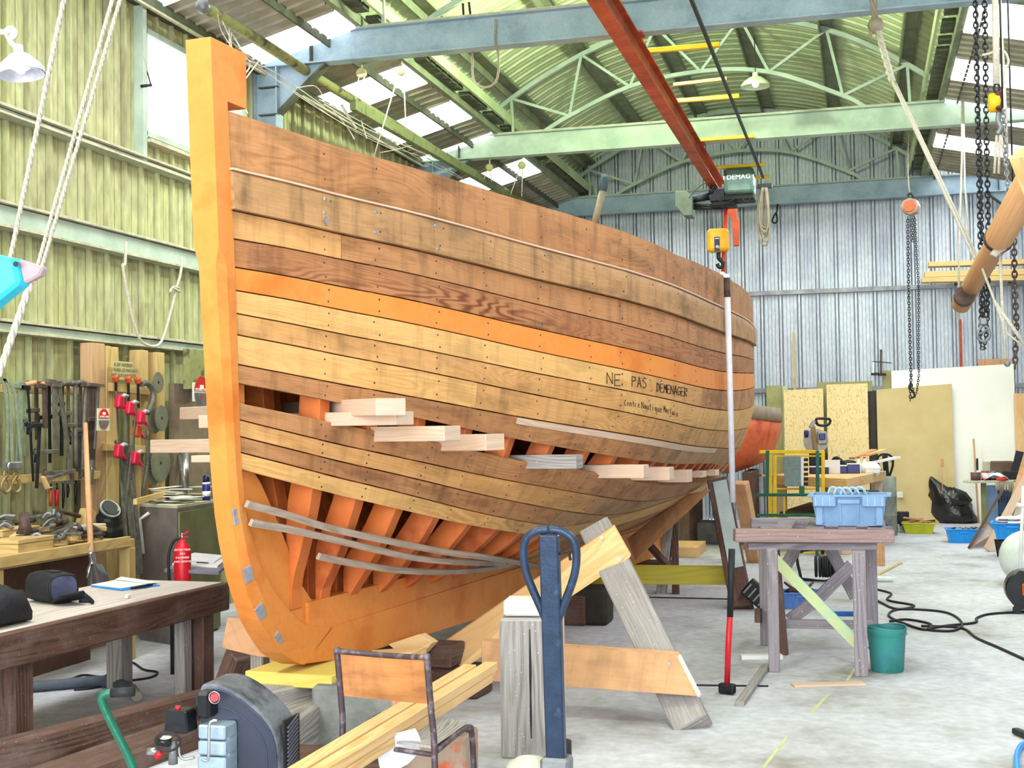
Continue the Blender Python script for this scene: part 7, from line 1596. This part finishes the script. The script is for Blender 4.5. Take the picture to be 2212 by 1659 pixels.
t = thing('ribbed_crate', 'dark blue ribbed crate under the right hand table', 'crate', R4(2168, 1110, .5)); c_ = R4(2168, 1085, .5); MB().box(c_, (.22, .3, .36)).build('crate_body', mat('slate_blue_crate', '#4a5c7c', '#3c4c6a', rough=.5), t, bev=.01)
for i in range(5): MB().box(c_+V(-.08+.04*i, -.152, .05), (.012, .008, .10)).build('slot', M_black, t)
MB().box((c_.x, c_.y, (c_.z-.18)/2), (.2, .28, c_.z-.18)).build('stand', M_iron, t)
fringe = thing('rag_fringe', 'grey shaggy rag hanging over the edge of the right hand table', 'rag', R4(2170, 1055, -.2))
for i in range(9): MB().tube([R4(2152+i*4.5, 1043, -.22), R4(2152+i*4.5+rr.uniform(-3, 3), 1060+rr.uniform(-4, 4), -.24)], .014, 5).build('tassel', M_cab, fringe)
# leaning boards at the right
M_lb = [W_pale, W_yel, W_ply, W_old]
for i, (x0, y0, x1, y1, w_, m, lb) in enumerate(((2093, 1187, 2165, 1060, .03, W_dark, 'thin dark edged panel foot leaning at the right'), (2133, 1192, 2230, 1010, .10, W_pale, 'pale plank leaning to the right edge behind the blue crate'), (2160, 1188, 2226, 960, .09, W_ply, 'brown plank leaning steeply at the right edge'), (2178, 1186, 2236, 1020, .08, M_white, 'white plank leaning at the right edge'))):
    f_ = at(x0, y0, z=0); Df_ = (RM@(np.array(f_)-CAM))[2]; tp_ = at(x1, y1, D=Df_+.6); t = thing('leaning_plank', lb, 'plank', f_, 'planks leaning at the right'); MB().beam(f_+V(0, 0, .02), tp_, w_, .03, up=(0, -1, 0)).build('plank', m, t)
P = [at(2093, 1187, z=0), at(2128, 1183, z=.0)]; Df_ = (RM@(np.array(P[0])-CAM))[2]
t = thing('trapezoid_panel', 'mauve grey panel tipped on the floor left of the leaning planks', 'panel', P[0]); MB().prism([P[0]+V(0, 0, .01), P[1]+V(0, 0, .01), at(2150, 1150, D=Df_+.2), at(2132, 1132, D=Df_+.3)], (.01, .03, 0)).build('panel', mat('mauve_grey_panel', '#b5a49e', '#a08f8a', rough=.8), t)
# bright blue crate on a black bin
b_ = at(2180, 1205, z=0); Dq = (RM@(np.array(b_)-CAM))[2]; zc_ = at(2180, 1165, D=Dq).z
t = thing('black_bin', 'black bin under the bright blue crate at the right edge', 'bin', b_+V(0, .1, 0)); MB().lathe(b_+V(.02, .1, 0), [(.14, 0), (.17, zc_-.01)], 4, (0, 0, 1)).build('bin_body', M_black, t); MB().box(b_+V(.0, .1, zc_/2), (.22, .22, zc_-.01)).build('bin_core', M_black, t, bev=.01)
t, q = crate('bright_blue_crate', 'bright blue crate of jars and rags at the right edge on a black bin', b_+V(.06, .1, zc_), .44, .36, .19, M_brightblue, rot=-.12, taper=.8, rim=.03)
for i, (u, v, lb, m) in enumerate(((-.5, -.2, 'white jam jar with purple label in the right edge crate', M_white), (.0, -.4, 'glass jar with white contents in the right edge crate', M_wpan), (.5, .0, 'white tub with red lid in the right edge crate', M_white))):
    p = q(u, v, .10); t = thing('jar', lb, 'jar', p); MB().cyl(p, p+V(0, 0, .11), .055, n=18).build('jar_body', m, t); MB().cyl(p+V(0, 0, .11), p+V(0, 0, .125), .056, n=18).build('lid', (MATS['plum_can'], M_grey, M_red)[i], t)
    if i == 0: MB().cyl(p+V(0, 0, .04), p+V(0, 0, .10), .0565, n=18).build('label_band', mat('purple_label', '#7a1f58', '#6c1a4e', rough=.4), t)
t = thing('white_rag', 'white crumpled rags on top of the right edge blue crate', 'rag', q(-.3, .3, .2)); mb = MB()
for u in (-.5, -.1, .4): mb.sphere(q(u, .35, .21), .07, 10, (1.2, .8, .8+u*.3))
mb.build('rag_lump', MATS['white_cloth'], t, kind='stuff')
t = thing('mallet', 'pinkish mallet handle sticking out by the black bin', 'mallet', at(2180, 1195, D=Dq-.3)); MB().tube([at(2176, 1175, D=Dq-.3), at(2196, 1200, D=Dq-.35)], .018, 8).build('handle', W_pale, t)
b_ = at(2215, 1262, z=0); t = thing('white_buoy', 'big translucent white ball resting at the right edge', 'buoy', b_); MB().sphere(b_+V(.02, 0, .26), .26, 24).build('ball', mat('milky_plastic', '#d5dcdc', '#c3cccc', rough=.3, bump=0), t)
t = thing('white_stand', 'white tube stand crossing before the ball at the right edge', 'stand', at(2202, 1268, z=0)); p = at(2202, 1268, z=0); Dp = (RM@(np.array(p)-CAM))[2]; MB().tube([p, at(2211, 1050, D=Dp)], .016, 8).build('tube', M_white, t); MB().tube([at(2196, 1090, D=Dp), at(2230, 1098, D=Dp)], .02, 8).build('cross_tube', M_white, t)
b_ = at(2216, 1322, z=0); t = thing('vacuum_cleaner', 'black machine with orange patch cut by the right edge', 'vacuum', b_); MB().cyl(b_+V(0, -.12, .19), b_+V(0, .12, .19), .16, n=24).build('body', M_blackgloss, t); MB().box(b_+V(.02, -.14, .2), (.12, .04, .10)).build('orange_panel', M_crane, t, bev=.01); MB().cyl(b_+V(-.08, -.14, .035), b_+V(-.08, -.10, .035), .035, n=14).build('caster', M_black, t)
t = thing('blue_hose', 'bright blue hose curling in at the lower right corner', 'hose', at(2205, 1640, z=0)); MB().tube(smooth([at(x_, y_, z=.02) for x_, y_ in ((2230, 1600), (2205, 1612), (2196, 1640), (2205, 1680), (2240, 1700))], 6), .014, 8).build('hose', M_brightblue, t); 
t = thing('black_clip', 'small black clamp lying on the floor at the lower right', 'clamp', at(2204, 1590, z=0)); MB().beam(at(2192, 1578, z=.02), at(2222, 1590, z=.02), .04, .03).build('clamp', M_black, t, bev=.006)
# second boat
def loft_y(mb, secs_, n): 
    rr_ = []
    for s_ in secs_: rr_.append(len(mb.v)); mb.v += s_
    mb.loft(rr_, n, caps=True)
xr2 = at(1671, 950, D=16.2).x; cx2 = xr2-.85; cy2 = at(1640, 1000, D=16.2).y
t = thing('second_boat', 'smaller orange red boat hull with grey top strake behind the big hull', 'boat', V(cx2, cy2+1.2, .9))
def sec2(f, y_, lo, hi):
    out = []; prof = [(0, .92), (.35, .95), (.68, 1.05), (.88, 1.22), (.98, 1.45), (1.0, 1.62), (.97, 1.80)]
    P = [q_ for q_ in prof if lo <= q_[1] <= hi]
    for w_, z_ in P: out.append(V(cx2+w_*.85*f, y_, z_+(1-f)*.12))
    for w_, z_ in reversed(P): out.append(V(cx2-w_*.85*f, y_, z_+(1-f)*.12))
    return out
ys2 = [(.25, -.1), (.62, .05), (.86, .35), (1, .9), (1, 1.8), (.9, 2.6), (.6, 3.3), (.12, 3.8)]
k = MB(); S_ = [sec2(f, cy2+d_, 0, 1.63) for f, d_ in ys2]; loft_y(k, S_, len(S_[0])); k.build('hull_body', mat('red_lead_paint', '#c9552f', '#b5442a', rough=.55, scale=4, c3='#d06a42'), t)
k = MB(); S_ = [sec2(f*1.02, cy2+d_, 1.6, 1.9) for f, d_ in ys2]; loft_y(k, S_, len(S_[0])); k.build('top_strake', mat('grey_brown_strake', '#a08f7c', '#87786a', rough=.7), t)
for i, dx in enumerate((-.3, .5)):
    tq = thing('boat_prop', ('left', 'right')[i]+' dark trestle prop under the second boat', 'prop', V(cx2+dx, cy2+.8, 0)); MB().box((cx2+dx, cy2+.8, .5), (.12, 1.2, .96)).build('prop', W_dark, tq, bev=.01)
# ------------------------------------------------ far bench with mitre saw and clutter
TZ = .92
c_, r_, l_ = at(1829, 1034, z=TZ), at(1914, 1017, z=TZ), at(1668, 1026, z=TZ); bk_ = l_+(r_-c_)
t = thing('assembly_bench', 'big wooden bench corner behind the trestle, loaded with tools', 'bench', V(c_.x, c_.y+.8, 0)); MB().prism([c_, r_, bk_, l_], (0, 0, -.12)).build('bench_top', W_pine, t, bev=.004)
for p in (c_.lerp(bk_, .06), r_.lerp(l_, .08), l_.lerp(r_, .08)): MB().box((p.x, p.y, (TZ-.12)/2), (.12, .12, TZ-.12)).build('leg', W_pale, t, bev=.005)
MB().prism([c_.lerp(l_, .1)-V(0, 0, .5), l_.lerp(c_, .1)-V(0, 0, .5), l_.lerp(bk_, .8)-V(0, 0, .5), c_.lerp(r_, .8)-V(0, 0, .5)], (0, 0, .03)).build('lower_shelf', W_dark, t)
DM = (RM@(np.array(l_.lerp(r_, .5))-CAM))[2]
def B7(x_, y_, dd=0): return at(x_, y_, D=DM+dd)
ms = thing('mitre_saw', 'grey and blue mitre saw raised on the far bench, black grip', 'mitre saw', B7(1770, 1000))
M_msg = mat('silver_grey_casting', '#a9a6a0', '#8c8983', rough=.4, metal=.3)
MB().cyl(B7(1762, 953), B7(1762, 953)+V(0, .05, 0), .165, n=28).build('blade_guard', M_msg, ms)
MB().beam(B7(1756, 920), B7(1762, 975), .06, .06).build('arm', mat('tan_guard', '#9b7f5a', '#836a4a', rough=.5), ms, bev=.01)
MB().box(B7(1776, 946), (.13, .13, .18)).build('motor', M_msg, ms, bev=.02); MB().box(B7(1776, 943, -.1), (.08, .06, .09)).build('motor_cover', MATS['navy_blue'], ms, bev=.01); MB().cyl(B7(1745, 937), B7(1738, 937), .05, n=16).build('blue_knob', MATS['navy_blue'], ms)
MB().tube(smooth([B7(1764, 904), B7(1790, 905), B7(1793, 912), B7(1786, 919), B7(1768, 918), B7(1763, 910), B7(1764, 904)], 4), .018, 8).build('grip', M_blackgloss, ms); MB().box(B7(1766, 903, -.02), (.04, .03, .014)).build('red_switch', M_red, ms); MB().beam(B7(1750, 925), B7(1760, 908), .05, .05).build('neck', M_chrome, ms, bev=.01)
zb_ = TZ; pz = B7(1768, 985); MB().box((pz.x, pz.y, (pz.z+zb_)/2-.0), (.24, .2, abs(pz.z-zb_)+.12)).build('saw_base', M_iron, ms, bev=.015)
def onT(x_, dd=0, yy=1022): p = B7(x_, yy, dd); return V(p.x, p.y, TZ)
CL = [('storage_tub', 'clear storage tub with navy contents on the far bench', 1844, .16, .12, .12, 'navy_blue'), ('cardboard_box', 'white box lid standing on the far bench', 1798, .20, .04, .17, 'soft_white_paper'), ('storage_tub', 'navy tub at the middle of the far bench', 1822, .10, .1, .10, 'navy_blue'), ('plastic_box', 'white box with purple band on the far bench', 1885, .18, .12, .06, 'soft_white_paper'), ('dark_case', 'navy case beside the mitre saw on the far bench', 1770, .24, .14, .09, 'dark_navy')]
for nm, lb, x_, w_, d_, h_, mk_ in CL:
    p = onT(x_, -.3); t = thing(nm, lb, 'box', p); MB().box(p+V(0, 0, h_/2), (w_, d_, h_)).build('box_body', MATS[mk_], t, bev=.006); MB().box(p+V(0, 0, h_+.005), (w_*1.04, d_*1.04, .012)).build('rim', M_white, t)
p = onT(1808, -.1); t = thing('earmuffs', 'black and pink ear defender shape on the far bench', 'ear defenders', p); MB().tube(smooth([p+V(-.06, 0, .02), p+V(-.06, 0, .14), p+V(.0, 0, .20), p+V(.09, 0, .12), p+V(.12, 0, .02)], 4), .025, 8).build('band', M_black, t); MB().sphere(p+V(-.045, -.02, .10), .045, 10, (.7, 1, 1.4)).build('ear_cup', W_pale, t)
p = onT(1833, .0); t = thing('dark_jacket', 'dark cloth heap behind the tubs on the far bench', 'cloth', p); MB().sphere(p+V(0, 0, .08), .13, 12, (1.2, .8, .7)).build('cloth', M_black, t)
for x_, lb in ((1855, 'clear bottle with red cap on the far bench, left'), (1868, 'white bottle at the back of the far bench')):
    p = onT(x_, -.15); t = thing('bottle', lb, 'bottle', p); MB().lathe(p, [(.035, 0), (.037, .02), (.037, .12), (.015, .16), (.015, .19)], 14).build('bottle_body', M_wpan, t); MB().cyl(p+V(0, 0, .19), p+V(0, 0, .21), .017, n=10).build('cap', M_red, t)
for i, (x0, y0, x1, y1, lb) in enumerate(((1840, 990, 1888, 972, 'reddish offcut lying high on the far bench'), (1870, 983, 1910, 972, 'pale board offcut lying high on the far bench'), (1880, 1000, 1940, 988, 'white lath sticking out right on the far bench'), (1640, 1027, 1690, 1027, 'thin lath sticking out left of the far bench'))):
    t = thing('bench_offcut', lb, 'offcut', B7(x0, y0)); MB().beam(B7(x0, y0), B7(x1, y1, .15), .12, .025).build('offcut', (W_ply, W_pine, M_white, W_pine)[i], t)
p = onT(1878, -.2); t = thing('white_hood', 'white curved plastic hood on the right of the far bench', 'hood', p); MB().sphere(p+V(.02, .05, .04), .11, 14, (1.2, .7, 1)).build('hood', M_white, t)
t = thing('toolbox', 'black toolbox with chrome handle under the far bench', 'toolbox', at(1862, 1105, D=16.2)); a_ = at(1862, 1072, D=16.2); MB().box((a_.x, a_.y+.1, a_.z-.1), (.42, .25, .34)).build('toolbox_body', M_blackgloss, t, bev=.01); MB().tube(smooth([at(1853, 1062, D=16.1), at(1857, 1068, D=16.0), at(1870, 1067, D=16.0), at(1875, 1060, D=16.1)], 3), .008, 6).build('handle', M_chrome, t); MB().box((a_.x, a_.y+.1, (a_.z-.27)/2), (.4, .24, max(.05, a_.z-.27))).build('crate_below', M_iron, t)
b_ = at(1912, 1158, z=0); t = thing('grey_drum', 'grey steel drum standing right of the far bench', 'drum', b_); Dd = (RM@(np.array(b_)-CAM))[2]; zd = at(1912, 1032, D=Dd).z; MB().lathe(b_+V(0, .17, 0), [(.165, 0), (.17, .01), (.17, zd*.33), (.175, zd*.34), (.17, zd*.35), (.17, zd*.66), (.175, zd*.67), (.17, zd*.68), (.17, zd), (.15, zd+.01)], 26).build('drum_body', mat('dusty_grey_drum', '#8d938a', '#6c726a', rough=.6, scale=6), t)
pt_b = at(1926, 1150, z=0); pt_D = (RM@(np.array(pt_b)-CAM))[2]
pallet_truck(at(1911, 981, D=pt_D-.1), V(pt_b.x, pt_b.y, 0), None, M_iron, 'far pallet truck with black loop handle beside the grey drum', 1.0, forks=True)
t = thing('brown_post', 'short brown post with a foot right behind the trestle', 'post', at(1903, 1224, z=0)); p = at(1903, 1222, z=0); MB().box((p.x, p.y, .22), (.09, .09, .44)).build('post', W_ply, t, bev=.005); MB().tube([p+V(.06+.07*math.cos(a_)*.3, .0, .36+.1*math.sin(a_)) for a_ in np.linspace(0, 6.28, 12, endpoint=False)], .012, 6, closed=True).build('ring', M_iron, t)
t = thing('clear_bag', 'clear plastic wrap on the floor behind the trestle', 'plastic wrap', at(1905, 1258, z=0)); p = at(1905, 1256, z=0); MB().box(p+V(0, 0, .03), (.22, .14, .06)).build('wrap', mat('clear_film', '#dfe3e6', '#ccd2d6', rough=.15, bump=.5), t, bev=.02)
# yellow and green trolley frame
DG = 15.6; fr = thing('trolley_frame', 'yellow and green painted steel trolley frame with grey box', 'trolley', V(at(1715, 1210, z=0).x, at(1715, 1210, z=0).y, 0))
def G(x_, y_, dd=0): return at(x_, y_, D=DG+dd)
for (x0, y0), (x1, y1), w_ in (((1664, 981), (1664, 1215), .042), ((1674, 985), (1674, 1150), .042), ((1778, 975), (1778, 1214), .042), ((1640, 976), (1780, 976), .040), ((1672, 985), (1778, 985), .02), ((1672, 1056), (1768, 1056), .02), ((1690, 1212), (1778, 1210), .045), ((1690, 1195), (1778, 1193), .02), ((1694, 1070), (1694, 1112), .022)):
    MB().beam(G(x0, y0), G(x1, y1), w_, w_, up=(0, 1, 0)).build('yellow_tube', M_yel, fr, bev=.003)
for (x0, y0), (x1, y1), w_ in (((1658, 973), (1657, 1070), .04), ((1766, 973), (1766, 1072), .042), ((1634, 1069), (1770, 1069), .035), ((1634, 1113), (1760, 1113), .035), ((1765, 1180), (1765, 1210), .035), ((1732, 1050), (1732, 1069), .06)):
    MB().beam(G(x0, y0, -.12), G(x1, y1, -.12), w_, w_, up=(0, 1, 0)).build('green_tube', M_green, fr, bev=.003)
for x_ in (1664, 1778): p = at(x_, 1222, D=DG); MB().cyl(V(p.x-.02, p.y, .05), V(p.x+.02, p.y, .05), .05, n=14).build('caster', M_black, fr)
for dy in (1.0,):
    for x_ in (1664, 1778): MB().beam(G(x_, 1212), G(x_, 1212)+V(0, dy, 0), .04, .04).build('yellow_tube', M_yel, fr)
a_, b_ = G(1693, 986, -.06), G(1731, 1050, -.06); MB().box(((a_.x+b_.x)/2, a_.y+.05, (a_.z+b_.z)/2), (b_.x-a_.x, .1, a_.z-b_.z)).build('grey_box', mat('hammered_grey', '#7d8b90', '#6c7a80', rough=.5, scale=30), fr, bev=.005)
MB().beam(G(1733, 988, -.1), G(1733, 1050, -.1), .03, .02, up=(0, 1, 0)).build('white_edge', M_white, fr)
for i in range(6): MB().box(G(1741, 993+i*10.5, -.08), (.05, .05, .035)).build('cog_block', M_black, fr, bev=.004)
